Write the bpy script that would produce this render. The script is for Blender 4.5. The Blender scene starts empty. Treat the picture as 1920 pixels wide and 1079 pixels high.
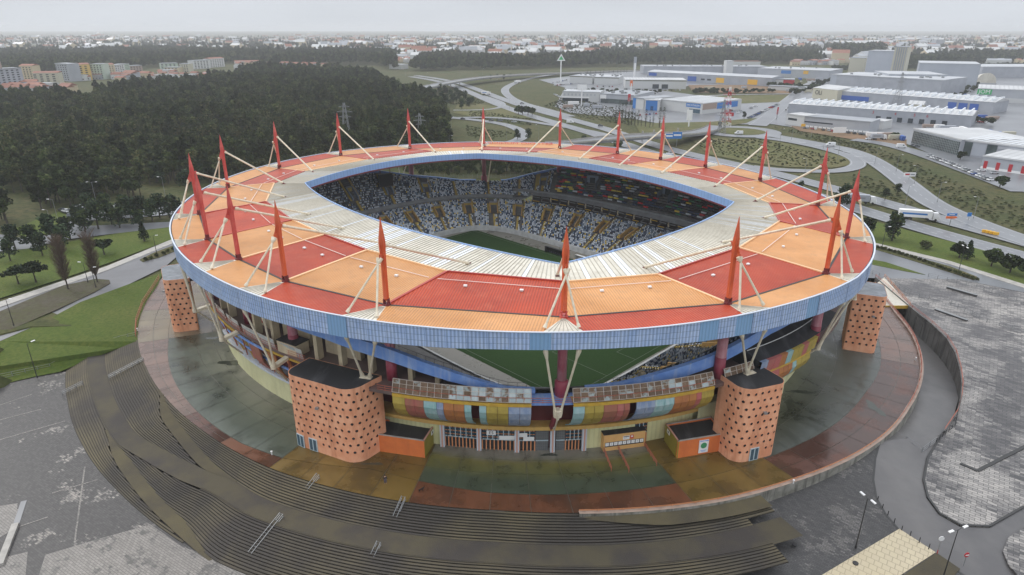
import bpy, math, random
import numpy as np
from mathutils import Vector, Matrix
random.seed(7)
sc = bpy.context.scene
COL = sc.collection
# ---------------------------------------------------------------- camera
CAMH = 72.5
FPX = 1228.0
PITCH = math.atan(487.5 / FPX)
cam = bpy.data.cameras.new('camera')
cam.sensor_width = 36.0
cam.lens = FPX / 1920 * 36
cam.clip_start = 1.0
cam.clip_end = 40000
camo = bpy.data.objects.new('camera', cam)
COL.objects.link(camo)
camo.location = (0, 0, CAMH)
camo.rotation_euler = (math.pi / 2 - PITCH, 0, 0)
sc.camera = camo
# ---------------------------------------------------------------- sky, sun, exposure
w = bpy.data.worlds.new('World')
sc.world = w
w.use_nodes = True
nt = w.node_tree
for n in list(nt.nodes): nt.nodes.remove(n)
wo = nt.nodes.new('ShaderNodeOutputWorld')
bg1 = nt.nodes.new('ShaderNodeBackground'); bg2 = nt.nodes.new('ShaderNodeBackground')
mx = nt.nodes.new('ShaderNodeMixShader')
sky = nt.nodes.new('ShaderNodeTexSky')
sky.sky_type = 'NISHITA'; sky.sun_disc = False
sky.sun_elevation = math.radians(38); sky.sun_rotation = math.radians(-55)
sky.air_density = 1.5; sky.dust_density = 6.0
nt.links.new(sky.outputs[0], bg1.inputs[0]); bg1.inputs[1].default_value = 0.08
tc = nt.nodes.new('ShaderNodeTexCoord'); sep = nt.nodes.new('ShaderNodeSeparateXYZ')
nt.links.new(tc.outputs['Generated'], sep.inputs[0])
ramp = nt.nodes.new('ShaderNodeValToRGB')
ramp.color_ramp.elements[0].position = 0.0; ramp.color_ramp.elements[0].color = (0.74, 0.78, 0.83, 1)
ramp.color_ramp.elements[1].position = 0.9; ramp.color_ramp.elements[1].color = (0.80, 0.82, 0.85, 1)
e = ramp.color_ramp.elements.new(0.07); e.color = (0.66, 0.70, 0.765, 1)
nt.links.new(sep.outputs[2], ramp.inputs[0])
mp = nt.nodes.new('ShaderNodeMapping'); mp.inputs['Scale'].default_value = (1.0, 1.0, 7.0)
nz = nt.nodes.new('ShaderNodeTexNoise'); nz.inputs['Scale'].default_value = 2.2; nz.inputs['Detail'].default_value = 4; nz.inputs['Roughness'].default_value = .5
nt.links.new(tc.outputs['Generated'], mp.inputs[0]); nt.links.new(mp.outputs[0], nz.inputs['Vector'])
mr = nt.nodes.new('ShaderNodeMapRange'); mr.inputs[1].default_value = .3; mr.inputs[2].default_value = .7; mr.inputs[3].default_value = .94; mr.inputs[4].default_value = 1.07
nt.links.new(nz.outputs[0], mr.inputs[0])
mul = nt.nodes.new('ShaderNodeMixRGB'); mul.blend_type = 'MULTIPLY'; mul.inputs[0].default_value = 1
nt.links.new(ramp.outputs[0], mul.inputs[1]); nt.links.new(mr.outputs[0], mul.inputs[2])
nt.links.new(mul.outputs[0], bg2.inputs[0])
zst = nt.nodes.new('ShaderNodeMapRange'); zst.inputs[1].default_value = .08; zst.inputs[2].default_value = .9; zst.inputs[3].default_value = 1.0; zst.inputs[4].default_value = 2.0   # an overcast sky is brighter overhead
nt.links.new(sep.outputs[2], zst.inputs[0]); nt.links.new(zst.outputs[0], bg2.inputs[1])
mx.inputs[0].default_value = 0.95
nt.links.new(bg1.outputs[0], mx.inputs[1]); nt.links.new(bg2.outputs[0], mx.inputs[2])
nt.links.new(mx.outputs[0], wo.inputs[0])
sun = bpy.data.lights.new('sun', 'SUN'); sun.energy = 1.15; sun.angle = math.radians(16); sun.color = (1, 0.97, 0.92)
suno = bpy.data.objects.new('sun', sun); COL.objects.link(suno)
suno.rotation_euler = (math.radians(52), 0, math.radians(-125))
sc.view_settings.view_transform = 'Standard'
sc.view_settings.look = 'None'
sc.view_settings.exposure = 0.0
sc.view_settings.gamma = 1.0
sc.view_settings.use_curve_mapping = False
sc.cycles.volume_bounces = 1
sc.cycles.max_bounces = 6
sc.cycles.volume_step_rate = 1

# ---------------------------------------------------------------- geometry of the site
cP, sP = math.cos(PITCH), math.sin(PITCH)
def at(x, y, z=0.0):
    """world point at height z on the line of sight of photo pixel (x, y) (1920 x 1079)"""
    u = (x - 960) / FPX; v = (539.5 - y) / FPX
    d = (u, cP + v * sP, -sP + v * cP)
    t = (CAMH - z) / (-d[2])
    return Vector((d[0] * t, d[1] * t, z))
SC = (-1.4, 181.1)
TH = math.radians(134.75)
E1 = (math.cos(TH), math.sin(TH)); E2 = (math.cos(TH - math.pi / 2), math.sin(TH - math.pi / 2))
EA, EB = 93.3, 87.2
def LW(a, b, z=0.0):
    return Vector((SC[0] + E1[0] * a + E2[0] * b, SC[1] + E1[1] * a + E2[1] * b, z))
def R(k, t, z=0.0):
    """point on the stadium's ellipse family: k = fraction of the roof edge, t in degrees"""
    r = math.radians(t)
    return LW(EA * k * math.cos(r), EB * k * math.sin(r), z)
def kt_of(p):
    dx, dy = p[0] - SC[0], p[1] - SC[1]
    a = (dx * E1[0] + dy * E1[1]) / EA; b = (dx * E2[0] + dy * E2[1]) / EB
    return math.hypot(a, b), math.degrees(math.atan2(b, a)) % 360
def interp(tab, x):
    if x <= tab[0][0]: return tab[0][1]
    for (x0, y0), (x1, y1) in zip(tab, tab[1:]):
        if x <= x1: return y0 + (y1 - y0) * (x - x0) / (x1 - x0)
    return tab[-1][1]

# ---------------------------------------------------------------- materials
MATS = {}
def nd(nt, typ, **kw):
    n = nt.nodes.new(typ)
    for k, v in kw.items():
        if k in n.inputs: n.inputs[k].default_value = v
        else: setattr(n, k, v)
    return n
def mat(name, col, rough=.6, col2=None, scale=.5, amt=1.0, lo=.4, hi=.65, bump=0, bscale=None, metal=0, spec=.5, detail=5,
        stretch=(1, 1, 1), streak=None, wave=None, rough2=None, coat=0, coords='Object', rnd=0, distort=0):
    """principled material: base colour varied by noise, optional vertical streaks of dirt, corrugation bump (uv.x waves), wet patches"""
    m = bpy.data.materials.new(name); m.use_nodes = True; nt = m.node_tree
    b = nt.nodes['Principled BSDF']; L = nt.links
    b.inputs['Roughness'].default_value = rough; b.inputs['Metallic'].default_value = metal
    b.inputs['Specular IOR Level'].default_value = spec
    if coat: b.inputs['Coat Weight'].default_value = coat; b.inputs['Coat Roughness'].default_value = .12
    c = tuple(col) + (1,)
    b.inputs['Base Color'].default_value = c
    out = None
    tc = nt.nodes.new('ShaderNodeTexCoord')
    src = tc.outputs[coords]
    if stretch != (1, 1, 1):
        mp = nd(nt, 'ShaderNodeMapping', Scale=stretch); L.new(src, mp.inputs[0]); src2 = mp.outputs[0]
    else: src2 = src
    fac = None
    if col2 is not None:
        nz = nd(nt, 'ShaderNodeTexNoise', Scale=scale, Detail=detail, Roughness=.6, Distortion=distort); L.new(src2, nz.inputs['Vector'])
        mr = nd(nt, 'ShaderNodeMapRange'); mr.inputs[1].default_value = lo; mr.inputs[2].default_value = hi
        mr.inputs[3].default_value = 0; mr.inputs[4].default_value = amt
        L.new(nz.outputs[0], mr.inputs[0]); fac = mr.outputs[0]
        mxn = nd(nt, 'ShaderNodeMixRGB'); mxn.inputs[1].default_value = c; mxn.inputs[2].default_value = tuple(col2) + (1,)
        L.new(fac, mxn.inputs[0]); out = mxn.outputs[0]
        if rough2 is not None:
            mr2 = nd(nt, 'ShaderNodeMapRange'); mr2.inputs[3].default_value = rough; mr2.inputs[4].default_value = rough2
            L.new(fac, mr2.inputs[0]); L.new(mr2.outputs[0], b.inputs['Roughness'])
    if streak is not None:   # (colour, strength, horizontal scale)
        mp = nd(nt, 'ShaderNodeMapping', Scale=(streak[2], streak[2], streak[2] * .12)); L.new(tc.outputs['Object'], mp.inputs[0])
        nz = nd(nt, 'ShaderNodeTexNoise', Scale=1.0, Detail=4, Roughness=.65); L.new(mp.outputs[0], nz.inputs['Vector'])
        mr = nd(nt, 'ShaderNodeMapRange'); mr.inputs[1].default_value = .5; mr.inputs[2].default_value = .72; mr.inputs[4].default_value = streak[1]
        L.new(nz.outputs[0], mr.inputs[0])
        mxn = nd(nt, 'ShaderNodeMixRGB'); mxn.inputs[2].default_value = tuple(streak[0]) + (1,)
        if out: L.new(out, mxn.inputs[1])
        else: mxn.inputs[1].default_value = c
        L.new(mr.outputs[0], mxn.inputs[0]); out = mxn.outputs[0]
    if rnd:   # every object a little lighter or darker
        oi = nt.nodes.new('ShaderNodeObjectInfo')
        mr = nd(nt, 'ShaderNodeMapRange'); mr.inputs[3].default_value = 1 - rnd; mr.inputs[4].default_value = 1 + rnd
        L.new(oi.outputs['Random'], mr.inputs[0])
        mxn = nd(nt, 'ShaderNodeMixRGB'); mxn.blend_type = 'MULTIPLY'; mxn.inputs[0].default_value = 1
        if out: L.new(out, mxn.inputs[1])
        else: mxn.inputs[1].default_value = c
        L.new(mr.outputs[0], mxn.inputs[2]); out = mxn.outputs[0]
    hb = None
    if wave is not None:   # (period in metres, groove darkening, bump strength)
        sp = nt.nodes.new('ShaderNodeSeparateXYZ'); L.new(tc.outputs['UV'], sp.inputs[0])
        mm = nd(nt, 'ShaderNodeMath', operation='MULTIPLY'); mm.inputs[1].default_value = 2 * math.pi / wave[0]; L.new(sp.outputs[0], mm.inputs[0])
        sn = nd(nt, 'ShaderNodeMath', operation='SINE'); L.new(mm.outputs[0], sn.inputs[0])
        hb = sn.outputs[0]
        mr = nd(nt, 'ShaderNodeMapRange'); mr.inputs[1].default_value = -1; mr.inputs[2].default_value = -.1; mr.inputs[3].default_value = 1 - wave[1]; mr.inputs[4].default_value = 1
        L.new(hb, mr.inputs[0])
        mxn = nd(nt, 'ShaderNodeMixRGB'); mxn.blend_type = 'MULTIPLY'; mxn.inputs[0].default_value = 1
        if out: L.new(out, mxn.inputs[1])
        else: mxn.inputs[1].default_value = c
        L.new(mr.outputs[0], mxn.inputs[2]); out = mxn.outputs[0]
        bp = nd(nt, 'ShaderNodeBump', Strength=wave[2], Distance=.06); L.new(hb, bp.inputs['Height']); L.new(bp.outputs[0], b.inputs['Normal'])
    elif bump:
        nz = nd(nt, 'ShaderNodeTexNoise', Scale=bscale or scale * 6, Detail=4); L.new(src, nz.inputs['Vector'])
        bp = nd(nt, 'ShaderNodeBump', Strength=bump, Distance=.1); L.new(nz.outputs[0], bp.inputs['Height']); L.new(bp.outputs[0], b.inputs['Normal'])
    if out is not None: L.new(out, b.inputs['Base Color'])
    MATS[name] = m
    return m
def lite(name, col, rough=.5, metal=0):
    m = bpy.data.materials.new(name); m.use_nodes = True
    b = m.node_tree.nodes['Principled BSDF']; b.inputs['Base Color'].default_value = tuple(col) + (1,)
    b.inputs['Roughness'].default_value = rough; b.inputs['Metallic'].default_value = metal
    MATS[name] = m; return m

# ---------------------------------------------------------------- mesh builder
class MB:
    def __init__(s): s.v = []; s.f = []; s.mi = []; s.uv = []; s.has_uv = False
    def add(s, verts, faces, mi=0, uvs=None):
        o = len(s.v); s.v += [tuple(p) for p in verts]
        for i, f in enumerate(faces):
            s.f.append(tuple(o + j for j in f)); s.mi.append(mi)
            if uvs: s.uv += [uvs[j] for j in f]; s.has_uv = True
            else: s.uv += [(0, 0)] * len(f)
        return s
    def quad(s, a, b, c, d, mi=0, uv=None): return s.add([a, b, c, d], [(0, 1, 2, 3)], mi, uv)
    def obox(s, c, ax, ay, az, mi=0):
        """box from centre and three half-axis vectors"""
        c = Vector(c); ax = Vector(ax); ay = Vector(ay); az = Vector(az)
        vs = [c + ax * i + ay * j + az * k for k in (-1, 1) for j in (-1, 1) for i in (-1, 1)]
        return s.add(vs, [(0, 2, 3, 1), (4, 5, 7, 6), (0, 1, 5, 4), (2, 6, 7, 3), (0, 4, 6, 2), (1, 3, 7, 5)], mi)
    def box(s, x0, y0, z0, x1, y1, z1, mi=0):
        return s.obox(((x0 + x1) / 2, (y0 + y1) / 2, (z0 + z1) / 2), ((x1 - x0) / 2, 0, 0), (0, (y1 - y0) / 2, 0), (0, 0, (z1 - z0) / 2), mi)
    def beam(s, p, q, w, h, mi=0, up=(0, 0, 1)):
        p = Vector(p); q = Vector(q); d = q - p; l = d.length
        if l < 1e-6: return s
        d.normalize(); u = Vector(up); sd = d.cross(u)
        if sd.length < 1e-4: sd = d.cross(Vector((1, 0, 0)))
        sd.normalize(); u = sd.cross(d).normalized()
        return s.obox((p + q) / 2, d * (l / 2), sd * (w / 2), u * (h / 2), mi)
    def tube(s, pts, rad, n=8, mi=0, cap=True, ph=0.0):
        pts = [Vector(p) for p in pts]
        if not isinstance(rad, (list, tuple)): rad = [rad] * len(pts)
        vs = []; fs = []
        for i, p in enumerate(pts):
            d = (pts[min(i + 1, len(pts) - 1)] - pts[max(i - 1, 0)])
            d.normalize(); r = Vector((1, 0, 0)) if abs(d.z) > .95 else Vector((0, 0, 1))
            a = d.cross(r).normalized(); b = d.cross(a)
            for j in range(n):
                t = 2 * math.pi * (j + ph) / n
                vs.append(p + (a * math.cos(t) + b * math.sin(t)) * rad[i])
        for i in range(len(pts) - 1):
            for j in range(n):
                fs.append((i * n + j, i * n + (j + 1) % n, (i + 1) * n + (j + 1) % n, (i + 1) * n + j))
        if cap: fs.append(tuple(range(n))[::-1]); fs.append(tuple((len(pts) - 1) * n + j for j in range(n)))
        return s.add(vs, fs, mi)
    def prism(s, poly, z0, z1, mi=0, mtop=None, bottom=False):
        n = len(poly); vs = [(p[0], p[1], z0) for p in poly] + [(p[0], p[1], z1) for p in poly]
        s.add(vs, [(i, (i + 1) % n, n + (i + 1) % n, n + i) for i in range(n)], mi)
        s.add([vs[n + i] for i in range(n)], [tuple(range(n))], mi if mtop is None else mtop)
        if bottom: s.add([vs[i] for i in range(n)], [tuple(range(n))[::-1]], mi)
        return s
    def strip(s, A, B, mi=0, uv=None):
        """quads between two equal-length point lists"""
        n = len(A); vs = list(A) + list(B)
        u = None
        if uv:
            u = []; acc = 0
            L = [0]
            for i in range(1, n): acc += (Vector(A[i]) - Vector(A[i - 1])).length; L.append(acc)
            u = [(l, 0) for l in L] + [(l, (Vector(B[i]) - Vector(A[i])).length) for i, l in enumerate(L)]
        return s.add(vs, [(i, i + 1, n + i + 1, n + i) for i in range(n - 1)], mi, u)
    def build(s, name, mats, parent=None, smooth=False, kind=None, label=None):
        if not s.f: return None
        off = ORG.get(parent.name, Vector((0, 0, 0))) if parent else Vector((0, 0, 0))
        vs = s.v if off.length == 0 else [(p[0] - off.x, p[1] - off.y, p[2] - off.z) for p in s.v]
        me = bpy.data.meshes.new(name); me.from_pydata(vs, [], s.f)
        if not isinstance(mats, (list, tuple)): mats = [mats]
        for m in mats: me.materials.append(MATS[m] if isinstance(m, str) else m)
        if len(mats) > 1: me.polygons.foreach_set('material_index', s.mi)
        if s.has_uv:
            ul = me.uv_layers.new(name='UVMap'); ul.data.foreach_set('uv', np.array(s.uv, dtype=np.float32).ravel())
        if smooth: me.polygons.foreach_set('use_smooth', [True] * len(me.polygons))
        me.update()
        return put(name, me, parent, kind, label)
ORG = {}
def put(name, me, parent=None, kind=None, label=None):
    o = bpy.data.objects.new(name, me); COL.objects.link(o)
    if parent:
        o.parent = parent
        ORG[o.name] = ORG.get(parent.name, Vector((0, 0, 0)))
    if kind: o['kind'] = kind
    if label: o['label'] = label
    return o
def thing(name, label, cat, loc=(0, 0, 0), group=None, rz=0):
    o = bpy.data.objects.new(name, None); COL.objects.link(o); o.empty_display_size = .5
    o.location = loc; o.rotation_euler = (0, 0, rz)
    o['label'] = label; o['category'] = cat
    if group: o['group'] = group
    ORG[o.name] = Vector((0, 0, 0)) if rz else Vector(loc)   # rotated things are modelled in their own frame
    if rz: ORG[o.name] = Vector((0, 0, 0))
    return o
def holder(name, parent):
    o = bpy.data.objects.new(name, None); COL.objects.link(o); o.parent = parent; o.empty_display_size = .3
    ORG[o.name] = ORG[parent.name]; return o
def local_thing(name, label, cat, loc, group=None, rz=0):
    o = thing(name, label, cat, loc, group, rz); ORG[o.name] = Vector((0, 0, 0)); return o
def tag(o, label, cat, group=None):
    o['label'] = label; o['category'] = cat
    if group: o['group'] = group
    return o
def copy_tree(o, parent=None):
    c = o.copy(); COL.objects.link(c)
    if parent: c.parent = parent
    for ch in KIDS.get(o.name) or list(o.children):
        copy_tree(ch, c)
    return c
KIDS = {}
def text(body, parent, mtx, size, m, name='lettering', extrude=.02, align='CENTER'):
    cu = bpy.data.curves.new(name, 'FONT'); cu.body = body; cu.size = size; cu.extrude = extrude; cu.align_x = align; cu.align_y = 'CENTER'
    tmp = bpy.data.objects.new(name, cu); me = bpy.data.meshes.new_from_object(tmp); bpy.data.objects.remove(tmp); me.materials.clear(); me.materials.append(MATS[m])
    o = bpy.data.objects.new(name, me); COL.objects.link(o)
    off = ORG.get(parent.name, Vector((0, 0, 0)))
    o.parent = parent
    mm = mtx.copy(); mm.translation = mm.translation - off
    o.matrix_local = mm
    return o
def frame(origin, xdir, up=(0, 0, 1)):
    """matrix whose x runs along xdir, y along up (text stands upright)"""
    x = Vector(xdir).normalized(); y = Vector(up).normalized(); z = x.cross(y).normalized(); y = z.cross(x).normalized()
    m = Matrix((x, y, z)).transposed().to_4x4(); m.translation = Vector(origin); return m

# ---------------------------------------------------------------- palette
mat('red_sheet', (.50, .062, .020), .42, (.38, .045, .018), .10, lo=.36, hi=.66, detail=7, streak=((.56, .14, .07), .35, .5), wave=(.5, .34, .5), spec=.32, rnd=.10)
mat('orange_sheet', (.70, .35, .14), .42, (.58, .265, .09), .10, lo=.36, hi=.66, detail=7, streak=((.40, .22, .11), .35, .5), wave=(.5, .26, .5), spec=.32, rnd=.10)
mat('white_sheet', (.72, .685, .59), .4, (.58, .545, .46), .12, detail=7, streak=((.36, .31, .23), .45, .5), spec=.35, rnd=.05)
mat('translucent_sheet', (.80, .84, .88), .25, spec=.6)
mat('seam_metal', (.42, .39, .33), .5)
mat('red_trim', (.42, .055, .04), .35)
mat('cream_trim', (.85, .55, .30), .35)
mat('gutter_dark', (.03, .028, .028), .5)
mat('white_edge', (.60, .66, .76), .35)
mat('pale_line', (.85, .72, .66), .4)
mat('fascia_blue', (.40, .54, .82), .42, (.50, .62, .86), .5, streak=((.52, .62, .78), .65, 1.6), wave=(.62, .38, .6), rnd=.045)
def brickify(name, c1, c2, mort, bw, bh, ms):
    """lay small sheet joints (uv in metres) under the existing colour variation"""
    m = MATS[name]; nt = m.node_tree; L = nt.links
    br = nd(nt, 'ShaderNodeTexBrick'); br.offset = 0; br.inputs['Scale'].default_value = 1; br.inputs['Brick Width'].default_value = bw; br.inputs['Row Height'].default_value = bh; br.inputs['Mortar Size'].default_value = ms
    br.inputs['Color1'].default_value = c1 + (1,); br.inputs['Color2'].default_value = c2 + (1,); br.inputs['Mortar'].default_value = mort + (1,)
    tc = nt.nodes.new('ShaderNodeTexCoord'); L.new(tc.outputs['UV'], br.inputs['Vector'])
    mx = nd(nt, 'ShaderNodeMixRGB'); mx.blend_type = 'MULTIPLY'; mx.inputs[0].default_value = 1
    b = nt.nodes['Principled BSDF']; src = b.inputs['Base Color'].links[0].from_socket
    L.new(src, mx.inputs[1]); L.new(br.outputs[0], mx.inputs[2]); L.new(mx.outputs[0], b.inputs['Base Color'])
brickify('fascia_blue', (1, 1, 1), (.80, .84, .90), (.42, .45, .5), .62, 1.02, .035)
mat('fascia_blue_dark', (.23, .40, .64), .4, streak=((.22, .36, .5), .4, 1.2), wave=(.62, .2, .4))
mat('inner_blue', (.30, .46, .76), .4, (.30, .44, .74), .4, wave=(1.1, .12, .3), rnd=.03)
mat('soffit', (.24, .235, .23), .7)
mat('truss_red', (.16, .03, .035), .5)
mat('mast_orange', (.62, .11, .035), .3, (.50, .08, .03), .35, streak=((.40, .07, .03), .5, 1.0), spec=.6)
mat('mast_crimson', (.50, .06, .055), .35, (.58, .12, .10), .35, streak=((.36, .05, .05), .5, 1.0), spec=.5)
mat('cream_steel', (.76, .70, .56), .4, (.64, .56, .42), .8, streak=((.40, .31, .2), .4, 1.5))
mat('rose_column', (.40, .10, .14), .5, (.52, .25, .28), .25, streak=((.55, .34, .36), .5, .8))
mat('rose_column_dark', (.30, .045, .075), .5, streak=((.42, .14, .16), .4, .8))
mat('beam_blue', (.16, .31, .72), .5, (.24, .40, .78), .6, streak=((.42, .52, .74), .75, .9), rnd=.03)
mat('cream_concrete', (.62, .53, .36), .7, (.52, .43, .29), .4, streak=((.36, .30, .2), .5, .8))
mat('deck_brown', (.17, .115, .105), .55, (.11, .08, .075), .25, rough2=.3)
mat('tower_orange', (.84, .43, .26), .75, (.72, .31, .17), .40, lo=.38, hi=.62, detail=8, streak=((.48, .19, .10), .7, .9), bump=.1, bscale=3)
mat('tower_roof', (.028, .028, .03), .65, (.07, .07, .075), .5, stretch=(1, .25, 1), lo=.5, hi=.7)
mat('tower_roof_wet', (.15, .17, .19), .25, (.25, .27, .30), .5)
mat('hole_dark', (.012, .011, .012), .8)
mat('kiosk_orange', (.70, .19, .05), .6, (.62, .16, .045), .5, streak=((.50, .13, .04), .4, .9))
mat('olive_yellow', (.30, .24, .03), .6, (.24, .20, .03), .6)
mat('facade_cream', (.70, .68, .38), .6, (.62, .60, .33), .3, streak=((.46, .44, .26), .4, .9), wave=(.9, .10, .2))
mat('wall_cream', (.66, .64, .38), .7, (.58, .56, .32), .25, streak=((.42, .40, .24), .45, .7))
mat('yellow_band', (.66, .42, .13), .55, (.58, .36, .1), .6, streak=((.34, .22, .08), .4, 1))
mat('clad_yellow', (.46, .35, .07), .6, (.36, .27, .06), .5, streak=((.22, .16, .04), .5, 1.2))
mat('clad_rose', (.34, .14, .09), .6, (.40, .11, .10), .4, streak=((.20, .10, .07), .5, 1.2))
mat('clad_pink', (.46, .13, .12), .6, (.40, .17, .14), .4, streak=((.28, .10, .09), .5, 1.2))
mat('clad_orange', (.46, .19, .06), .6, (.40, .15, .06), .4, streak=((.24, .11, .05), .5, 1.2))
mat('clad_teal', (.24, .44, .44), .55, (.34, .50, .52), .6, streak=((.50, .58, .60), .7, 1.8))
mat('clad_blue', (.20, .27, .42), .55, (.32, .38, .50), .6, streak=((.46, .50, .58), .7, 1.8))
mat('strip_yellow', (.60, .38, .05), .5, (.48, .30, .05), 1.0)
mat('rail_red', (.46, .14, .09), .5)
mat('pane_clear', (.36, .44, .46), .15, (.46, .52, .52), 1.2, spec=.7, rnd=.15)
mat('pane_rust', (.13, .075, .04), .5, (.20, .13, .08), 1.6, rnd=.25)
mat('pane_mixed', (.34, .40, .40), .3, (.16, .09, .045), 1.1, lo=.42, hi=.55, rnd=.1)
mat('pane_frame', (.55, .48, .42), .5)
mat('window_dark', (.02, .03, .04), .2, spec=.7)
mat('window_blue', (.05, .10, .14), .2, spec=.7)
mat('bar_orange', (.62, .26, .12), .5)
mat('bar_pale', (.45, .55, .60), .5)
mat('pier_pale', (.56, .60, .66), .6, streak=((.40, .40, .40), .5, 1.2))
mat('pier_pink', (.55, .30, .24), .6)
mat('mesh_gate', (.16, .165, .17), .5)
mat('booth_orange', (.72, .42, .16), .6, (.64, .36, .13), .5)
mat('sign_white', (.80, .80, .80), .5)
mat('ink_black', (.02, .02, .02), .5)
mat('ink_green', (.05, .28, .12), .5)
mat('ink_red', (.55, .03, .03), .5)
mat('stand_concrete', (.16, .155, .15), .8, (.10, .10, .10), .3)
mat('stand_dark', (.05, .05, .055), .7)
mat('grey_parapet', (.26, .27, .28), .6, (.20, .20, .21), .3)
mat('aisle_ochre', (.46, .33, .07), .6, (.36, .25, .06), .5)
mat('vom_ochre', (.58, .36, .13), .6, (.46, .28, .10), .5)
mat('vom_blue', (.26, .32, .42), .6)
mat('hoarding', (.55, .56, .56), .5, (.42, .43, .43), .5)
for n_, c_ in dict(seat_white=(.62, .66, .72), seat_navy=(.035, .060, .13), seat_black=(.05, .055, .07), seat_slate=(.20, .27, .36), seat_yellow=(.80, .60, .10),
                   seat_green=(.04, .20, .10), seat_red=(.60, .03, .04), seat_charcoal=(.04, .035, .035)).items(): lite(n_, c_, .45)
mat('dark_metal', (.03, .03, .032), .45)
mat('grey_metal', (.28, .29, .30), .4, metal=.4)
# ================================================================ STADIUM
stadium = thing('stadium', 'oval football stadium with a red and orange chequered roof, masts and a blue rim', 'stadium', tuple(LW(0, 0, 0)))
MASTS = [(-65.9, -51.4), (-41.2, -69.1), (-18.4, -76), (0, -76.9), (18.4, -76), (41.2, -69.1), (65.9, -51.4), (82.1, -27.1), (88.1, 0), (82.1, 27.1),
         (65.9, 51.4), (41.2, 69.1), (18.4, 76), (0, 76.9), (-18.4, 76), (-41.2, 69.1), (-65.9, 51.4), (-82.1, 27.1), (-88.1, 0), (-82.1, -27.1)]
def quad_sym(x, y, table):
    """symmetrical offset table: mast -> point in the same quadrant"""
    for (mx_, my_), (px, py) in table.items():
        if abs(abs(x) - mx_) < .1 and abs(abs(y) - my_) < .1:
            return (math.copysign(px, x) if px else 0.0, math.copysign(py, y) if py else 0.0)
INNER = {(65.9, 51.4): (57.3, 41.0), (41.2, 69.1): (37.8, 52.9), (18.4, 76): (16.2, 56.6), (0, 76.9): (0, 57.3), (82.1, 27.1): (67.0, 25.8), (88.1, 0): (70.0, 0)}
BOOM = {(65.9, 51.4): (54.2, 39.8), (41.2, 69.1): (37.9, 47.6), (18.4, 76): (16.8, 51.7), (0, 76.9): (0, 52.1), (82.1, 27.1): (63.6, 25.0), (88.1, 0): (66.2, 0)}
def opening(a=None, b=None, side=None):
    """edge of the roof opening. side 'l' long side (b given sign), 's' short side"""
    if side == 'l':
        q = 1 - (a / 50.4) ** 2; return (a, math.copysign(34.6 + 9.6 * q, b), 29.4 + 1.0 * q)
    q = 1 - (b / 34.6) ** 2; return (math.copysign(50.4 + 5.8 * q, a), b, 29.4 + 1.0 * q)
def open_pt(i):
    a, b = MASTS[i]
    key = (abs(a), abs(b))
    if key == (65.9, 51.4): return (math.copysign(50.4, a), math.copysign(34.6, b), 29.4)
    if key == (41.2, 69.1): return opening(math.copysign(35.5, a), b, 'l')
    if key == (18.4, 76): return opening(math.copysign(15.5, a), b, 'l')
    if key == (0, 76.9): return opening(0, b, 'l')
    if key == (82.1, 27.1): return opening(a, math.copysign(18.5, b), 's')
    return opening(a, 0, 's')
def mt(i): return math.degrees(math.atan2(MASTS[i % 20][1] / EB, MASTS[i % 20][0] / EA)) % 360
OFFT = [.9, 1.0, 0, -.6, -1.0, -2.0, -.5, .9, -.1, -.8] * 2
def to(i): return mt(i) + OFFT[i % 20]
ZM, ZI, ZO = 28.3, 29.3, 28.9
def fasc_h(t):
    d = min(abs((t - 221.5 + 180) % 360 - 180), abs((t - 41.5 + 180) % 360 - 180))
    return 4.0 - 1.1 * math.exp(-(d / 19.0) ** 2)
def lerp(a, b, s): return a + (b - a) * s
KOT = [(0, 1.0), (15, .992), (30, .994), (40, .996), (60, .993), (75, .988), (85, .979), (95, .973), (105, .968), (125, .968), (140, .975), (155, .983), (170, .993), (180, 1.0)]
def KO(t): return interp(KOT, t % 180)
roof = holder('roof', stadium)
white_bays = MB(); seams = MB(); soff = MB(); truss = MB()
outer_fascia = holder('outer_fascia', stadium)
inner_fascia = holder('inner_fascia', stadium)
rnd = random.Random(3)
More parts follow.
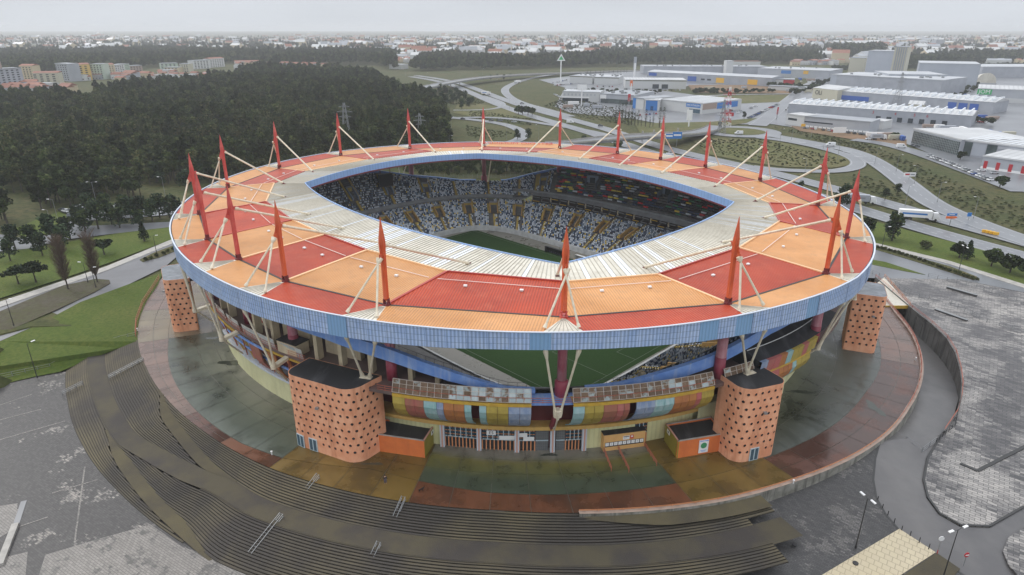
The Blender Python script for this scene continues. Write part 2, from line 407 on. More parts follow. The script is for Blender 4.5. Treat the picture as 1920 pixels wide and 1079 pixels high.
for i in range(20):
    j = (i + 1) % 20
    a0 = LW(*MASTS[i], ZM); a1 = LW(*MASTS[j], ZM)
    i0 = LW(*quad_sym(*MASTS[i], INNER), ZI); i1 = LW(*quad_sym(*MASTS[j], INNER), ZI)
    t0, t1 = mt(i), mt(j)
    if t1 < t0: t1 += 360
    dt = 2.05
    u0, u1 = to(i), to(j)
    if u1 < u0: u1 += 360
    main, strip = ('red_sheet', 'orange_sheet') if i % 2 == 0 else ('orange_sheet', 'red_sheet')
    ux = (a1 - a0).normalized(); n_up = Vector((0, 0, 1)); vy = n_up.cross(ux)
    def uvw(p): return ((p - a0).dot(ux), (p - a0).dot(vy))
    # main panel, slightly subdivided so the sheets sag and catch the light
    m = MB()
    NS = 8
    A = [a0.lerp(a1, s / NS) for s in range(NS + 1)]; B = [i0.lerp(i1, s / NS) for s in range(NS + 1)]
    G = [[A[s].lerp(B[s], r / 4) + Vector((0, 0, .14 * math.sin(math.pi * r / 4))) for s in range(NS + 1)] for r in range(5)]
    for r in range(4):
        for s in range(NS):
            q = [G[r][s], G[r][s + 1], G[r + 1][s + 1], G[r + 1][s]]
            m.add(q, [(0, 1, 2, 3)], 0, [uvw(p) for p in q])
    m.build('roof_panel', main, roof, label=('large red' if i % 2 == 0 else 'large orange') + ' corrugated roof panel inside the ring of masts')
    # outer strip
    m = MB(); A = []; B = []
    for s in range(NS + 1):
        A.append(a0.lerp(a1, s / NS)); tt_ = lerp(u0 + dt, u1 - dt, s / NS); B.append(R(KO(tt_), tt_, ZO))
    for s in range(NS):
        q = [B[s], B[s + 1], A[s + 1], A[s]]; m.add(q, [(0, 1, 2, 3)], 0, [uvw(p) for p in q])
    m.build('roof_panel', strip, roof, label=('narrow orange' if i % 2 == 0 else 'narrow red') + ' corrugated roof panel along the rim')
    # white triangle at the mast foot
    m = MB(); arc = [R(KO(u0 + d), u0 + d, ZO) for d in (-dt, -dt / 2, 0, dt / 2, dt)]
    for s in range(4): m.add([a0, arc[s], arc[s + 1]], [(0, 1, 2)], 0)
    m.build('white_triangle', 'white_sheet', roof)
    for s in range(1, 8):
        tt_ = u0 - dt + dt * 2 * s / 8; p = R(KO(tt_), tt_, ZO); seams.beam(a0.lerp(p, .15) + Vector((0, 0, .04)), p + Vector((0, 0, .04)), .07, .09)
    # ridge cap between bays, gutter on the mast line
    m = MB(); m.beam(a0 + Vector((0, 0, .14)), i0 + Vector((0, 0, .14)), .5, .22)
    m.build('ridge_cap', 'red_trim' if i % 4 in (0, 1) else 'cream_trim', roof)
    m = MB(); m.beam(a0 + Vector((0, 0, .02)), a1 + Vector((0, 0, .02)), .42, .12); m.build('gutter', 'gutter_dark', roof)
    m = MB(); m.beam(i0 + Vector((0, 0, .10)), i1 + Vector((0, 0, .10)), .34, .3); m.build('edge_trim', 'red_trim' if i % 2 == 0 else 'cream_trim', roof)
    # safety line and roof hatches
    m = MB(); zz = Vector((0, 0, .30)); m.beam(a0.lerp(i0, .74) .lerp(a1.lerp(i1, .74), .04) + zz, a0.lerp(i0, .74).lerp(a1.lerp(i1, .74), .96) + zz, .12, .07)
    m.build('safety_line', 'pale_line', roof)
    for s in (.3, .7):
        c = a0.lerp(a1, s).lerp(i0.lerp(i1, s), .60) + Vector((0, 0, .3))
        m = MB(); m.obox(c, ux * .30, vy * .24, (0, 0, .12)); m.obox(c + Vector((0, 0, .14)), ux * .33, vy * .27, (0, 0, .03)); m.build('roof_hatch', 'sign_white', roof)
    # white inner roof: sheets with standing seams and a few clear skylight sheets
    o0 = open_pt(i); o1 = open_pt(j)
    long_side = abs(abs(MASTS[i][1])) > 51 and abs(MASTS[j][1]) > 51
    E = []
    NW = max(8, int((i1 - i0).length / .95))
    for s in range(NW + 1):
        f = s / NW
        if i in (0, 1, 2, 3, 4, 5) or i in (10, 11, 12, 13, 14, 15): p = opening(lerp(o0[0], o1[0], f), o0[1], 'l')
        else: p = opening(o0[0], lerp(o0[1], o1[1], f), 's')
        E.append(LW(*p))
    Bn = [i0.lerp(i1, s / NW) + Vector((0, 0, .02)) for s in range(NW + 1)]
    wm = MB(); sky_ = set()
    for _ in range(2 + (i % 3)): sky_.add(rnd.randrange(1, NW - 1))
    if i in (1, 2, 4, 6, 8, 11, 13, 17, 18, 19):
        c0 = rnd.randrange(2, NW - 5); sky_ |= {c0, c0 + 1, c0 + 4}
    tr = MB()
    for s in range(NW):
        tgt = tr if s in sky_ else wm
        tgt.quad(Bn[s], Bn[s + 1], E[s + 1], E[s])
        # seam
        seams.beam(Bn[s] + Vector((0, 0, .06)), E[s] + Vector((0, 0, .06)), .07, .12)
    wm.build('white_roof_panel', 'white_sheet', roof)
    tr.build('skylight_sheet', 'translucent_sheet', roof)
    # blue face round the opening, one panel per four sheets
    st = max(1, NW // 5)
    for s in range(0, NW, st):
        e_ = min(s + st, NW)
        A = E[s:e_ + 1]; Bm = [p + Vector((0, 0, .25)) for p in A]; Bd = [p - Vector((0, 0, 2.0)) for p in A]
        m = MB(); m.strip(Bd, Bm, 0, True); cen = LW(0, 0, 29)
        back = [p + (p - cen).normalized() * .25 for p in Bm]; m.strip(Bm, back, 0, True); bb = [p + (p - cen).normalized() * .25 for p in Bd]
        m.strip(bb, back, 0, True); m.strip(Bd, bb, 0, True)
        m.build('fascia_panel', 'inner_blue', inner_fascia)
    # soffit and trusses below
    for s in range(NW):
        pass
    SO = [R(KO(lerp(t0, t1, s / 6)) - .005, lerp(t0, t1, s / 6), ZO - 2.6) for s in range(7)]; SM = [a0.lerp(a1, s / 6) - Vector((0, 0, 1.8)) for s in range(7)]
    SI = [E[round(s * NW / 6)] - Vector((0, 0, 1.7)) for s in range(7)]
    soff.strip(SO, SM); soff.strip(SM, SI)
    for s in range(7): truss.beam(SM[s] - Vector((0, 0, .3)), SI[s] - Vector((0, 0, .15)), .3, .5)
    for s in range(6): truss.beam(SI[s] - Vector((0, 0, .25)), SI[s + 1] - Vector((0, 0, .25)), .3, .4); truss.beam(SM[s] - Vector((0, 0, .4)), SM[s + 1] - Vector((0, 0, .4)), .4, .6)
    # rim: blue corrugated panels with a pale coping
    NP = max(4, round((t1 - t0) / 2.2))
    for s in range(NP):
        ta, tb = lerp(t0, t1, s / NP), lerp(t0, t1, (s + 1) / NP)
        gap = .012; ta += gap; tb -= gap
        jit = 1.003 + rnd.uniform(0, .0012)
        T = [ta, (ta + tb) / 2, tb]
        top = [R(jit * KO(t), t, ZO + .12) for t in T]; bot = [R(jit * KO(t), t, ZO - fasc_h(t)) for t in T]
        topi = [R(jit * KO(t) - .003, t, ZO + .12) for t in T]; boti = [R(jit * KO(t) - .003, t, ZO - fasc_h(t)) for t in T]
        m = MB(); m.strip(bot, top, 0, True); m.strip(boti, topi, 0, True); m.strip(bot, boti, 0, True)
        dark = (i, s) in ((1, 1), (0, 1), (19, 2), (19, 0), (18, 4)) or rnd.random() < .015
        m.build('fascia_panel', 'fascia_blue_dark' if dark else 'fascia_blue', outer_fascia)
    m = MB(); T = [lerp(t0, t1, s / 8) for s in range(9)]
    A = [R(KO(t) + .002, t, ZO + .2) for t in T]; B = [R(KO(t) + .0054, t, ZO + .2) for t in T]; Cc = [R(KO(t) + .0054, t, ZO + .08) for t in T]; D = [R(KO(t) + .002, t, ZO + .01) for t in T]
    m.strip(B, A); m.strip(Cc, B); m.strip(D, A)
    m.build('coping', 'white_edge', outer_fascia)
seams.build('standing_seam', 'seam_metal', roof, kind='stuff')
soff.build('soffit', 'soffit', roof)
truss.build('roof_truss', 'truss_red', roof)
text('ESTADIO MUNICIPAL', roof, frame(R(.962, 48.5, ZO - .0) + Vector((0, 0, .12)), R(1, 46, 0) - R(1, 50, 0), (0.0, 1.0, .15)), 3.2, 'ink_red', extrude=.02)

# ---- masts
NODE_T = {}
TOWER_FEET = {1: (-39.2, -73.2), 5: (39.0, -73.2), 7: (85.9, -23.8), 9: (85.9, 23.8), 11: (39.2, 73.2), 15: (-39.2, 73.2), 17: (-86.6, 26.0), 19: (-86.2, -23.6)}
for i in range(20):
    a, b = MASTS[i]
    base = LW(a, b, ZM); rad = Vector((base.x - SC[0], base.y - SC[1], 0)).normalized(); tan = Vector((-rad.y, rad.x, 0))
    mm = 'mast_orange' if i in (0, 1, 2, 18, 19) else 'mast_crimson'
    h = holder('mast', stadium)
    m = MB()   # clevis at the roof
    m.tube([base, base + Vector((0, 0, .35))], .75, 8); 
    for s in (-1, 1): m.obox(base + tan * (.38 * s) + Vector((0, 0, .7)), rad * .4, tan * .1, (0, 0, .5))
    m.tube([base + tan * -.6 + Vector((0, 0, .95)), base + tan * .6 + Vector((0, 0, .95))], .16, 8)
    m.build('clevis', 'truss_red' if i not in (0,) else 'mast_crimson', h)
    m = MB()
    prof = [(1.0, .3), (1.25, .50), (6.5, .49), (9.2, .51), (11.0, .60), (11.9, .55), (15.5, .04)]
    pts = [base + Vector((0, 0, z)) for z, r in prof]
    m.tube(pts, [r for z, r in prof], 6, ph=.5)
    m.build('spire', mm, h)
    m = MB()   # fin plates that take the stays
    m.add([base + rad * .4 + Vector((0, 0, 11.3)), base + rad * .4 + Vector((0, 0, 8.6)), base + rad * 1.15 + Vector((0, 0, 8.3)), base + rad * 1.25 + Vector((0, 0, 9.2))], [(0, 1, 2, 3)])
    m.obox(base + rad * .85 + Vector((0, 0, 9.0)), rad * .35, tan * .12, (0, 0, .45))
    m.obox(base - rad * .8 + Vector((0, 0, 10.7)), rad * .3, tan * .12, (0, 0, .35)); m.build('gusset', mm, h)
    # two stays to the rim
    t = to(i)
    for s in (-1, 1):
        foot = R(KO(t) - .015, t + s * 1.75, ZO + .1)
        top = base + rad * 1.15 + tan * (s * .35) + Vector((0, 0, 8.9))
        ds = R(.985, t + s * 1.75, 0) - R(.985, t, 0)
        m = MB(); q = [top, top.lerp(foot, .06), top.lerp(foot, .1), top.lerp(foot, .92), top.lerp(foot, .96), foot]
        m.tube(q, [.3, .3, .19, .19, .3, .34], 8); m.build('stay', 'cream_steel', h)
    # boom to the inner roof
    bx, by = quad_sym(a, b, BOOM); end = LW(bx, by, 29.75); top = base - rad * .8 + Vector((0, 0, 10.6))
    d = (end - top)
    m = MB(); m.tube([top, top.lerp(end, .03), top.lerp(end, .035), top.lerp(end, .965), top.lerp(end, .97), end], [.34, .34, .25, .25, .34, .3], 10)
    m.build('boom', 'cream_steel', h)
    m = MB(); m.obox(end + Vector((0, 0, -.15)) + d.normalized() * .3, d.normalized() * .7, d.cross((0, 0, 1)).normalized() * .12, (0, 0, .35)); m.obox(end + Vector((0, 0, -.4)), rad * .45, tan * .4, (0, 0, .06))
    m.build('boom_shoe', 'truss_red', h)
    # column below the roof
    zlow = 12.4 if i in (0, 10) else 13.9
    col = base.copy(); col.z = zlow
    low = R(.892, to(i), 5.0)
    m = MB()
    if i in (0, 10):
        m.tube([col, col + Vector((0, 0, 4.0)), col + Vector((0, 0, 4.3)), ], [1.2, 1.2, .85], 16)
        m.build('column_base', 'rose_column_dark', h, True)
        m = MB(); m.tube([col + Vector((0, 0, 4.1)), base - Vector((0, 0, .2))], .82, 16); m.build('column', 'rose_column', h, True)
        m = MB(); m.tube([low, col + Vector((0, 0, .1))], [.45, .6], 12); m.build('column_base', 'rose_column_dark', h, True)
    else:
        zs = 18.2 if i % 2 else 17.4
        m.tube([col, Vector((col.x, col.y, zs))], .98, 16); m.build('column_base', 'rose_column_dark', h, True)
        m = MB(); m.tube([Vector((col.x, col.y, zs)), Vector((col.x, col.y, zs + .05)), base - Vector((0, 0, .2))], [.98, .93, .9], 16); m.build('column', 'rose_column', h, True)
    # V of struts from rim down to the node or the tower top
    if i in TOWER_FEET:
        f0 = LW(*TOWER_FEET[i], 15.15); feet = [f0 - tan * .65, f0 + tan * .65]
    else:
        f0 = R(.966 if i in (0, 10) else .955, t, 12.0 if i in (0, 10) else 12.6); feet = [f0 - tan * .3, f0 + tan * .3]
    for s, ft in ((-1, feet[0]), (1, feet[1])):
        tp = R(KO(t) - .002, t + s * 1.75, ZO - fasc_h(t) + .1)
        if (tp - feet[0]).length > (tp - feet[1]).length and s == -1 : ft = feet[1]
        elif s == 1 and (tp - feet[0]).length < (tp - feet[1]).length: ft = feet[0]
        m = MB(); m.tube([tp, tp.lerp(ft, .05), tp.lerp(ft, .16), tp.lerp(ft, .85), tp.lerp(ft, .95), ft], [.26, .42, .2, .2, .38, .42], 8)
        m.build('strut', 'cream_steel', h)
    m = MB()
    if i in TOWER_FEET:
        m.beam(feet[0], feet[1], .35, .2); m.obox(f0 - Vector((0, 0, .08)), tan * 1.1, rad * .5, (0, 0, .07))
    elif i in (0, 10):
        m.tube([f0 + Vector((0, 0, 1.3)), f0 + Vector((0, 0, .4)), f0 - Vector((0, 0, .7))], [.85, .62, .2], 6)
        m.tube([f0 - Vector((0, 0, .6)), R(.91, t - .3, 6.0), R(.896, t - .3, 5.9)], .16, 6)
    else:
        inn = R(.915, t, 13.2)
        m.tube([f0 + Vector((0, 0, .3)), f0 + Vector((0, 0, -.3))], .6, 8)
        dd = (inn - f0); m.obox((f0 + inn) / 2, dd / 2, tan * .55, (0, 0, .3))
        m.tube([f0, R(.90, t + 2.2, 6.4)], .2, 6)
    m.build('strut_node', 'cream_steel', h)

# ---- sweeping blue beam behind the columns
ZB = [(180, 22.2), (190, 21.4), (199.5, 18.3), (206, 16.9), (213, 15.3), (221, 15.0), (226, 15.0), (229, 16.1), (234, 18.2), (240.9, 20.9), (250, 22.8), (258, 23.6), (270, 24.2), (302, 23.6),
      (320, 22.4)]
def ztop(t):
    t = t % 360
    if t < 180: t += 180      # the bowl is symmetric under half a turn
    return interp(ZB, t) if t <= 320 else lerp(22.4, 22.2, (t - 320) / 40)
def zbh(t):
    t = t % 360
    if t < 180: t += 180
    return interp([(199, 2.3), (212, 2.2), (217, .9), (221, .6), (225, .9), (228, 1.3), (234, 2.1), (242, 2.5), (360, 2.6)], t)
beam = holder('parapet_beam', stadium)
for k0 in range(36):
    if k0 == 22: rngs = [(220.0, 219.0)]
    ta, tb = k0 * 10, k0 * 10 + 10
    if k0 == 22: continue
    if k0 == 21: tb = 217.0
    if k0 == 23: ta = 223.0
    if k0 == 4: ta = 44.5
    if k0 == 3: tb = 37.5
    m = MB(); T = [lerp(ta, tb, s / 5) for s in range(6)]
    for kk, ww in ((.92, 0),):
        o_t = [R(.925, t, ztop(t)) for t in T]; o_b = [R(.925, t, ztop(t) - zbh(t)) for t in T]; i_t = [R(.915, t, ztop(t)) for t in T]; i_b = [R(.915, t, ztop(t) - zbh(t)) for t in T]
        m.strip(o_b, o_t); m.strip(i_b, i_t); m.strip(o_t, i_t); m.strip(o_b, i_b)
    m.build('beam_segment', 'beam_blue', beam)
rlm = MB()
for ta, tb in ((199, 216), (224, 246)):
    for s in range(40):
        t, t2 = lerp(ta, tb, s / 40), lerp(ta, tb, (s + 1) / 40); rlm.beam(R(.916, t, ztop(t) + .85), R(.916, t2, ztop(t2) + .85), .05, .05)
        if s % 2 == 0: rlm.beam(R(.916, t, ztop(t)), R(.916, t, ztop(t) + .85), .05, .05)
rlm.build('beam_railing', 'dark_metal', stadium, kind='stuff')
# corner walkway bridges the gap at the near mast
walk = MB()
T = [lerp(214, 229, s / 8) for s in range(9)]
for z, k1, k2 in ((13.75, .915, .950),):
    A = [R(k1, t, z) for t in T]; B = [R(k2, t, z) for t in T]; A2 = [R(k1, t, z - .5) for t in T]; B2 = [R(k2, t, z - .5) for t in T]
    walk.strip(B, A); walk.strip(B2, B); walk.strip(A2, A); walk.strip(B2, A2)
walk.build('walkway', 'beam_blue', stadium)

def sup(a, b, n, t):
    r = math.radians(t); x, y = EA * math.cos(r), EB * math.sin(r)
    lam = (abs(x / a) ** n + abs(y / b) ** n) ** (-1 / n); return lam
def K0(t): return sup(57.0, 43.0, 6.0, t)
def K1(t): return sup(72.5, 62.0, 3.0, t)
# ---- upper deck, columns and rooms behind it
deck = MB(); T = [s * 3 for s in range(121)]
for s in range(120):
    ta, tb = T[s], T[s + 1]
    if 215 <= ta < 229 or 36 <= ta < 48:
        if ta >= 200 and deck.f: deck.build('concourse_deck', 'deck_brown', stadium); deck = MB()
        continue
    k1 = [min(.905, K1(x) + (14.2 - 10.4) * (.905 - K1(x)) / (ztop(x) - 11.1) + .004) for x in (ta, tb)]; ke = .918 if 252 <= ta < 292 else .955
    if 196 <= ta < 215 or 229 <= ta < 234: k1 = [.895, .895]
    A = [R(k1[0], ta, 14), R(k1[1], tb, 14)]; B = [R(ke, ta, 14), R(ke, tb, 14)]
    deck.strip(B, A); deck.strip([R(ke, ta, 13.3), R(ke, tb, 13.3)], B); deck.strip([R(ke, ta, 13.3), R(ke, tb, 13.3)], [R(.88, ta, 13.3), R(.88, tb, 13.3)])
deck.build('concourse_deck', 'deck_brown', stadium)
rooms = []
ROOM_T = list(range(182, 196, 9)) + list(range(238, 360, 9)) + list(range(0, 20, 9)) + list(range(66, 180, 9))
for t in ROOM_T:
    m = MB(); hh = min(17.8, *[10.4 + (ztop(x) - 11.1) * (.848 - K1(x)) / (.905 - K1(x)) - .4 for x in (t, t + 6)])
    if hh < 15.3: continue
    A = [R(.865, tt, 14) for tt in (t, t + 2, t + 4, t + 6)]; B = [R(.865, tt, hh) for tt in (t, t + 2, t + 4, t + 6)]
    m.strip(A, B); m.quad(R(.865, t, 14), R(.85, t, 14), R(.85, t, hh), R(.865, t, hh)); m.quad(R(.865, t + 6, 14), R(.85, t + 6, 14), R(.85, t + 6, hh), R(.865, t + 6, hh))
    m.strip(B, [R(.85, tt, hh) for tt in (t, t + 2, t + 4, t + 6)])
    o = m.build('concourse_room', 'cream_concrete', stadium)
    m = MB(); c = R(.867, t + 2.6, 15.3); dx = (R(.867, t + 3, 0) - R(.867, t + 2.4, 0)).normalized()
    m.obox(c, dx * .35, rad * .01 + Vector((dx.y, -dx.x, 0)) * .08, (0, 0, .5)); m.build('fire_box', 'ink_red', o)
for t in [229.5, 235, 238.5, 244, 248.5, 252.5, 261, 265.5, 274, 278, 283, 289, 294, 306, 312, 193, 197, 204, 209, 186, 320, 330, 340, 350, 5, 15, 25, 60, 70, 80, 90, 100, 110, 120, 130, 140, 150, 160, 170]:
    k = .905 if t in (229.5,) else .895; b0 = R(k, t, 14)
    tp = R(k, t, max(15.6, min(ztop(t) - 1.6, 24))); rd = Vector((b0.x - SC[0], b0.y - SC[1], 0)).normalized(); tn = Vector((-rd.y, rd.x, 0))
    m = MB(); z0, z1 = 14, tp.z
    m.obox((b0 + tp) / 2, tn * .42, rd * .75, (0, 0, (z1 - z0) / 2)); m.build('concourse_column', 'cream_concrete', stadium)
# kiosk hut on the deck
m = MB(); c = R(.90, 257.0, 15.0); rd = Vector((c.x - SC[0], c.y - SC[1], 0)).normalized(); tn = Vector((-rd.y, rd.x, 0))
m.obox(c + Vector((0, 0, .2)), tn * 2.6, rd * 1.6, (0, 0, 1.2)); m.build('deck_hut', 'cream_concrete', stadium)
m = MB(); m.obox(c + Vector((0, 0, 1.48)), tn * 2.7, rd * 1.7, (0, 0, .08)); m.build('hut_roof', 'tower_roof', stadium)

# ---- bowl
def grand(t): return 53 < t % 360 < 127
def low_prof(t, f): k = lerp(K0(t), K1(t) + .02, f); return R(k, t, lerp(1.1, 8.4, f)), k
def up_prof(t, f):
    z0 = 12.6 if grand(t) else 10.4
    k0 = K1(t) + (.02 if grand(t) else 0)
    return R(lerp(k0, .905, f), t, lerp(z0, max(ztop(t) - .7, z0 + 3.2), f))
def tier(prof, rows, name, f_lo=0.0):
    m = MB(); N = 120
    rings = []
    for r in range(rows):
        f0, f1 = r / rows, (r + 1) / rows
        ra = []; rb = []
        for s in range(N + 1):
            t = s * 3
            p0 = prof(t, f0); p1 = prof(t, f1)
            if isinstance(p0, tuple): p0, p1 = p0[0], p1[0]
            a_ = p0.copy(); b_ = p1.copy(); b_.z = a_.z; c_ = p1
            ra.append((a_, b_)); rb.append(c_)
        m.strip([x[0] for x in ra], [x[1] for x in ra]); m.strip([x[1] for x in ra], rb)
    return m.build(name, 'stand_concrete', stadium)
tier(low_prof, 22, 'lower_stand'); tier(up_prof, 16, 'upper_stand')
under = MB(); T = [s * 3 for s in range(121)]
under.strip([R(K1(t), t, 9.0 if not grand(t) else 11.2) for t in T], [R(.905, t, max(ztop(t) - 2.8, 9.5)) for t in T])
under.build('stand_underside', 'grey_parapet', stadium)
# parapets in front of each tier
par = holder('stand_parapet', stadium)
for s in range(0, 360, 6):
    T = [s, s + 3, s + 6]
    if any(grand(t) for t in T): z0, z1, dk = 11.6, 12.9, .018
    else: z0, z1, dk = 9.5, 10.75, -.002
    A = [R(K1(t) + dk, t, z0) for t in T]; B = [R(K1(t) + dk, t, z1) for t in T]; Bi = [R(K1(t) + dk + .008, t, z1) for t in T]; Ai = [R(K1(t) + dk + .008, t, z0) for t in T]
    m = MB(); m.strip(A, B); m.strip(B, Bi); m.strip(Ai, A); m.strip(Ai, Bi); m.build('parapet_panel', 'grey_parapet', par)
wall = MB()
T = [s * 3 for s in range(121)]
wall.strip([R(K0(t) - .006, t, -.4) for t in T], [R(K0(t) - .006, t, 1.5) for t in T]); wall.strip([R(K0(t) - .006, t, 1.5) for t in T], [R(K0(t), t, 1.5) for t in T])
wall.strip([R(K0(t), t, 1.0) for t in T], [R(K0(t), t, 1.5) for t in T])
wall.build('pitch_wall', 'hoarding', stadium)
# box seats of the main stand: two shelves with dark seats
box = holder('box_tier', stadium)
for lev, (z, ka, kb) in enumerate(((9.0, .0, .065), (10.3, .01, .075))):
    m = MB(); T = [54 + s * 3 for s in range(25)]
    A = [R(K1(t) + ka, t, z) for t in T]; B = [R(K1(t) + kb, t, z + 1.2) for t in T]; A2 = [R(K1(t) + ka, t, z - .45) for t in T]
    m.strip(A, B); m.strip(A2, A); m.build('box_floor', 'seat_charcoal', box)
    for s in range(24):
        t = 54 + s * 3; m = MB(); p = R(K1(t) + ka + .002, t, z - .2); q = R(K1(t) + kb, t, z + 1.5); m.beam(p, q, .3, .9); m.build('box_divider', 'grey_parapet', box)
        m = MB()
        m.beam(R(K1(t) + ka - .001, t + .3, z + .12), R(K1(t + 2.4) + ka - .001, t + 2.4, z + .12), .15, .28)
        if (s + lev) % 3 == 0: m.build('box_front', 'strip_yellow', box)
        else: m.build('box_front', 'grey_parapet', box)
for s in range(13):
    t = 54 + s * 6; m = MB(); m.tube([R(K1(t) + .012, t, 8.4), R(K1(t) + .012, t, 11.7)], .3, 8); m.build('box_column', 'cream_concrete', stadium)
# aisles and vomitories
ais = holder('aisle', stadium)
def aisle(prof, t, f0, f1, w=.42):
    m = MB(); n = 6
    A = []; B = []
    for s in range(n + 1):
        f = lerp(f0, f1, s / n); p = prof(t - w, f); q = prof(t + w, f)
        if isinstance(p, tuple): p, q = p[0], q[0]
        A.append(p + Vector((0, 0, .32))); B.append(q + Vector((0, 0, .32)))
    m.strip(A, B); m.strip([p - Vector((0, 0, .3)) for p in A], A); m.strip(B, [p - Vector((0, 0, .3)) for p in B])
    m.build('aisle_steps', 'aisle_ochre', ais)
def vom(prof, t, f0, f1, w, mats=('vom_ochre', 'stand_dark')):
    h = holder('vomitory', stadium)
    def P(tt, f, dz=0):
        p = prof(tt, f)
        if isinstance(p, tuple): p = p[0]
        return p + Vector((0, 0, dz))
    m = MB(); zf = P(t, f0).z + .35
    a0, a1, b0, b1 = P(t - w, f0), P(t + w, f0), P(t - w, f1), P(t + w, f1)
    for p, q in ((a0, b0), (a1, b1)):   # side walls
        tw = (a1 - a0).normalized() * .18
        vs = [Vector((p.x, p.y, zf)), Vector((q.x, q.y, zf)), Vector((q.x, q.y, q.z + 1.1)), Vector((p.x, p.y, zf + 1.0))]
        m.add([v - tw for v in vs] + [v + tw for v in vs], [(0, 1, 2, 3), (4, 5, 6, 7), (3, 2, 6, 7), (0, 3, 7, 4)])
    m.build('side_wall', mats[0], h)
    m = MB(); bc = [Vector((b0.x, b0.y, zf)), Vector((b1.x, b1.y, zf)), Vector((b1.x, b1.y, b1.z + 1.1)), Vector((b0.x, b0.y, b0.z + 1.1))]
    m.add(bc, [(0, 1, 2, 3)]); m.build('portal', 'aisle_ochre', h)
    m = MB(); c0 = bc[2].lerp(bc[3], .5); m.beam(bc[2], bc[3], .4, .5); m.build('lintel', 'grey_parapet', h)
    m = MB(); m.add([Vector((p.x, p.y, zf + .01)) for p in (a0, a1, b1, b0)], [(0, 1, 2, 3)]); m.build('vomitory_floor', 'deck_brown', h)
LOW_V = [352, 4, 14, 24, 34, 42, 50, 60, 71, 82, 93, 104, 115, 126, 138, 150, 164, 180, 195]
UP_V = [346, 358, 10, 22, 57]
for t in LOW_V:
    vom(low_prof, t, .45, .78, 1.15); aisle(low_prof, t, 0, .43); aisle(low_prof, t + 1.7, .45, .97, .3); aisle(low_prof, t - 1.7, .45, .8, .3)
for t in UP_V:
    vom(up_prof, t, .3, .62, 1.0, ('vom_blue', 'stand_dark')); aisle(up_prof, t, 0, .28); aisle(up_prof, t + 1.5, .3, .95, .3); aisle(up_prof, t - 1.5, .3, .95, .3)
for t in (31, 41, 50, 55): aisle(up_prof, t, 0, .95, .4)
# seats: far too many and too small to pick apart
V = []; F = []; MI = []
rs = random.Random(11)
def near_any(t, L, w): return any(abs((t - x + 180) % 360 - 180) < w for x in L)
def seat(p, rd, tn, mi):
    o = len(V)
    a = p + tn * .21; b = p - tn * .21; up = Vector((0, 0, .42)); fw = rd * -.38
    V.extend([tuple(a + Vector((0, 0, .38)) + fw), tuple(b + Vector((0, 0, .38)) + fw), tuple(b + Vector((0, 0, .38))), tuple(a + Vector((0, 0, .38))), tuple(b + up + up), tuple(a + up + up)])
    F.extend([(o, o + 1, o + 2, o + 3), (o + 3, o + 2, o + 4, o + 5)]); MI.extend([mi, mi])
def fill(prof, rows, upper):
    for r in range(rows):
        f = (r + .5) / rows; t = 0.0
        while t < 360:
            p = prof(t, f)
            if isinstance(p, tuple): p = p[0]
            z = prof(t, r / rows); z = z[0].z if isinstance(z, tuple) else z.z
            rd = Vector((p.x - SC[0], p.y - SC[1], 0)); rl = rd.length; rd /= rl; tn = Vector((-rd.y, rd.x, 0))
            t += math.degrees(.56 / rl)
            if 205 < t < 236 and upper: continue
            if 225 < t < 330: continue     # the side that turns its back to the camera and is roofed over
            if upper:
                if near_any(t, UP_V, 1.5) and f > .28: continue
                if near_any(t, UP_V + [31, 41, 50, 55], .5): continue
                if 60 < t < 127: continue
            else:
                if near_any(t, LOW_V, 1.5) and .42 < f < .8: continue
                if near_any(t, LOW_V, .55) and f < .45: continue
                if near_any(t, [x + 1.7 for x in LOW_V], .4): continue
                if 40.6 < t < 42.6: continue
            p = Vector((p.x, p.y, z)) + rd * .1
            x = rs.random()
            if upper: mi = 0 if x < .40 else 3 if x < .62 else 1 if x < .8 else 2 if x < .985 else 4
            else: mi = 0 if x < .42 else 3 if x < .66 else 1 if x < .84 else 2 if x < .94 else 4
            seat(p, rd, tn, mi)
fill(low_prof, 22, False); fill(up_prof, 16, True)
me = bpy.data.meshes.new('seat_rows'); me.from_pydata([(v[0] - LW(0, 0).x, v[1] - LW(0, 0).y, v[2]) for v in V], [], F)
for n_ in ('seat_white', 'seat_navy', 'seat_black', 'seat_slate', 'seat_yellow'): me.materials.append(MATS[n_])
me.polygons.foreach_set('material_index', MI); me.update()
put('seat_rows', me, stadium, 'stuff')
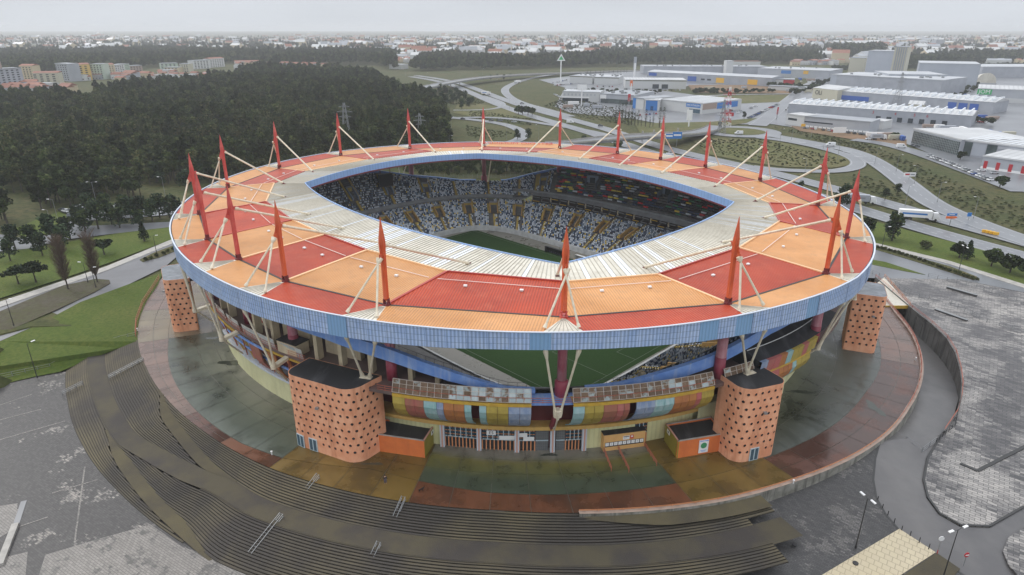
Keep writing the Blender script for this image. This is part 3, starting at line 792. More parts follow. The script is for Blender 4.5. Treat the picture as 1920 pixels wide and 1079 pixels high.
# coloured benches of the main stand
cols = ['seat_yellow', 'seat_red', 'seat_navy', 'seat_green', 'seat_white', 'seat_charcoal', 'seat_charcoal', 'seat_navy', 'seat_charcoal']
bn = {c: MB() for c in cols}
for r in range(1, 15):
    f = (r + .5) / 16; t = 61.0 + (r % 2) * .8
    while t < 126:
        c = rs.choice(cols); L_ = 1.75
        if not (near_any(t, [72, 96, 118], 2.2) and .25 < f < .75) and not near_any(t, [66, 78, 86, 104, 111], .5):
            p = up_prof(t, f); q = up_prof(t + L_ * .86, f); p.z = q.z = up_prof(t, r / 16).z + .55
            bn[c].beam(p, q, .5, .5)
        t += L_ * rs.choice([.9, 1.0, 1.15])
for c in bn: bn[c].build('bench_block', c, stadium, kind='stuff')
for t in (72, 96, 118):
    h = holder('vomitory', stadium); m = MB()
    for s in (-1, 1):
        a_ = up_prof(t + s * 1.8, .3); b_ = up_prof(t + s * 1.8, .75); m.add([a_, b_, b_ + Vector((0, 0, .8)), a_ + Vector((0, 0, 3.0))], [(0, 1, 2, 3)])
    m.add([up_prof(t - 1.8, .5), up_prof(t + 1.8, .5), up_prof(t + 1.8, .5) + Vector((0, 0, 2.8)), up_prof(t - 1.8, .5) + Vector((0, 0, 2.8))], [(0, 1, 2, 3)])
    m.build('portal', 'vom_blue', h)
    m = MB(); m.beam(up_prof(t - .8, .48) + Vector((0, 0, 1.2)), up_prof(t + .8, .48) + Vector((0, 0, 1.2)), .2, 2.0); m.build('door', 'window_dark', h)

# ---- cladding that bulges below the deck, glass parapet above it
PROF = [(13.3, .957), (12.0, .9585), (10.6, .953), (9.2, .942), (7.8, .925), (6.9, .910), (6.0, .896)]
clad = holder('curved_cladding', stadium)
def clad_panel(ta, tb, m_, prof=PROF):
    n = max(1, round((tb - ta) / 1.15))
    for s in range(n):
        a_, b_ = lerp(ta, tb, s / n) + .02, lerp(ta, tb, (s + 1) / n) - .02
        T = [a_, (a_ + b_) / 2, b_]; m = MB()
        for (z0, k0), (z1, k1) in zip(prof, prof[1:]):
            m.strip([R(k1, t, z1) for t in T], [R(k0, t, z0) for t in T], 0, True)
            m.strip([R(k1 - .003, t, z1) for t in T], [R(k0 - .003, t, z0) for t in T])
        for t in (a_, b_):
            for (z0, k0), (z1, k1) in zip(prof, prof[1:]): m.quad(R(k0, t, z0), R(k1, t, z1), R(k1 - .003, t, z1), R(k0 - .003, t, z0))
        m.build('cladding_panel', m_, clad, True)
bayA = (239.6, 223.6); segsA = [('clad_yellow', 0, .095), ('clad_rose', .095, .235), ('clad_teal', .235, .33), ('clad_blue', .33, .38), ('clad_orange', .38, .53), ('clad_teal', .53, .58), (None, .58, .635),
                                ('clad_teal', .635, .685), ('clad_yellow', .685, .84), ('clad_blue', .84, 1)]
bayB = (218.9, 201.3); segsB = [('clad_teal', 0, .075), ('clad_yellow', .075, .20), ('clad_rose', .20, .29), ('clad_pink', .29, .335), ('clad_rose', .335, .375), (None, .375, .42), ('clad_blue', .42, .55), ('clad_teal', .55, .69),
                                ('clad_orange', .69, .86), ('clad_pink', .86, .90), ('clad_yellow', .90, 1)]
bayC = (194.8, 182.6); segsC = [('clad_yellow', 0, .12), ('clad_blue', .12, .24), ('clad_pink', .24, .38), ('clad_orange', .38, .62), ('clad_teal', .62, .70), ('clad_yellow', .70, 1)]
for (s0, s1), segs in ((bayA, segsA), (bayB, segsB), (bayC, segsC)):
    for m_, f0, f1 in segs:
        if m_: clad_panel(lerp(s0, s1, f1), lerp(s0, s1, f0), m_)
    m = MB(); T = [lerp(s1, s0, s / 12) for s in range(13)]
    A = [R(.958, t, 13.3) for t in T]; B = [R(.958, t, 13.85) for t in T]; Cc = [R(.93, t, 13.85) for t in T]
    m.strip(A, B); m.strip(B, Cc); m.build('edge_strip', 'strip_yellow', clad)
# parapet glazing
def glazing(ta, tb, n, rust, kb=.957, kt_=.947, z0=14.15, z1=16.3, rows=3):
    h = holder('glass_parapet', stadium)
    fr = MB()
    for r in range(rows + 1):
        f = r / rows; T = [lerp(ta, tb, s / 6) for s in range(7)]
        for s in range(6): fr.beam(R(lerp(kb, kt_, f), T[s], lerp(z0, z1, f)), R(lerp(kb, kt_, f), T[s + 1], lerp(z0, z1, f)), .09, .09)
    for s in range(n + 1):
        t = lerp(ta, tb, s / n); fr.beam(R(kb, t, z0), R(kt_, t, z1), .09, .09, up=(1, 0, 0))
    fr.build('frame', 'pane_frame', h)
    for s in range(n):
        for r in range(rows):
            t0_, t1_ = lerp(ta, tb, (s + .07) / n), lerp(ta, tb, (s + .93) / n)
            f0, f1 = (r + .05) / rows, (r + .95) / rows
            q = [R(lerp(kb, kt_, f0), t0_, lerp(z0, z1, f0)), R(lerp(kb, kt_, f0), t1_, lerp(z0, z1, f0)), R(lerp(kb, kt_, f1), t1_, lerp(z0, z1, f1)), R(lerp(kb, kt_, f1), t0_, lerp(z0, z1, f1))]
            x = rs.random(); pr = rust(s / n, r)
            mm_ = 'pane_rust' if x < pr else 'pane_mixed' if x < pr + .3 * (pr > .05) else 'pane_clear'
            m = MB(); dn = (q[1] - q[0]).cross(q[3] - q[0]).normalized() * .03
            m.add([p + dn for p in q] + [p - dn for p in q], [(0, 1, 2, 3), (7, 6, 5, 4), (0, 4, 5, 1), (1, 5, 6, 2), (2, 6, 7, 3), (3, 7, 4, 0)])
            m.build('glass_pane', mm_, h)
glazing(223.6, 239.6, 19, lambda f, r: (.75 if f > .55 else .12) if r < 3 else .1)
glazing(201.3, 218.9, 20, lambda f, r: .82 if f > .6 else (.45 if r < 2 else .7))
glazing(194.9, 199.6, 5, lambda f, r: .8)
for ta, tb in ((254.2, 258.8), (259.6, 263.2), (263.4, 267.4), (268.6, 272.4), (273.4, 277.2), (279.0, 283.0)):
    glazing(ta, tb, 4, lambda f, r: .03, .915, .919, 13.9, 16.1)
# hand rails of the deck
rl = MB()
for ta, tb in ((194, 285),):
    n = 90
    for s in range(n):
        t, t2 = lerp(ta, tb, s / n), lerp(ta, tb, (s + 1) / n)
        if 241 < t < 253 or t < 200.5: continue
        rk_ = .955 if t < 245 else .918
        for z in (14.1, 14.5, 14.95): rl.beam(R(rk_, t, z), R(rk_, t2, z), .07, .07)
        if s % 2 == 0: rl.beam(R(rk_, t, 13.9), R(rk_, t, 15.0), .07, .07)
rl.build('deck_railing', 'rail_red', stadium, kind='stuff')
# upper side bay between tower and the right mast: coloured upstand and black sloping roof
for s, m_ in enumerate(['clad_blue', 'clad_pink', 'clad_pink', 'clad_orange', 'clad_teal', 'clad_yellow', 'clad_yellow', 'clad_pink', 'clad_yellow', 'clad_yellow']):
    ta, tb = lerp(194.4, 181.8, (s + 1) / 10) + .02, lerp(194.4, 181.8, s / 10) - .02
    m = MB(); m.strip([R(.959, ta, 13.8), R(.959, tb, 13.8)], [R(.963, ta, 16.4), R(.963, tb, 16.4)], 0, True); m.strip([R(.963, ta, 16.4), R(.963, tb, 16.4)], [R(.956, ta, 16.4), R(.956, tb, 16.4)])
    m.build('cladding_panel', m_, clad)
m = MB(); T = [lerp(172, 194.4, s / 12) for s in range(13)]
m.strip([R(.956, t, 16.3) for t in T], [R(.895, t, 17.6) for t in T]); m.strip([R(.895, t, 17.6) for t in T], [R(.895, t, 14) for t in T]); m.quad(R(.956, 194.4, 16.3), R(.895, 194.4, 17.6), R(.895, 194.4, 14), R(.956, 194.4, 14))
m.build('canopy_roof', 'tower_roof', stadium)
m = MB()
for s in range(12): m.beam(R(.925, T[s], 17.3), R(.925, T[s + 1], 17.3), .12, .12)
m.build('canopy_rail', 'sign_white', stadium)

# ---- wall of the ground floor
base_wall = MB(); T = [s * 3 for s in range(121)]
def gwall(ta, tb, m_, z1=5.0, k=.885, name='ground_wall'):
    n = max(1, int((tb - ta) / 2)); T = [lerp(ta, tb, s / n) for s in range(n + 1)]; m = MB()
    m.strip([R(k, t, 0) for t in T], [R(k, t, z1) for t in T], 0, True); m.strip([R(k, t, z1) for t in T], [R(k - .02, t, z1) for t in T]); m.strip([R(k - .02, t, 0) for t in T], [R(k - .02, t, z1) for t in T])
    return m.build(name, m_, stadium)
gwall(235.0, 244.0, 'facade_cream'); gwall(200.0, 207.2, 'facade_cream'); gwall(209.0, 216.0, 'facade_cream', 5.0, .884)
gwall(180, 200, 'wall_cream', 6.4, .90); gwall(252.5, 277.5, 'wall_cream', 5.6, .888); gwall(278, 360, 'wall_cream', 6); gwall(0, 180, 'wall_cream', 6)
# dark wall behind the open structure between ground floor and deck
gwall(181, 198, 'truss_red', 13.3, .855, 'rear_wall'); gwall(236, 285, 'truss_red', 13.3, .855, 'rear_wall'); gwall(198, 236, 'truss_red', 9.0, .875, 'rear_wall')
m = MB(); T = [lerp(199, 252, s / 30) for s in range(31)]
m.strip([R(.887, t, 5.1) for t in T], [R(.898, t, 5.1) for t in T]); m.strip([R(.898, t, 5.1) for t in T], [R(.898, t, 5.8) for t in T]); m.strip([R(.898, t, 5.8) for t in T], [R(.86, t, 6.0) for t in T])
m.build('yellow_band', 'yellow_band', stadium)
m = MB(); T = [lerp(252, 283, s / 20) for s in range(21)]
m.strip([R(.897, t, 5.4) for t in T], [R(.897, t, 5.9) for t in T]); m.strip([R(.897, t, 5.9) for t in T], [R(.86, t, 5.9) for t in T]); m.build('wall_coping', 'pier_pale', stadium)
# bare frame on the left flank: slanted ochre frames, ties and loose sheets
fr = holder('exposed_frame', stadium)
for t in (254.5, 258.0, 261.5, 265.5, 269.5, 273.5, 277, 281):
    m = MB(); m.beam(R(.885, t, 5.9), R(.914, t, 13.6), .55, .4); m.build('rib', 'yellow_band' if int(t) % 2 else 'bar_orange', fr)
    m = MB(); m.beam(R(.892, t + 1.5, 6.2), R(.914, t - .8, 13.0), .22, .22); m.build('brace', 'rail_red', fr)
for ta, tb, z in ((254, 262, 13.0), (262, 270, 12.6), (270, 283, 12.9), (254, 283, 9.2)):
    m = MB(); n = 8
    for s in range(n): m.beam(R(.917 if z > 10 else .9, lerp(ta, tb, s / n), z), R(.917 if z > 10 else .9, lerp(ta, tb, (s + 1) / n), z), .3, .4)
    m.build('ring_tie', 'strip_yellow' if z > 12.7 else 'beam_blue', fr)
PL = [(12.4, .918), (9, .912), (6.2, .892)]; clad_panel(263.6, 266.2, 'clad_rose', PL); clad_panel(259.8, 262.0, 'clad_orange', PL)
# gates and grilles of the entrance
ent = holder('entrance_gates', stadium)
def grille(ta, tb, lower=8, panes=5, mesh=False):
    def P(t, z, dk=0): return R(.884 + dk, t, z)
    m = MB(); n = 3; T = [lerp(ta, tb, s / n) for s in range(n + 1)]
    m.strip([P(t, 0) for t in T], [P(t, 2.1) for t in T]); m.build('gate_leaf', 'mesh_gate' if mesh else 'dark_metal', ent)
    m = MB(); m.strip([P(t, 2.25) for t in T], [P(t, 4.9) for t in T]); m.build('window', 'mesh_gate' if mesh else 'window_blue', ent)
    m = MB(); m.beam(P(ta, 2.18, .001), P(tb, 2.18, .001), .14, .16); m.build('transom', 'bar_pale', ent)
    if mesh:
        m = MB()
        for z in [x * .35 for x in range(1, 14)]: m.beam(P(ta, z, .0012), P(tb, z, .0012), .03, .03)
        k_ = int((tb - ta) / .22)
        for s in range(k_): m.beam(P(lerp(ta, tb, s / k_), 0, .0012), P(lerp(ta, tb, s / k_), 4.9, .0012), .03, .03)
        m.build('wire_mesh', 'grey_metal', ent, kind='stuff'); return
    for z in (2.75, 3.5, 4.25, 4.8):
        m = MB(); m.beam(P(ta, z, .0016), P(tb, z, .0016), .07, .13); m.build('bar', 'bar_orange', ent)
    for s in range(1, panes * 2):
        t = lerp(ta, tb, s / (panes * 2)); m = MB(); m.beam(P(t, 2.25, .0026), P(t, 4.9, .0026), .07, .09 if s % 2 else .14); m.build('bar', 'bar_pale' if s % 2 == 0 else 'dark_metal', ent)
    for s in range(lower + 1):
        t = lerp(ta, tb, s / lower); m = MB(); m.beam(P(t, 0, .0014), P(t, 2.1, .0014), .12, .22); m.build('bar', 'bar_orange', ent)
grille(230.3, 234.6, 9, 6); grille(225.4, 229.6, 8, 6); grille(222.7, 224.7, 4, 3)
grille(220.9, 222.6, mesh=True); grille(218.7, 219.9, mesh=True); grille(216.4, 218.6, 5, 4); grille(207.3, 209.0, 4, 3)
for t in (234.9, 230.0, 225.05, 220.4, 216.2):
    c = R(.889, t, 2.5); rd = Vector((c.x - SC[0], c.y - SC[1], 0)).normalized(); tn = Vector((-rd.y, rd.x, 0))
    m = MB(); m.obox(c, tn * .42, rd * .3, (0, 0, 2.5)); m.build('pier', 'pier_pale', ent)
    m = MB(); m.obox(c + rd * .31, tn * .14, rd * .05, (0, 0, 2.5)); m.build('pier_stripe', 'pier_pink', ent)
# banners on the grilles
def banner(t, z, w_, h_, name='banner', txt=None, m_='sign_white', k=.8875, ink='ink_black', ts=.6):
    c = R(k, t, z); rd = Vector((c.x - SC[0], c.y - SC[1], 0)).normalized(); tn = Vector((-rd.y, rd.x, 0)); xd = tn if tn.x > 0 else -tn
    m = MB(); m.obox(c, xd * w_ / 2, rd * .03, (0, 0, h_ / 2)); o = m.build(name, m_, stadium)
    if txt: text(txt, o, frame(c + rd * .045, xd), ts, ink, extrude=.005)
    return o
banner(228.4, 3.75, 1.7, .95, txt='E5', ts=.9); banner(226.3, 2.85, 3.0, .85); banner(224.3, 3.5, 1.7, .8); banner(223.5, 2.7, 2.0, .8)
# ---- scoreboard
sb = holder('scoreboard', stadium)
c = LW(0, 0, 20.4); p = at(723, 338, 19.5)
rd = Vector((p.x - SC[0], p.y - SC[1], 0)).normalized(); tn = Vector((-rd.y, rd.x, 0)); p = p - rd * 0
m = MB(); m.obox(p, tn * 2.9, rd * .4, (0, 0, 2.4)); m.build('screen_case', 'dark_metal', sb)
m = MB(); m.obox(p - rd * .42, tn * 2.7, rd * .02, (0, 0, 2.2)); m.build('screen', 'hole_dark', sb)
m = MB()
for s in (-1, 1): m.beam(p + tn * 2 * s + Vector((0, 0, 2.3)), p + tn * 2 * s + Vector((0, 0, 7.5)), .2, .2)
m.build('hanger', 'truss_red', sb)

# ================================================================ STAIR TOWERS
def rounded(pts, rads, n=6):
    out = []
    N = len(pts)
    for i in range(N):
        p = Vector(pts[i]); a = Vector(pts[i - 1]); b = Vector(pts[(i + 1) % N]); r = rads[i]
        if r <= 0: out.append(tuple(p)); continue
        u = (a - p).normalized(); v = (b - p).normalized(); ang = u.angle(v); d = r / math.tan(ang / 2)
        d = min(d, (a - p).length * .49, (b - p).length * .49); r = d * math.tan(ang / 2)
        c = p + (u + v).normalized() * (r / math.sin(ang / 2)); s0 = p + u * d - c; s1 = p + v * d - c
        a0 = math.atan2(s0.y, s0.x); a1 = math.atan2(s1.y, s1.x); da = (a1 - a0 + math.pi) % (2 * math.pi) - math.pi
        for k in range(n + 1):
            t = a0 + da * k / n; out.append((c.x + r * math.cos(t), c.y + r * math.sin(t)))
    return out
port_me = None
def tower(label, loc_pts, rads, ztop_, roofm, doors, holes_from, holes_to, sx=1.36, skip_low=()):
    P_ = [LW(a, b) for a, b in loc_pts]
    c = sum(P_, Vector((0, 0, 0))) / len(P_)
    th = thing('stair_tower', label, 'tower', (c.x, c.y, 0), 'orange stair towers round the stadium')
    poly = rounded([(p.x, p.y) for p in P_], rads)
    m = MB(); n = len(poly)
    m.add([(p[0], p[1], 0) for p in poly] + [(p[0], p[1], ztop_) for p in poly], [(i, (i + 1) % n, n + (i + 1) % n, n + i) for i in range(n)])
    # parapet thickness
    cc = Vector((c.x, c.y)); inn = [tuple(cc + (Vector(p) - cc) * .985) for p in poly]
    m.add([(p[0], p[1], ztop_) for p in poly] + [(p[0], p[1], ztop_) for p in inn] + [(p[0], p[1], ztop_ - .35) for p in inn],
          [(i, (i + 1) % n, n + (i + 1) % n, n + i) for i in range(n)] + [(n + i, n + (i + 1) % n, 2 * n + (i + 1) % n, 2 * n + i) for i in range(n)])
    m.build('wall', 'tower_orange', th)
    m = MB(); m.add([(p[0], p[1], ztop_ - .03) for p in inn], [tuple(range(n))]); m.build('roof', roofm, th)
    # portholes marched along the outline
    L = [0]
    for i in range(n): L.append(L[-1] + (Vector(poly[(i + 1) % n]) - Vector(poly[i])).length)
    def along(s):
        s = s % L[-1]
        for i in range(n):
            if s <= L[i + 1]:
                f = (s - L[i]) / (L[i + 1] - L[i]); a = Vector(poly[i]); b = Vector(poly[(i + 1) % n]); d = (b - a).normalized()
                nn = Vector((d.y, -d.x))
                if (a - cc).dot(nn) < 0: nn = -nn
                return a.lerp(b, f), nn
        return Vector(poly[0]), Vector((1, 0))
    global port_me
    if port_me is None:
        mm = MB(); k = 12
        def ring(r, y): return [(r * math.cos(2 * math.pi * j / k), y, r * math.sin(2 * math.pi * j / k)) for j in range(k)]
        vs = ring(.31, 0.0) + ring(.31, .03) + ring(.275, .03) + ring(.275, .006)
        mm.add(vs, [(q * k + j, q * k + (j + 1) % k, (q + 1) * k + (j + 1) % k, (q + 1) * k + j) for q in range(3) for j in range(k)], 0)
        mm.add(ring(.275, .006), [tuple(range(k))], 1)
        me = bpy.data.meshes.new('porthole'); me.from_pydata(mm.v, [], mm.f); me.materials.append(MATS['tower_orange']); me.materials.append(MATS['hole_dark']); me.polygons.foreach_set('material_index', mm.mi)
        port_me = me
    rows = 9; ns = int((holes_to - holes_from) / sx)
    for r in range(rows):
        z = 2.1 + (ztop_ - 3.2) * r / (rows - 1)
        for s in range(ns + 1):
            ss = holes_from + s * sx + (.5 * sx if r % 2 else 0)
            if ss > holes_to: continue
            if r == 0 and any(abs(ss - d) < 1.4 for d in doors): continue
            p, nn = along(ss); o = put('porthole', port_me, th)
            o.location = Vector((p.x, p.y, z)) + Vector((nn.x, nn.y, 0)) * .003 - Vector((c.x, c.y, 0)); o.rotation_euler = (0, 0, math.atan2(nn.y, nn.x) - math.pi / 2)
    for d in doors:
        p, nn = along(d); nn = Vector((nn.x, nn.y, 0)); tt = Vector((-nn.y, nn.x, 0)); q = Vector((p.x, p.y, 1.35)) + nn * .06
        m = MB(); m.obox(q, tt * .95, nn * .08, (0, 0, 1.3)); o = m.build('door', 'bar_pale', th)
        for s in (-1, 1):
            m = MB(); m.obox(q + tt * .45 * s + nn * .09, tt * .32, nn * .02, (0, 0, 1.15)); m.build('glass', 'window_blue', o)
    p, nn = along(holes_from + (holes_to - holes_from) * .62); q = Vector((p.x, p.y, ztop_ * .66)) + Vector((nn.x, nn.y, 0)) * .35
    m = MB(); m.obox(q, (.3, 0, 0), (0, .25, 0), (0, 0, .18)); m.beam(q, q - Vector((nn.x, nn.y, 0)) * .4, .1, .1); m.build('floodlight', 'grey_metal', th)
    return th, along, c
T1 = tower('widest porthole tower beside the left orange kiosk', [(-40.6, -70.9), (-41.6, -77.9), (-27.2, -82.9), (-25.2, -76.6)], [0, 3.2, 2.2, 0], 15, 'tower_roof', (16.2, 19.2), 1.5, 21.5)
T2 = tower('porthole tower behind the right orange kiosk with poster', [(-82.6, -27.6), (-88.6, -30.2), (-92.6, -21.6), (-86.2, -19.4)], [0, 2.6, 1.8, 0], 15, 'tower_roof', (9.6,), 2.6, 15.2)
T3 = tower('porthole tower at the right end near the curved ramp', [(-85.0, 30.4), (-91.6, 33.2), (-88.0, 42.0), (-81.5, 40.0)], [.4, 1.6, 1.6, 0], 14.6, 'tower_roof_wet', (), .8, 8.0, 1.45)
T4 = tower('porthole tower at the left end beside the lawn', [(36.0, -76.0), (38.6, -81.4), (50.6, -78.0), (48.6, -72.0)], [.4, 1.8, 2.2, 0], 14.2, 'tower_roof_wet', (), .6, 18.5, 1.40)
# ================================================================ SITE
def brickmat(name, c1, c2, mortar, scale, c3=None, rot=0.0, bw=.6, bh=.3, lo=.45, hi=.6, pscale=.06, bump=.4, rough=.55, msize=.06, stain=None):
    m = bpy.data.materials.new(name); m.use_nodes = True; nt = m.node_tree; b = nt.nodes['Principled BSDF']; L = nt.links
    tc = nt.nodes.new('ShaderNodeTexCoord'); mp = nd(nt, 'ShaderNodeMapping', Rotation=(0, 0, rot)); L.new(tc.outputs['Object'], mp.inputs[0])
    br = nd(nt, 'ShaderNodeTexBrick'); br.inputs['Scale'].default_value = scale; br.inputs['Brick Width'].default_value = bw; br.inputs['Row Height'].default_value = bh
    br.inputs['Mortar Size'].default_value = msize * bh; br.inputs['Color1'].default_value = c1 + (1,); br.inputs['Color2'].default_value = c2 + (1,); br.inputs['Mortar'].default_value = mortar + (1,)
    br.inputs['Bias'].default_value = -.1
    L.new(mp.outputs[0], br.inputs['Vector']); out = br.outputs[0]
    if c3:
        nz = nd(nt, 'ShaderNodeTexNoise', Scale=pscale, Detail=6, Roughness=.62); L.new(mp.outputs[0], nz.inputs['Vector'])
        # per-stone noise breaks the patch edge along the stones
        nz2 = nd(nt, 'ShaderNodeTexWhiteNoise'); nz2.noise_dimensions = '2D'
        dv = nd(nt, 'ShaderNodeVectorMath', operation='SNAP'); dv.inputs[1].default_value = (bw / scale, bh / scale, 1); L.new(mp.outputs[0], dv.inputs[0]); L.new(dv.outputs[0], nz2.inputs[0])
        ad = nd(nt, 'ShaderNodeMath', operation='MULTIPLY_ADD'); ad.inputs[1].default_value = .14; L.new(nz2.outputs['Value'], ad.inputs[0]); L.new(nz.outputs[0], ad.inputs[2])
        mr = nd(nt, 'ShaderNodeMapRange'); mr.inputs[1].default_value = lo + .07; mr.inputs[2].default_value = hi + .07; L.new(ad.outputs[0], mr.inputs[0])
        br2 = nd(nt, 'ShaderNodeTexBrick'); 
        for k in ('Scale', 'Brick Width', 'Row Height', 'Mortar Size', 'Bias'): br2.inputs[k].default_value = br.inputs[k].default_value
        br2.inputs['Color1'].default_value = c3[0] + (1,); br2.inputs['Color2'].default_value = c3[1] + (1,); br2.inputs['Mortar'].default_value = mortar + (1,); L.new(mp.outputs[0], br2.inputs['Vector'])
        mx = nd(nt, 'ShaderNodeMixRGB'); L.new(mr.outputs[0], mx.inputs[0]); L.new(out, mx.inputs[1]); L.new(br2.outputs[0], mx.inputs[2]); out = mx.outputs[0]
    if stain:
        nz = nd(nt, 'ShaderNodeTexNoise', Scale=.03, Detail=7, Roughness=.7); L.new(tc.outputs['Object'], nz.inputs['Vector'])
        mr = nd(nt, 'ShaderNodeMapRange'); mr.inputs[1].default_value = .42; mr.inputs[2].default_value = .66; mr.inputs[4].default_value = stain[1]; L.new(nz.outputs[0], mr.inputs[0])
        mx = nd(nt, 'ShaderNodeMixRGB'); mx.inputs[2].default_value = stain[0] + (1,); L.new(mr.outputs[0], mx.inputs[0]); L.new(out, mx.inputs[1]); out = mx.outputs[0]
    L.new(out, b.inputs['Base Color']); b.inputs['Roughness'].default_value = rough
    bp = nd(nt, 'ShaderNodeBump', Strength=bump, Distance=.05); L.new(br.outputs['Fac'], bp.inputs['Height']); bp.invert = True; L.new(bp.outputs[0], b.inputs['Normal'])
    MATS[name] = m
def grassmat(name, c1, c2, c3, sc1=.04, sc2=1.2, bump=.6):
    m = bpy.data.materials.new(name); m.use_nodes = True; nt = m.node_tree; b = nt.nodes['Principled BSDF']; L = nt.links
    tc = nt.nodes.new('ShaderNodeTexCoord')
    a = nd(nt, 'ShaderNodeTexNoise', Scale=sc1, Detail=8, Roughness=.7); L.new(tc.outputs['Object'], a.inputs['Vector'])
    b2 = nd(nt, 'ShaderNodeTexNoise', Scale=sc2, Detail=5, Roughness=.7); L.new(tc.outputs['Object'], b2.inputs['Vector'])
    r1 = nd(nt, 'ShaderNodeMapRange'); r1.inputs[1].default_value = .38; r1.inputs[2].default_value = .62; L.new(a.outputs[0], r1.inputs[0])
    r2 = nd(nt, 'ShaderNodeMapRange'); r2.inputs[1].default_value = .42; r2.inputs[2].default_value = .68; L.new(b2.outputs[0], r2.inputs[0])
    m1 = nd(nt, 'ShaderNodeMixRGB'); m1.inputs[1].default_value = c1 + (1,); m1.inputs[2].default_value = c2 + (1,); L.new(r1.outputs[0], m1.inputs[0])
    m2 = nd(nt, 'ShaderNodeMixRGB'); m2.inputs[2].default_value = c3 + (1,); L.new(r2.outputs[0], m2.inputs[0]); L.new(m1.outputs[0], m2.inputs[1])
    L.new(m2.outputs[0], b.inputs['Base Color']); b.inputs['Roughness'].default_value = .9; b.inputs['Specular IOR Level'].default_value = .2
    bp = nd(nt, 'ShaderNodeBump', Strength=bump, Distance=.4); L.new(b2.outputs[0], bp.inputs['Height']); L.new(bp.outputs[0], b.inputs['Normal'])
    MATS[name] = m
brickmat('paving_left', (.050, .047, .047), (.085, .080, .079), (.022, .021, .022), .9, c3=((.34, .31, .28), (.13, .125, .12)), rot=.55, lo=.60, hi=.66, pscale=.16, bump=.5, stain=((.045, .043, .045), .5))
brickmat('paving_right', (.085, .083, .085), (.17, .16, .16), (.03, .03, .032), .8, c3=((.46, .43, .40), (.25, .24, .23)), rot=.62, lo=.44, hi=.56, pscale=.09, bw=1.2, bh=.5, bump=.5, stain=((.075, .073, .078), .55))
brickmat('paving_dark', (.055, .054, .055), (.085, .082, .082), (.022, .021, .022), .9, c3=((.16, .15, .145), (.11, .105, .10)), rot=.62, lo=.56, hi=.62, pscale=.16, bump=.5)
brickmat('paving_cream', (.62, .54, .38), (.58, .50, .36), (.40, .34, .24), .55, rot=.62, bw=.6, bh=.6, bump=.2, rough=.7, stain=((.50, .42, .27), .5))
grassmat('lawn', (.075, .112, .018), (.115, .130, .030), (.050, .082, .014))
brickmat('paving_pale', (.27, .25, .23), (.20, .185, .17), (.06, .058, .055), .8, c3=((.10, .095, .09), (.16, .15, .14)), rot=.55, lo=.56, hi=.62, pscale=.35, bump=.6, stain=((.12, .115, .11), .5))
grassmat('verge', (.075, .080, .030), (.12, .10, .045), (.045, .055, .02), .05, .5)
grassmat('scrub', (.062, .075, .024), (.105, .092, .040), (.032, .044, .014), .03, .35, 1.0)
grassmat('pitch_grass', (.020, .050, .011), (.026, .060, .014), (.016, .042, .009), .05, 3.0, .3)
grassmat('wet_verge', (.10, .09, .07), (.08, .085, .035), (.07, .055, .04), .08, .8)
mat('asphalt', (.125, .125, .135), .42, (.165, .165, .175), .06, lo=.35, hi=.65, bump=.15, bscale=8, rough2=.3)
mat('asphalt_ramp', (.105, .102, .105), .45, (.155, .148, .145), .07, lo=.4, hi=.62, bump=.15, bscale=8, rough2=.32, stretch=(1, .6, 1))
mat('asphalt_wet', (.135, .14, .155), .33, (.19, .20, .215), .03, lo=.35, hi=.65)
mat('line_white', (.52, .53, .55), .6)
mat('kerb_pale', (.42, .40, .37), .7, (.30, .29, .27), .5)
mat('kerb_dark', (.06, .06, .06), .7)
mat('retaining', (.20, .195, .185), .8, (.13, .125, .12), .25, streak=((.035, .034, .032), .9, .55))
mat('retaining_near', (.30, .29, .26), .8, (.16, .155, .13), .4, streak=((.035, .034, .028), .95, .9))
mat('rim_pink', (.44, .33, .27), .6, (.34, .25, .2), .6)
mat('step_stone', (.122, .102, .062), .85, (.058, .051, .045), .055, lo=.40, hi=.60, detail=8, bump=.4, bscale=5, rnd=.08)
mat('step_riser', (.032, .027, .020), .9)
mat('ramp_moss', (.105, .088, .048), .9, (.068, .058, .040), .12, bump=.5, bscale=6, detail=7)
mat('landing_stone', (.050, .043, .038), .85, (.080, .068, .042), .1, lo=.4, hi=.6, detail=8, bump=.3, bscale=5)
# plaza slabs: the painted concrete differs from sector to sector
WET = dict(rough2=.14, detail=8)
mat('slab_green', (.060, .078, .052), .45, (.032, .045, .034), .10, lo=.44, hi=.56, streak=((.11, .13, .10), .35, .35), rnd=.08, **WET)
mat('slab_green_light', (.12, .13, .10), .45, (.055, .066, .048), .09, lo=.46, hi=.56, rnd=.08, **WET)
mat('slab_mustard', (.165, .105, .025), .45, (.09, .062, .022), .14, lo=.42, hi=.62, rnd=.08, **WET)
mat('slab_brown', (.150, .058, .028), .42, (.085, .040, .024), .13, lo=.42, hi=.6, rnd=.1, **WET)
mat('slab_pink', (.21, .135, .11), .42, (.13, .085, .065), .13, lo=.42, hi=.6, rnd=.1, **WET)
mat('slab_sand', (.20, .17, .115), .45, (.14, .105, .07), .13, rnd=.1, **WET)
mat('slab_grey', (.20, .19, .165), .5, (.13, .12, .09), .2, rnd=.06, **WET)
mat('slab_moss', (.105, .100, .035), .55, (.058, .070, .040), .13, lo=.42, hi=.6, rnd=.08, **WET)
mat('slab_redwet', (.135, .062, .045), .38, (.080, .042, .032), .12, rnd=.1, lo=.42, hi=.56, **WET)
mat('slab_bluegrey', (.15, .165, .16), .4, (.10, .11, .10), .15, rnd=.06, **WET)
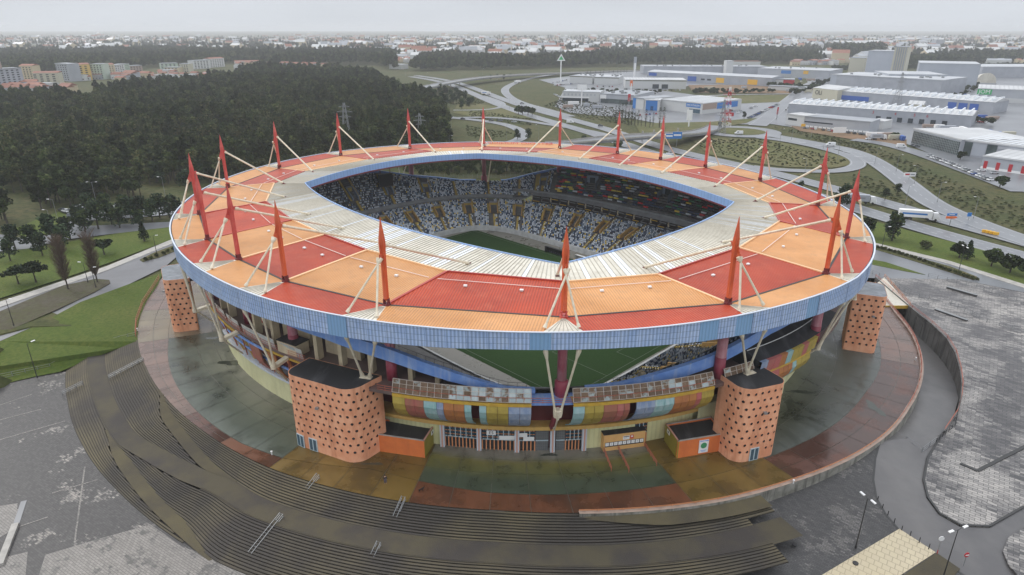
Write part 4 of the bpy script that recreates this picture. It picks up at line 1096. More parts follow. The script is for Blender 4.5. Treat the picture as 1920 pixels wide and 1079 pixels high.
def kmat(name, stops, nscale=.12, namt=.05, rough=.45, dirt=(.03, .036, .028), damt=.5, dscale=.22):
    """worn paint whose colour follows the distance from the stadium wall (moss and wash bands)"""
    m = bpy.data.materials.new(name); m.use_nodes = True; nt = m.node_tree; b = nt.nodes['Principled BSDF']; L = nt.links
    tc = nt.nodes.new('ShaderNodeTexCoord')
    mp = nd(nt, 'ShaderNodeMapping'); mp.vector_type = 'TEXTURE'; mp.inputs['Location'].default_value = (SC[0], SC[1], 0); mp.inputs['Rotation'].default_value = (0, 0, TH); mp.inputs['Scale'].default_value = (EA, EB, 1e6)
    L.new(tc.outputs['Object'], mp.inputs[0]); ln_ = nd(nt, 'ShaderNodeVectorMath', operation='LENGTH'); L.new(mp.outputs[0], ln_.inputs[0])
    nz = nd(nt, 'ShaderNodeTexNoise', Scale=nscale, Detail=8, Roughness=.65, Distortion=.8); L.new(tc.outputs['Object'], nz.inputs['Vector'])
    ad = nd(nt, 'ShaderNodeMath', operation='MULTIPLY_ADD'); ad.inputs[1].default_value = namt * 2; L.new(nz.outputs[0], ad.inputs[0]); L.new(ln_.outputs['Value'], ad.inputs[2])
    mr = nd(nt, 'ShaderNodeMapRange'); mr.inputs[1].default_value = .86 + namt; mr.inputs[2].default_value = 1.10 + namt; L.new(ad.outputs[0], mr.inputs[0])
    rp_ = nt.nodes.new('ShaderNodeValToRGB'); el = rp_.color_ramp.elements
    for i, (k, c) in enumerate(stops):
        e_ = el[i] if i < 2 else el.new(.5)
        e_.position = (k - .86) / .24; e_.color = c + (1,)
    L.new(mr.outputs[0], rp_.inputs[0])
    n2 = nd(nt, 'ShaderNodeTexNoise', Scale=dscale, Detail=9, Roughness=.68, Distortion=.6); L.new(tc.outputs['Object'], n2.inputs['Vector'])
    m2 = nd(nt, 'ShaderNodeMapRange'); m2.inputs[1].default_value = .48; m2.inputs[2].default_value = .66; m2.inputs[4].default_value = damt; L.new(n2.outputs[0], m2.inputs[0])
    mx = nd(nt, 'ShaderNodeMixRGB'); mx.inputs[2].default_value = dirt + (1,); L.new(m2.outputs[0], mx.inputs[0]); L.new(rp_.outputs[0], mx.inputs[1]); L.new(mx.outputs[0], b.inputs['Base Color'])
    m3 = nd(nt, 'ShaderNodeMapRange'); m3.inputs[1].default_value = 0; m3.inputs[2].default_value = damt; m3.inputs[3].default_value = rough + .1; m3.inputs[4].default_value = .16; L.new(m2.outputs[0], m3.inputs[0]); L.new(m3.outputs[0], b.inputs['Roughness'])
    MATS[name] = m
kmat('paint_front', [(.885, (.24, .225, .19)), (1.04, (.050, .066, .044)), (.908, (.20, .19, .15)), (.930, (.155, .14, .040)), (.955, (.115, .115, .040)), (.985, (.058, .076, .046))], .10, .022)
kmat('paint_left', [(.885, (.19, .185, .145)), (1.04, (.105, .125, .105)), (.93, (.135, .14, .095)), (.97, (.070, .084, .056)), (1.0, (.054, .070, .048))], .09, .05, damt=.85, dirt=(.022, .028, .020), dscale=.085)
kmat('paint_right', [(.90, (.115, .125, .085)), (1.04, (.12, .135, .125)), (.95, (.056, .060, .036)), (1.0, (.048, .054, .034)), (1.022, (.10, .115, .105))], .09, .02, .34, damt=.75, dirt=(.024, .027, .019), dscale=.11)
KOUT = [(136.5, 1.198), (142.7, 1.178), (150.2, 1.169), (158.9, 1.154), (165.5, 1.142), (172.7, 1.128), (180.5, 1.12), (187.3, 1.11), (197, 1.095), (205.4, 1.088), (213.6, 1.078), (221.4, 1.070), (227.4, 1.066), (240, 1.072), (251.6, 1.078),
        (264.8, 1.076), (274, 1.081), (283.4, 1.091), (296.5, 1.121), (304.6, 1.143), (318.3, 1.194)]
def kout(t):
    t %= 360
    return interp(KOUT, t) if 136.5 <= t <= 318.3 else 1.2
KGB = [(136, 1.09), (149.8, 1.078), (163, 1.061), (172.5, 1.041), (183, 1.033), (193, 1.023), (206, 1.022), (221, 1.021), (227.5, 1.020), (235, 1.009), (241.5, .998), (252, 1.042), (258, 1.052), (265, 1.05), (277, 1.044), (291, 1.032), (320, 1.06)]
plaza = tag(holder('plaza', stadium), '', ''); bpy.data.objects.remove(plaza)
plaza = bpy.data.objects.new('plaza', None); COL.objects.link(plaza); ORG['plaza'] = Vector((0, 0, 0)); plaza['kind'] = 'structure'
def slab(t0, t1, ks, m_, dz=0.0):
    m = MB(); ta, tb = t0 + .03, t1 - .03
    k0 = ks[0]; k1 = ks[1]
    T = [ta, (ta + tb) / 2, tb]
    A = [R(k0(t) + .0006, t, dz) for t in T]; B = [R(k1(t) - .0006, t, dz) for t in T]
    m.strip(B, A); m.strip([p - Vector((0, 0, .1)) for p in B], B); m.strip(A, [p - Vector((0, 0, .1)) for p in A])
    m.build('slab', m_, plaza)
rp = random.Random(5)
STEP = 4.0
t = 0.0
while t < 360:
    tm = t + STEP / 2
    gb = lambda x: interp(KGB, x % 360 if 136 <= x % 360 <= 320 else 320)
    mid = lambda x: (gb(x) + kout(x)) / 2
    if 120 < tm < 330:
        if 236 < tm < 252: inner, outer = 'slab_mustard', 'slab_mustard'
        elif 252 <= tm < 262: inner, outer = 'slab_green', 'slab_brown'
        elif 262 <= tm < 292: inner, outer = ('slab_green_light' if tm > 272 else 'slab_green'), ('slab_pink' if tm > 268 else 'slab_redwet')
        elif tm >= 292: inner, outer = 'slab_sand', ('slab_sand' if 292 < tm < 306 else 'slab_pink')
        elif 206 < tm <= 236: inner, outer = 'slab_green', 'slab_brown'
        elif 194 < tm <= 206: inner, outer = 'slab_mustard', 'slab_mustard'
        elif 176 < tm <= 194: inner, outer = 'slab_green', 'slab_redwet'
        else: inner, outer = 'slab_green', ('slab_redwet' if tm > 160 else 'slab_pink')
        if tm < 176: inner_b = 'slab_bluegrey'
        else: inner_b = inner
        if tm > 286: i0_ = 'slab_sand'
        elif 208 < tm < 236: i0_ = 'slab_grey'
        else: i0_ = inner
        k_a = lambda x: .86; k_b = lambda x: .918; k_c = lambda x: .962
        if 206 < tm < 236: i0_ = inner = inner_b = 'paint_front'
        elif 252 < tm < 292: i0_ = inner = inner_b = 'paint_left'
        elif tm <= 194: i0_ = inner = inner_b = 'paint_right'
        slab(t, t + STEP, (k_a, k_b), i0_, rp.uniform(0, .008))
        slab(t, t + STEP, (k_b, k_c), inner, rp.uniform(0, .008))
        slab(t, t + STEP, (k_c, gb), inner_b, rp.uniform(0, .008))
        if outer == 'slab_brown' or outer == 'slab_mustard': slab(t, t + STEP, (gb, kout), outer, rp.uniform(0, .008))
        else:
            slab(t, t + STEP, (gb, mid), outer, rp.uniform(0, .008)); slab(t, t + STEP, (mid, kout), outer, rp.uniform(0, .008))
    t += STEP
m = MB(); T = [s * 3 for s in range(121)]
m.strip([R(1.2 if not (136 < t < 319) else kout(t), t, -.08) for t in T], [R(.78, t, -.08) for t in T]); m.build('plaza_base', 'slab_grey', plaza)
m = MB()
m.strip([R(kout(t) , t, -7) for t in T], [R(kout(t), t, -.06) for t in T]); m.build('plaza_edge', 'retaining', plaza)
# puddles
def blob(cx, cy, rx, ry, seed, n=26):
    r_ = random.Random(seed); ph = [r_.uniform(0, 6.28) for _ in range(4)]
    out = []
    for j in range(n):
        a = 2 * math.pi * j / n; q = 1 + .25 * math.sin(2 * a + ph[0]) + .18 * math.sin(3 * a + ph[1]) + .1 * math.sin(5 * a + ph[2]) + .07 * math.sin(9 * a + ph[3])
        out.append((cx + rx * q * math.cos(a), cy + ry * q * math.sin(a)))
    return out
mat('puddle', (.045, .052, .038), .08, (.06, .065, .05), .5, spec=.5)
for (px, py, rx, ry, sd) in [(445, 680, 3.4, 1.6, 1), (400, 634, 2.0, .6, 2), (1030, 853, 1.2, .5, 3), (1640, 765, 1.0, 2.6, 5), (1500, 735, 2.6, .7, 12), (700, 870, 1.6, .4, 13)]:
    c = at(px, py, 0); po = blob(c.x, c.y, rx, ry, sd); m = MB(); m.add([(x, y, .013) for x, y in po], [tuple(range(len(po)))]); m.build('puddle', 'puddle', None, kind='structure')
# pitch
m = MB(); pc = LW(0, 0, -.42)
m.prism([tuple(LW(x, y, 0))[:2] for x, y in ((-66, -50), (-66, 50), (66, 50), (66, -50))], -.6, -.42); m.build('pitch_apron', 'slab_grey', stadium)
for s in range(12):
    m = MB(); x0 = -54 + s * 9
    m.add([LW(x0, -35.5, -.40 + .0), LW(x0 + 9, -35.5, -.40), LW(x0 + 9, 35.5, -.40), LW(x0, 35.5, -.40)], [(0, 1, 2, 3)])
    o = m.build('pitch_strip', 'pitch_grass', stadium)
m = MB()
def ln(a, b): m.beam(LW(a[0], a[1], -.385), LW(b[0], b[1], -.385), .14, .01)
for a, b in (((-52.5, -34), (52.5, -34)), ((-52.5, 34), (52.5, 34)), ((-52.5, -34), (-52.5, 34)), ((52.5, -34), (52.5, 34)), ((0, -34), (0, 34)), ((-52.5, -20), (-36, -20)), ((-36, -20), (-36, 20)), ((-36, 20), (-52.5, 20)),
             ((52.5, -20), (36, -20)), ((36, -20), (36, 20)), ((36, 20), (52.5, 20)), ((-52.5, -9), (-47, -9)), ((-47, -9), (-47, 9)), ((-47, 9), (-52.5, 9))): ln(a, b)
for j in range(32): ln((9.15 * math.cos(j / 16 * math.pi), 9.15 * math.sin(j / 16 * math.pi)), (9.15 * math.cos((j + 1) / 16 * math.pi), 9.15 * math.sin((j + 1) / 16 * math.pi)))
lite('faded_line', (.10, .13, .09), .8); m.build('pitch_lines', 'faded_line', stadium)
# dugouts beside the pitch
def dugout(px, py, lab, m_, L_=8.5):
    c = at(px, py, -.4); th = thing('team_bench', lab, 'dugout', tuple(c), None)
    d = Vector((E1[0], E1[1], 0)); n = Vector((E2[0], E2[1], 0))
    m = MB(); m.obox(c + n * .9 + Vector((0, 0, 1)), d * L_ / 2, n * .06, (0, 0, 1)); m.add([c + n * .95 + d * -L_ / 2 + Vector((0, 0, 2)), c + n * .95 + d * L_ / 2 + Vector((0, 0, 2)), c - n * .5 + d * L_ / 2 + Vector((0, 0, 2.25)), c - n * .5 - d * L_ / 2 + Vector((0, 0, 2.25))], [(0, 1, 2, 3)])
    for s in (-1, 1): m.add([c + n * .95 + d * L_ / 2 * s, c - n * .5 + d * L_ / 2 * s, c - n * .5 + d * L_ / 2 * s + Vector((0, 0, 2.25)), c + n * .95 + d * L_ / 2 * s + Vector((0, 0, 2))], [(0, 1, 2, 3)])
    m.build('shelter', m_, th)
    m = MB()
    for s in range(9): m.obox(c + n * .4 + d * (L_ * (-.45 + .9 * s / 8)) + Vector((0, 0, .45)), d * .2, n * .2, (0, 0, .2))
    m.build('seat', 'seat_black', th)
    return c, d, n, th
dugout(1040, 478, 'black team bench shelter on the far touchline', 'dark_metal')
c, d, n, th = dugout(1095, 494, 'white roofed team bench shelter with a yellow back beside the nearest mast tip', 'sign_white', 7.5)
m = MB(); m.obox(c - n * 1.2 + Vector((0, 0, .55)), d * 3.6, n * .05, (0, 0, .5)); m.build('yellow_board', 'strip_yellow', th)

# ---------------------------------------------------------------- kiosks and ticket booth beside the towers
def kiosk(lab, corners, h, order):
    P_ = [at(x, y, 0) for x, y in corners]; c = sum(P_, Vector((0, 0, 0))) / 4
    th = thing('kiosk', lab, 'kiosk', (c.x, c.y, 0), 'orange kiosks between tower and gates')
    for k in range(4):
        a, b = P_[k], P_[(k + 1) % 4]; m = MB(); d = (b - a).normalized(); nn = Vector((d.y, -d.x, 0)) * .12
        if (a - c).dot(nn) < 0: nn = -nn
        m.obox((a + b) / 2 + Vector((0, 0, h / 2)) - nn, (b - a) / 2, nn, (0, 0, h / 2)); m.build('wall', order[k], th)
        m = MB(); m.obox((a + b) / 2 + Vector((0, 0, h + .05)) - nn, (b - a) / 2 , nn * 1.15, (0, 0, .06)); m.build('coping', 'pier_pink' if k % 2 else 'kerb_pale', th)
    m = MB(); m.add([p.lerp(c, .05) + Vector((0, 0, h - .35)) for p in P_], [(0, 1, 2, 3)]); m.build('roof', 'tower_roof', th)
    return th, P_, c
K1_, KP1, kc1 = kiosk('orange kiosk on the left, next to the widest tower', [(700, 845), (797, 859), (816, 828), (725, 815)], 3.6, ['kiosk_orange', 'olive_yellow', 'kiosk_orange', 'kiosk_orange'])
K2_, KP2, kc2 = kiosk('orange kiosk on the right, with a round green poster', [(1268, 860), (1356, 845), (1330, 812), (1245, 826)], 3.6, ['kiosk_orange', 'kiosk_orange', 'kiosk_orange', 'olive_yellow'])
# poster of the right kiosk
a, b = KP2[0], KP2[1]; d = (b - a).normalized(); nn = Vector((d.y, -d.x, 0)); c = a.lerp(b, .55) + Vector((0, 0, 1.75)) + nn * .08
m = MB(); m.obox(c, d * .95, nn * .05, (0, 0, 1.35)); po = m.build('poster', 'sign_white', K2_)
m = MB(); m.tube([c + nn * .05 + Vector((0, 0, .2)), c + nn * .07 + Vector((0, 0, .2))], .62, 20); m.build('poster_disc', 'ink_green', po)
m = MB(); m.obox(c + nn * .06 - Vector((0, 0, .85)), d * .6, nn * .01, (0, 0, .06)); m.obox(c + nn * .06 - Vector((0, 0, 1.05)), d * .4, nn * .01, (0, 0, .05)); m.obox(c + nn * .06 + Vector((0, 0, 1.2)), d * .9, nn * .01, (0, 0, .1)); m.build('poster_print', 'beam_blue', po)
for KP, K, i0_, i1_, f in ((KP1, K1_, 1, 2, .75), (KP2, K2_, 0, 3, .72)):
    a, b = KP[i0_], KP[i1_]; d = (b - a).normalized(); nn = Vector((d.y, -d.x, 0)); ctr = kc1 if K is K1_ else kc2
    if (a - ctr).dot(nn) < 0: nn = -nn
    c = a.lerp(b, f) + Vector((0, 0, 2.9)) + nn * .06
    m = MB(); m.obox(c, d * .55, nn * .04, (0, 0, .4)); o = m.build('notice', 'sign_white', K); m = MB(); m.obox(c - d * 1.0 * (1 if K is K2_ else -1) * -0, d * .2, nn * .06, (0, 0, .2)); m.build('notice_symbol', 'ink_black', o)
a, b = at(1131, 847, 0), at(1208, 837, 0); d = (b - a).normalized(); bk = Vector((-d.y, d.x, 0)); c = (a + b) / 2 + bk * .9
booth = thing('ticket_booth', 'ochre ticket booth with a row of nine white windows, against the gates', 'ticket booth', (c.x, c.y, 0)); W2 = (b - a).length / 2
m = MB(); m.obox(c + Vector((0, 0, 1.75)), d * W2, bk * .9, (0, 0, 1.75)); m.build('wall', 'booth_orange', booth)
m = MB(); m.obox(c + Vector((0, 0, 3.56)), d * (W2 + .1), bk * 1.0, (0, 0, .06)); m.build('roof', 'tower_roof', booth)
m = MB(); m.obox(c - bk * .91 + Vector((0, 0, 1.35)), d * (W2 * .94), bk * .02, (0, 0, .5)); m.build('window_band', 'ink_black', booth)
for s in range(9):
    x = W2 * .94 * (-1 + 2 * (s + .5) / 9); m = MB(); m.obox(c - bk * .94 + d * x + Vector((0, 0, 1.43)), d * (W2 * .94 / 9 * .80), bk * .02, (0, 0, .34)); o = m.build('window', 'bar_pale' if s % 4 == 5 else 'sign_white', booth)
    text(str(s + 1), o, frame(c - bk * .965 + d * x + Vector((0, 0, 1.43)), d), .34, 'ink_black', extrude=.003)
m = MB(); m.obox(c - bk * .92 + Vector((0, 0, 2.45)) + d * .3, d * .62, bk * .03, (0, 0, .38)); o = m.build('price_board', 'sign_white', booth)
m = MB(); m.obox(c - bk * .955 + Vector((0, 0, 2.68)) + d * .3, d * .56, bk * .005, (0, 0, .07)); m.obox(c - bk * .955 + Vector((0, 0, 2.4)) + d * .15, d * .3, bk * .005, (0, 0, .03)); m.build('board_print', 'ink_black', o)
m = MB(); m.obox(c - bk * .92 + Vector((0, 0, 2.5)) + d * 1.4, d * .32, bk * .03, (0, 0, .4)); o = m.build('red_notice', 'ink_red', booth)
m = MB(); m.obox(c - bk * .955 + Vector((0, 0, 2.6)) + d * 1.4, d * .18, bk * .005, (0, 0, .18)); m.build('notice_panel', 'sign_white', o)
# queue rails in front of the booth
for (x0, y0, x1, y1), lab in (((1132, 848, 1146, 884), 'pink queue railing at the left corner of the ticket booth'), ((1157, 841, 1179, 886), 'pink queue railing before the middle of the ticket booth'), ((1208, 838, 1231, 874), 'pink queue railing at the right corner of the ticket booth')):
    p, q = at(x0, y0, 0), at(x1, y1, 0); th = thing('queue_railing', lab, 'railing', tuple(p), 'queue railings at the ticket booth'); L_ = (q - p).length
    m = MB()
    for z in (.45, .75, 1.05): m.beam(p + Vector((0, 0, z)), q + Vector((0, 0, z)), .07, .07)
    m.build('rail', 'rail_red', th)
    for s in range(5): m = MB(); r = p.lerp(q, s / 4); m.beam(r, r + Vector((0, 0, 1.05)), .08, .08); m.build('post', 'rail_red', th)
# poster stand by the left wall
c = at(578, 757, 0); th = thing('poster_stand', 'slim blue and white poster stand at the foot of the cream wall', 'sign', tuple(c))
m = MB(); m.obox(c + Vector((0, 0, 1.6)), (.55, -.3, 0), (.05, .09, 0), (0, 0, 1.3)); m.build('panel', 'sign_white', th)
m = MB(); m.obox(c + Vector((0, 0, 1.7)) + Vector((-.05, -.1, 0)), (.42, -.23, 0), (.015, .03, 0), (0, 0, .6)); m.build('print', 'beam_blue', th)
m = MB(); m.beam(c + Vector((-.45, .25, 0)), c + Vector((-.45, .25, 3.1)), .08, .08); m.beam(c + Vector((.45, -.25, 0)), c + Vector((.45, -.25, 3.1)), .08, .08); m.build('frame', 'dark_metal', th)

# ---------------------------------------------------------------- patches round the plaza
def patch(name, pts, m_, kind='structure', dz=0.0, side=0.0, parent=None):
    P_ = [at(x, y, z) + Vector((0, 0, dz)) for x, y, z in pts]
    return polypatch(name, P_, m_, kind, side, parent)
def polypatch(name, P_, m_, kind='structure', side=0.0, parent=None):
    from mathutils.geometry import tessellate_polygon
    tris = tessellate_polygon([[Vector((p.x, p.y, 0)) for p in P_]])
    m = MB(); fs = []
    for t in tris:
        a, b, c = [P_[i] for i in t]
        if (b - a).cross(c - a).z < 0: t = (t[0], t[2], t[1])
        fs.append(tuple(t))
    m.add(P_, fs)
    if side:
        n = len(P_)
        for i in range(n): m.quad(P_[i] - Vector((0, 0, side)), P_[(i + 1) % n] - Vector((0, 0, side)), P_[(i + 1) % n], P_[i])
    return m.build(name, m_, parent, kind=kind)
def zD(p): return -5.18e-3 * p[0] + .12401385 * p[1] - 13.1121482
def atD(x, y):
    z = -3.0
    for _ in range(30): z = zD(at(x, y, z))
    return at(x, y, z)
def patchD(name, pts, m_, dz=0.0, side=0.0): return polypatch(name, [atD(x, y) + Vector((0, 0, dz)) for x, y in pts], m_, 'structure', side)
RAMP_L = [(1650, 828), (1641, 860), (1637, 900), (1643, 935), (1660, 965), (1690, 1000), (1745, 1040), (1815, 1085)]
# base ground sheet with a hollow under the site
def gz(x, y):
    k, t = kt_of((x, y))
    if 78 < x < 235 and y < 184 and k > 1.0: return -9.0
    if y < 30 or (k < 1.45 and (150 < t < 300)) or k < 1.0 or (y < 150 and k < 2.6 and 170 < t < 285) or (y < 130 and abs(x) < 260): return -9.0
    if 1.0 <= k < 1.5 and 100 < t < 200: return -9.0
    return -.35
m = MB()
xs = sorted(set([-18000, 18000, 13000, -13000, -9000, -5000, -3000, -2000, -1200, -800, -500] + list(range(-360, 361, 6)) + [500, 800, 1200, 2000, 3000, 5000, 9000]))
ys = sorted(set([9000, 11500, 15000, -300, -100] + list(range(0, 401, 6)) + [450, 520, 620, 760, 950, 1200, 1600, 2100, 2800, 3600, 4600, 5800, 7300]))
vs = [(x, y, gz(x, y)) for y in ys for x in xs]; nx = len(xs)
m.add(vs, [(j * nx + i, j * nx + i + 1, (j + 1) * nx + i + 1, (j + 1) * nx + i) for j in range(len(ys) - 1) for i in range(nx - 1)])
m.build('ground', 'scrub', None, kind='structure')
patch('lower_paving', [(-500, 880, -4.6), (0, 722, -4.6), (110, 698, -4.6), (200, 690, -4.6), (480, 930, -4.6), (900, 1000, -4.6), (1330, 1090, -4.6), (1330, 1500, -4.6), (-500, 1500, -4.6)], 'paving_left')
for pp in ([(-60, 955), (0, 949), (33, 944), (30, 990), (0, 1008), (-60, 1030)], [(85, 1041), (195, 1008), (283, 984), (342, 1026), (420, 1052), (500, 1085), (500, 1120), (60, 1120)], [(-60, 1060), (0, 1048), (52, 1035), (48, 1079), (30, 1120), (-60, 1120)]):
    patch('pale_paving', [(x, y, -4.6) for x, y in pp], 'paving_pale', dz=.02)
for pp in ([(0, 788), (77, 768)], [(0, 825), (122, 790)], [(159, 876), (140, 1018)], [(98, 925), (183, 900)], [(0, 1000), (90, 970)], [(60, 740), (0, 760)]):
    a, b = at(*pp[0], -4.6), at(*pp[1], -4.6); m = MB(); m.beam(a + Vector((0, 0, .03)), b + Vector((0, 0, .03)), .26, .02); m.build('paving_line', 'paving_pale', None, kind='structure')
patchD('front_paving', [(1040, 975), (1480, 906), (1600, 856)] + RAMP_L + [(1860, 1200), (1300, 1300), (1000, 1200)], 'paving_dark')
RL_ = [(x, y, atD(x, y).z - .1) for x, y in RAMP_L]
patch('access_ramp', [(1725, 735, -3.4), (1690, 790, -2.75)] + RL_ + [(1860, 1200, -5.0), (2300, 1200, -4.5), (2300, 900, -3.4), (1920, 952, -3.2), (1855, 990, -3.2),
                      (1800, 988, -3.1), (1760, 965, -2.95), (1738, 935, -2.7), (1730, 900, -2.5), (1737, 860, -2.4), (1765, 815, -2.3), (1790, 775, -2.6), (1797, 748, -3.0)], 'asphalt_ramp', dz=-.02)
patch('sunken_road', [(1725, 735, -3.4), (1797, 748, -3.0), (1792, 722, -3.9), (1786, 706, -4.5), (1772, 684, -5.1), (1755, 663, -5.3), (1733, 640, -5.3), (1710, 616, -5.2), (1670, 590, -5.2), (1640, 560, -5.2), (1600, 540, -5.2), (1600, 600, -5.2), (1650, 650, -5.2), (1700, 700, -4.6)], 'asphalt_ramp', dz=-.02)
rw = thing('retaining_wall', 'curved dark streaked concrete wall beside the sunken road', 'wall', tuple(at(1774, 636, 0)))
WT = [(1640, 522, 0), (1672, 550, 0), (1708, 581, 0), (1745, 610, 0), (1774, 638, 0), (1790, 665, -.1), (1799, 698, -.4), (1802, 725, -.9), (1800, 748, -1.4), (1793, 775, -1.9), (1768, 812, -2.1)]
WP = [at(*p) for p in WT]
for a, b in zip(WP, WP[1:]):
    n_ = max(1, round((b - a).length / 3.2))
    for s in range(n_):
        p = a.lerp(b, s / n_ + .006); q = a.lerp(b, (s + 1) / n_ - .006); m = MB(); dn = Vector((-(q - p).y, (q - p).x, 0)).normalized() * .3
        if dn.x < 0: dn = -dn
        lo = [Vector((p.x, p.y, -5.6)), Vector((q.x, q.y, -5.6))]; top = [p + Vector((0, 0, .5)), q + Vector((0, 0, .5))]
        m.quad(lo[0], lo[1], top[1], top[0]); m.quad(top[0], top[1], top[1] + dn, top[0] + dn); m.quad(top[0] + dn, top[1] + dn, q + dn - Vector((0, 0, 1)), p + dn - Vector((0, 0, 1)))
        m.build('wall_panel', 'retaining', rw)
    m = MB(); dn = Vector((-(b - a).y, (b - a).x, 0)).normalized() * .15
    if dn.x < 0: dn = -dn
    for z in (.95, 1.3): m.beam(a + dn + Vector((0, 0, z)), b + dn + Vector((0, 0, z)), .07, .07)
    m.beam(a + dn, a + dn + Vector((0, 0, 1.3)), .08, .08); m.build('railing', 'rail_red', rw)
patch('right_paving', [(1640, 522, 0), (1672, 550, 0), (1708, 581, 0), (1745, 610, 0), (1774, 638, 0), (1790, 665, -.1), (1799, 698, -.4), (1802, 725, -.9), (1800, 748, -1.4), (1793, 775, -1.9), (1768, 812, -2.2), (1740, 858, -2.3), (1732, 900, -2.4), (1740, 933, -2.6), (1762, 963, -2.85), (1802, 985, -3.0),
                       (1855, 987, -3.1), (1920, 950, -3.1), (2900, 980, -3.1), (2900, 760, -.3), (1920, 549, -.1), (1800, 524, 0), (1640, 490, 0), (1600, 500, 0)], 'paving_right', side=.25)
patch('corner_paving', [(1925, 1100, -3.5), (1890, 1060, -3.4), (1880, 1035, -3.35), (1890, 1010, -3.3), (1920, 990, -3.25), (2300, 930, -3.2), (2300, 1200, -3.6)], 'paving_right', dz=.18, side=.2)
patchD('cream_paving', [(1532, 1085), (1686, 993), (1754, 1037), (1680, 1085), (1620, 1130), (1500, 1130)], 'paving_cream', .14, .14)
patchD('gravel_verge', [(1756, 1038), (1800, 1068), (1780, 1090), (1700, 1140), (1620, 1135), (1683, 1087)], 'ramp_moss', .13, .13)
# kerbs of the ramp
def kerb(name, pts, m_, w_=.3, h_=.14, dz=0.0, kind='structure'):
    P_ = [at(*p) for p in pts]; m = MB()
    for a, b in zip(P_, P_[1:]): m.beam(a + Vector((0, 0, h_ / 2 + dz)), b + Vector((0, 0, h_ / 2 + dz)), w_, h_)
    return m.build(name, m_, None, kind=kind)
kerb('kerb', RL_, 'kerb_dark', .35)
kerb('kerb', [(1768, 812, -2.2), (1740, 858, -2.3), (1732, 900, -2.4), (1740, 933, -2.6), (1762, 963, -2.85), (1802, 985, -3.0), (1855, 987, -3.1), (1920, 950, -3.1)], 'kerb_dark', .35)
# dark wavy band of setts across the paving, thin patches
for k, pts in enumerate([[(1800, 870, -2.75), (1806, 883, -2.8), (1925, 830, -2.65), (1925, 842, -2.7)], ]):
    m = MB(); P_ = [at(*p) for p in pts]; m.beam(P_[0] + Vector((0, 0, .25)), P_[1] + Vector((0, 0, .25)), .5, .5); m.beam(P_[1] + Vector((0, 0, .25)), P_[2] + Vector((0, 0, .25)), .5, .5)
def bench(px0, py0, px1, py1, z, lab, w_=.7):
    a, b = at(px0, py0, z), at(px1, py1, z); th = thing('low_wall', lab, 'wall', tuple(a), 'low dark walls on the right paving')
    m = MB(); m.beam(a + Vector((0, 0, .28)), b + Vector((0, 0, .28)), w_, .56); m.build('wall_block', 'kerb_dark', th); m = MB(); m.beam(a + Vector((0, 0, .6)), b + Vector((0, 0, .6)), w_ + .1, .08); m.build('cap', 'grey_metal', th)
bench(1775, 541, 1831, 557, -.02, 'long dark low wall on the right paving, farther from the camera')
bench(1753, 583, 1813, 604, -.2, 'long dark low wall on the right paving, nearer the curved road wall')
# angled step block at the right
P_ = [at(1800, 872, -2.6), at(1832, 886, -2.65), at(1925, 838, -2.5), at(2000, 800, -2.4), at(1990, 790, -2.4)]
m = MB(); 
for a, b in ((0, 1), (1, 2), (2, 3)): m.beam(P_[a] + Vector((0, 0, .2)), P_[b] + Vector((0, 0, .2)), .6, .45)
tag(m.build('edge_step', 'kerb_dark', None), 'angled dark step edge on the right paving near the frame edge', 'step')
c0 = at(0, 1062, -4.6); c1 = at(30, 985, -4.6); c2 = at(45, 940, -4.6)
m = MB(); m.beam(c0 + Vector((0, 0, .2)), c1 + Vector((0, 0, .2)), 1.0, .5); o = tag(m.build('seating_block', 'kerb_pale', None), 'long grey stone block on the lower left paving', 'bench')
m = MB(); m.beam(c1 + Vector((0, 0, .02)), c2 + Vector((0, 0, .02)), .9, .1); tag(m.build('drain_cover', 'asphalt_wet', None), 'pale wet drain channel beyond the stone block', 'drain')

# bridge over the sunken road, yellow edge
br = thing('footbridge', 'cream footbridge with a yellow edge over the sunken road', 'bridge', tuple(at(1680, 575, 0)))
Q = [at(1706, 574, .3), at(1660, 574, .3), at(1640, 535, .3), at(1658, 520, .3)]
m = MB(); m.add([q for q in Q] + [q - Vector((0, 0, .5)) for q in Q], [(0, 1, 2, 3), (0, 4, 5, 1), (1, 5, 6, 2), (0, 3, 7, 4)]); m.build('bridge_deck', 'white_sheet', br)
m = MB(); m.beam(Q[0] - Vector((0, 0, .35)), Q[1] - Vector((0, 0, .35)), .2, .9); m.build('edge_beam', 'strip_yellow', br)
for a, b in ((Q[0], Q[3]), (Q[1], Q[2])):
    m = MB()
    for z in (.5, 1.0): m.beam(a + Vector((0, 0, z)), b + Vector((0, 0, z)), .08, .08)
    for s in range(8): p = a.lerp(b, s / 7); m.beam(p, p + Vector((0, 0, 1.0)), .07, .07)
    m.build('railing', 'bar_orange', br)
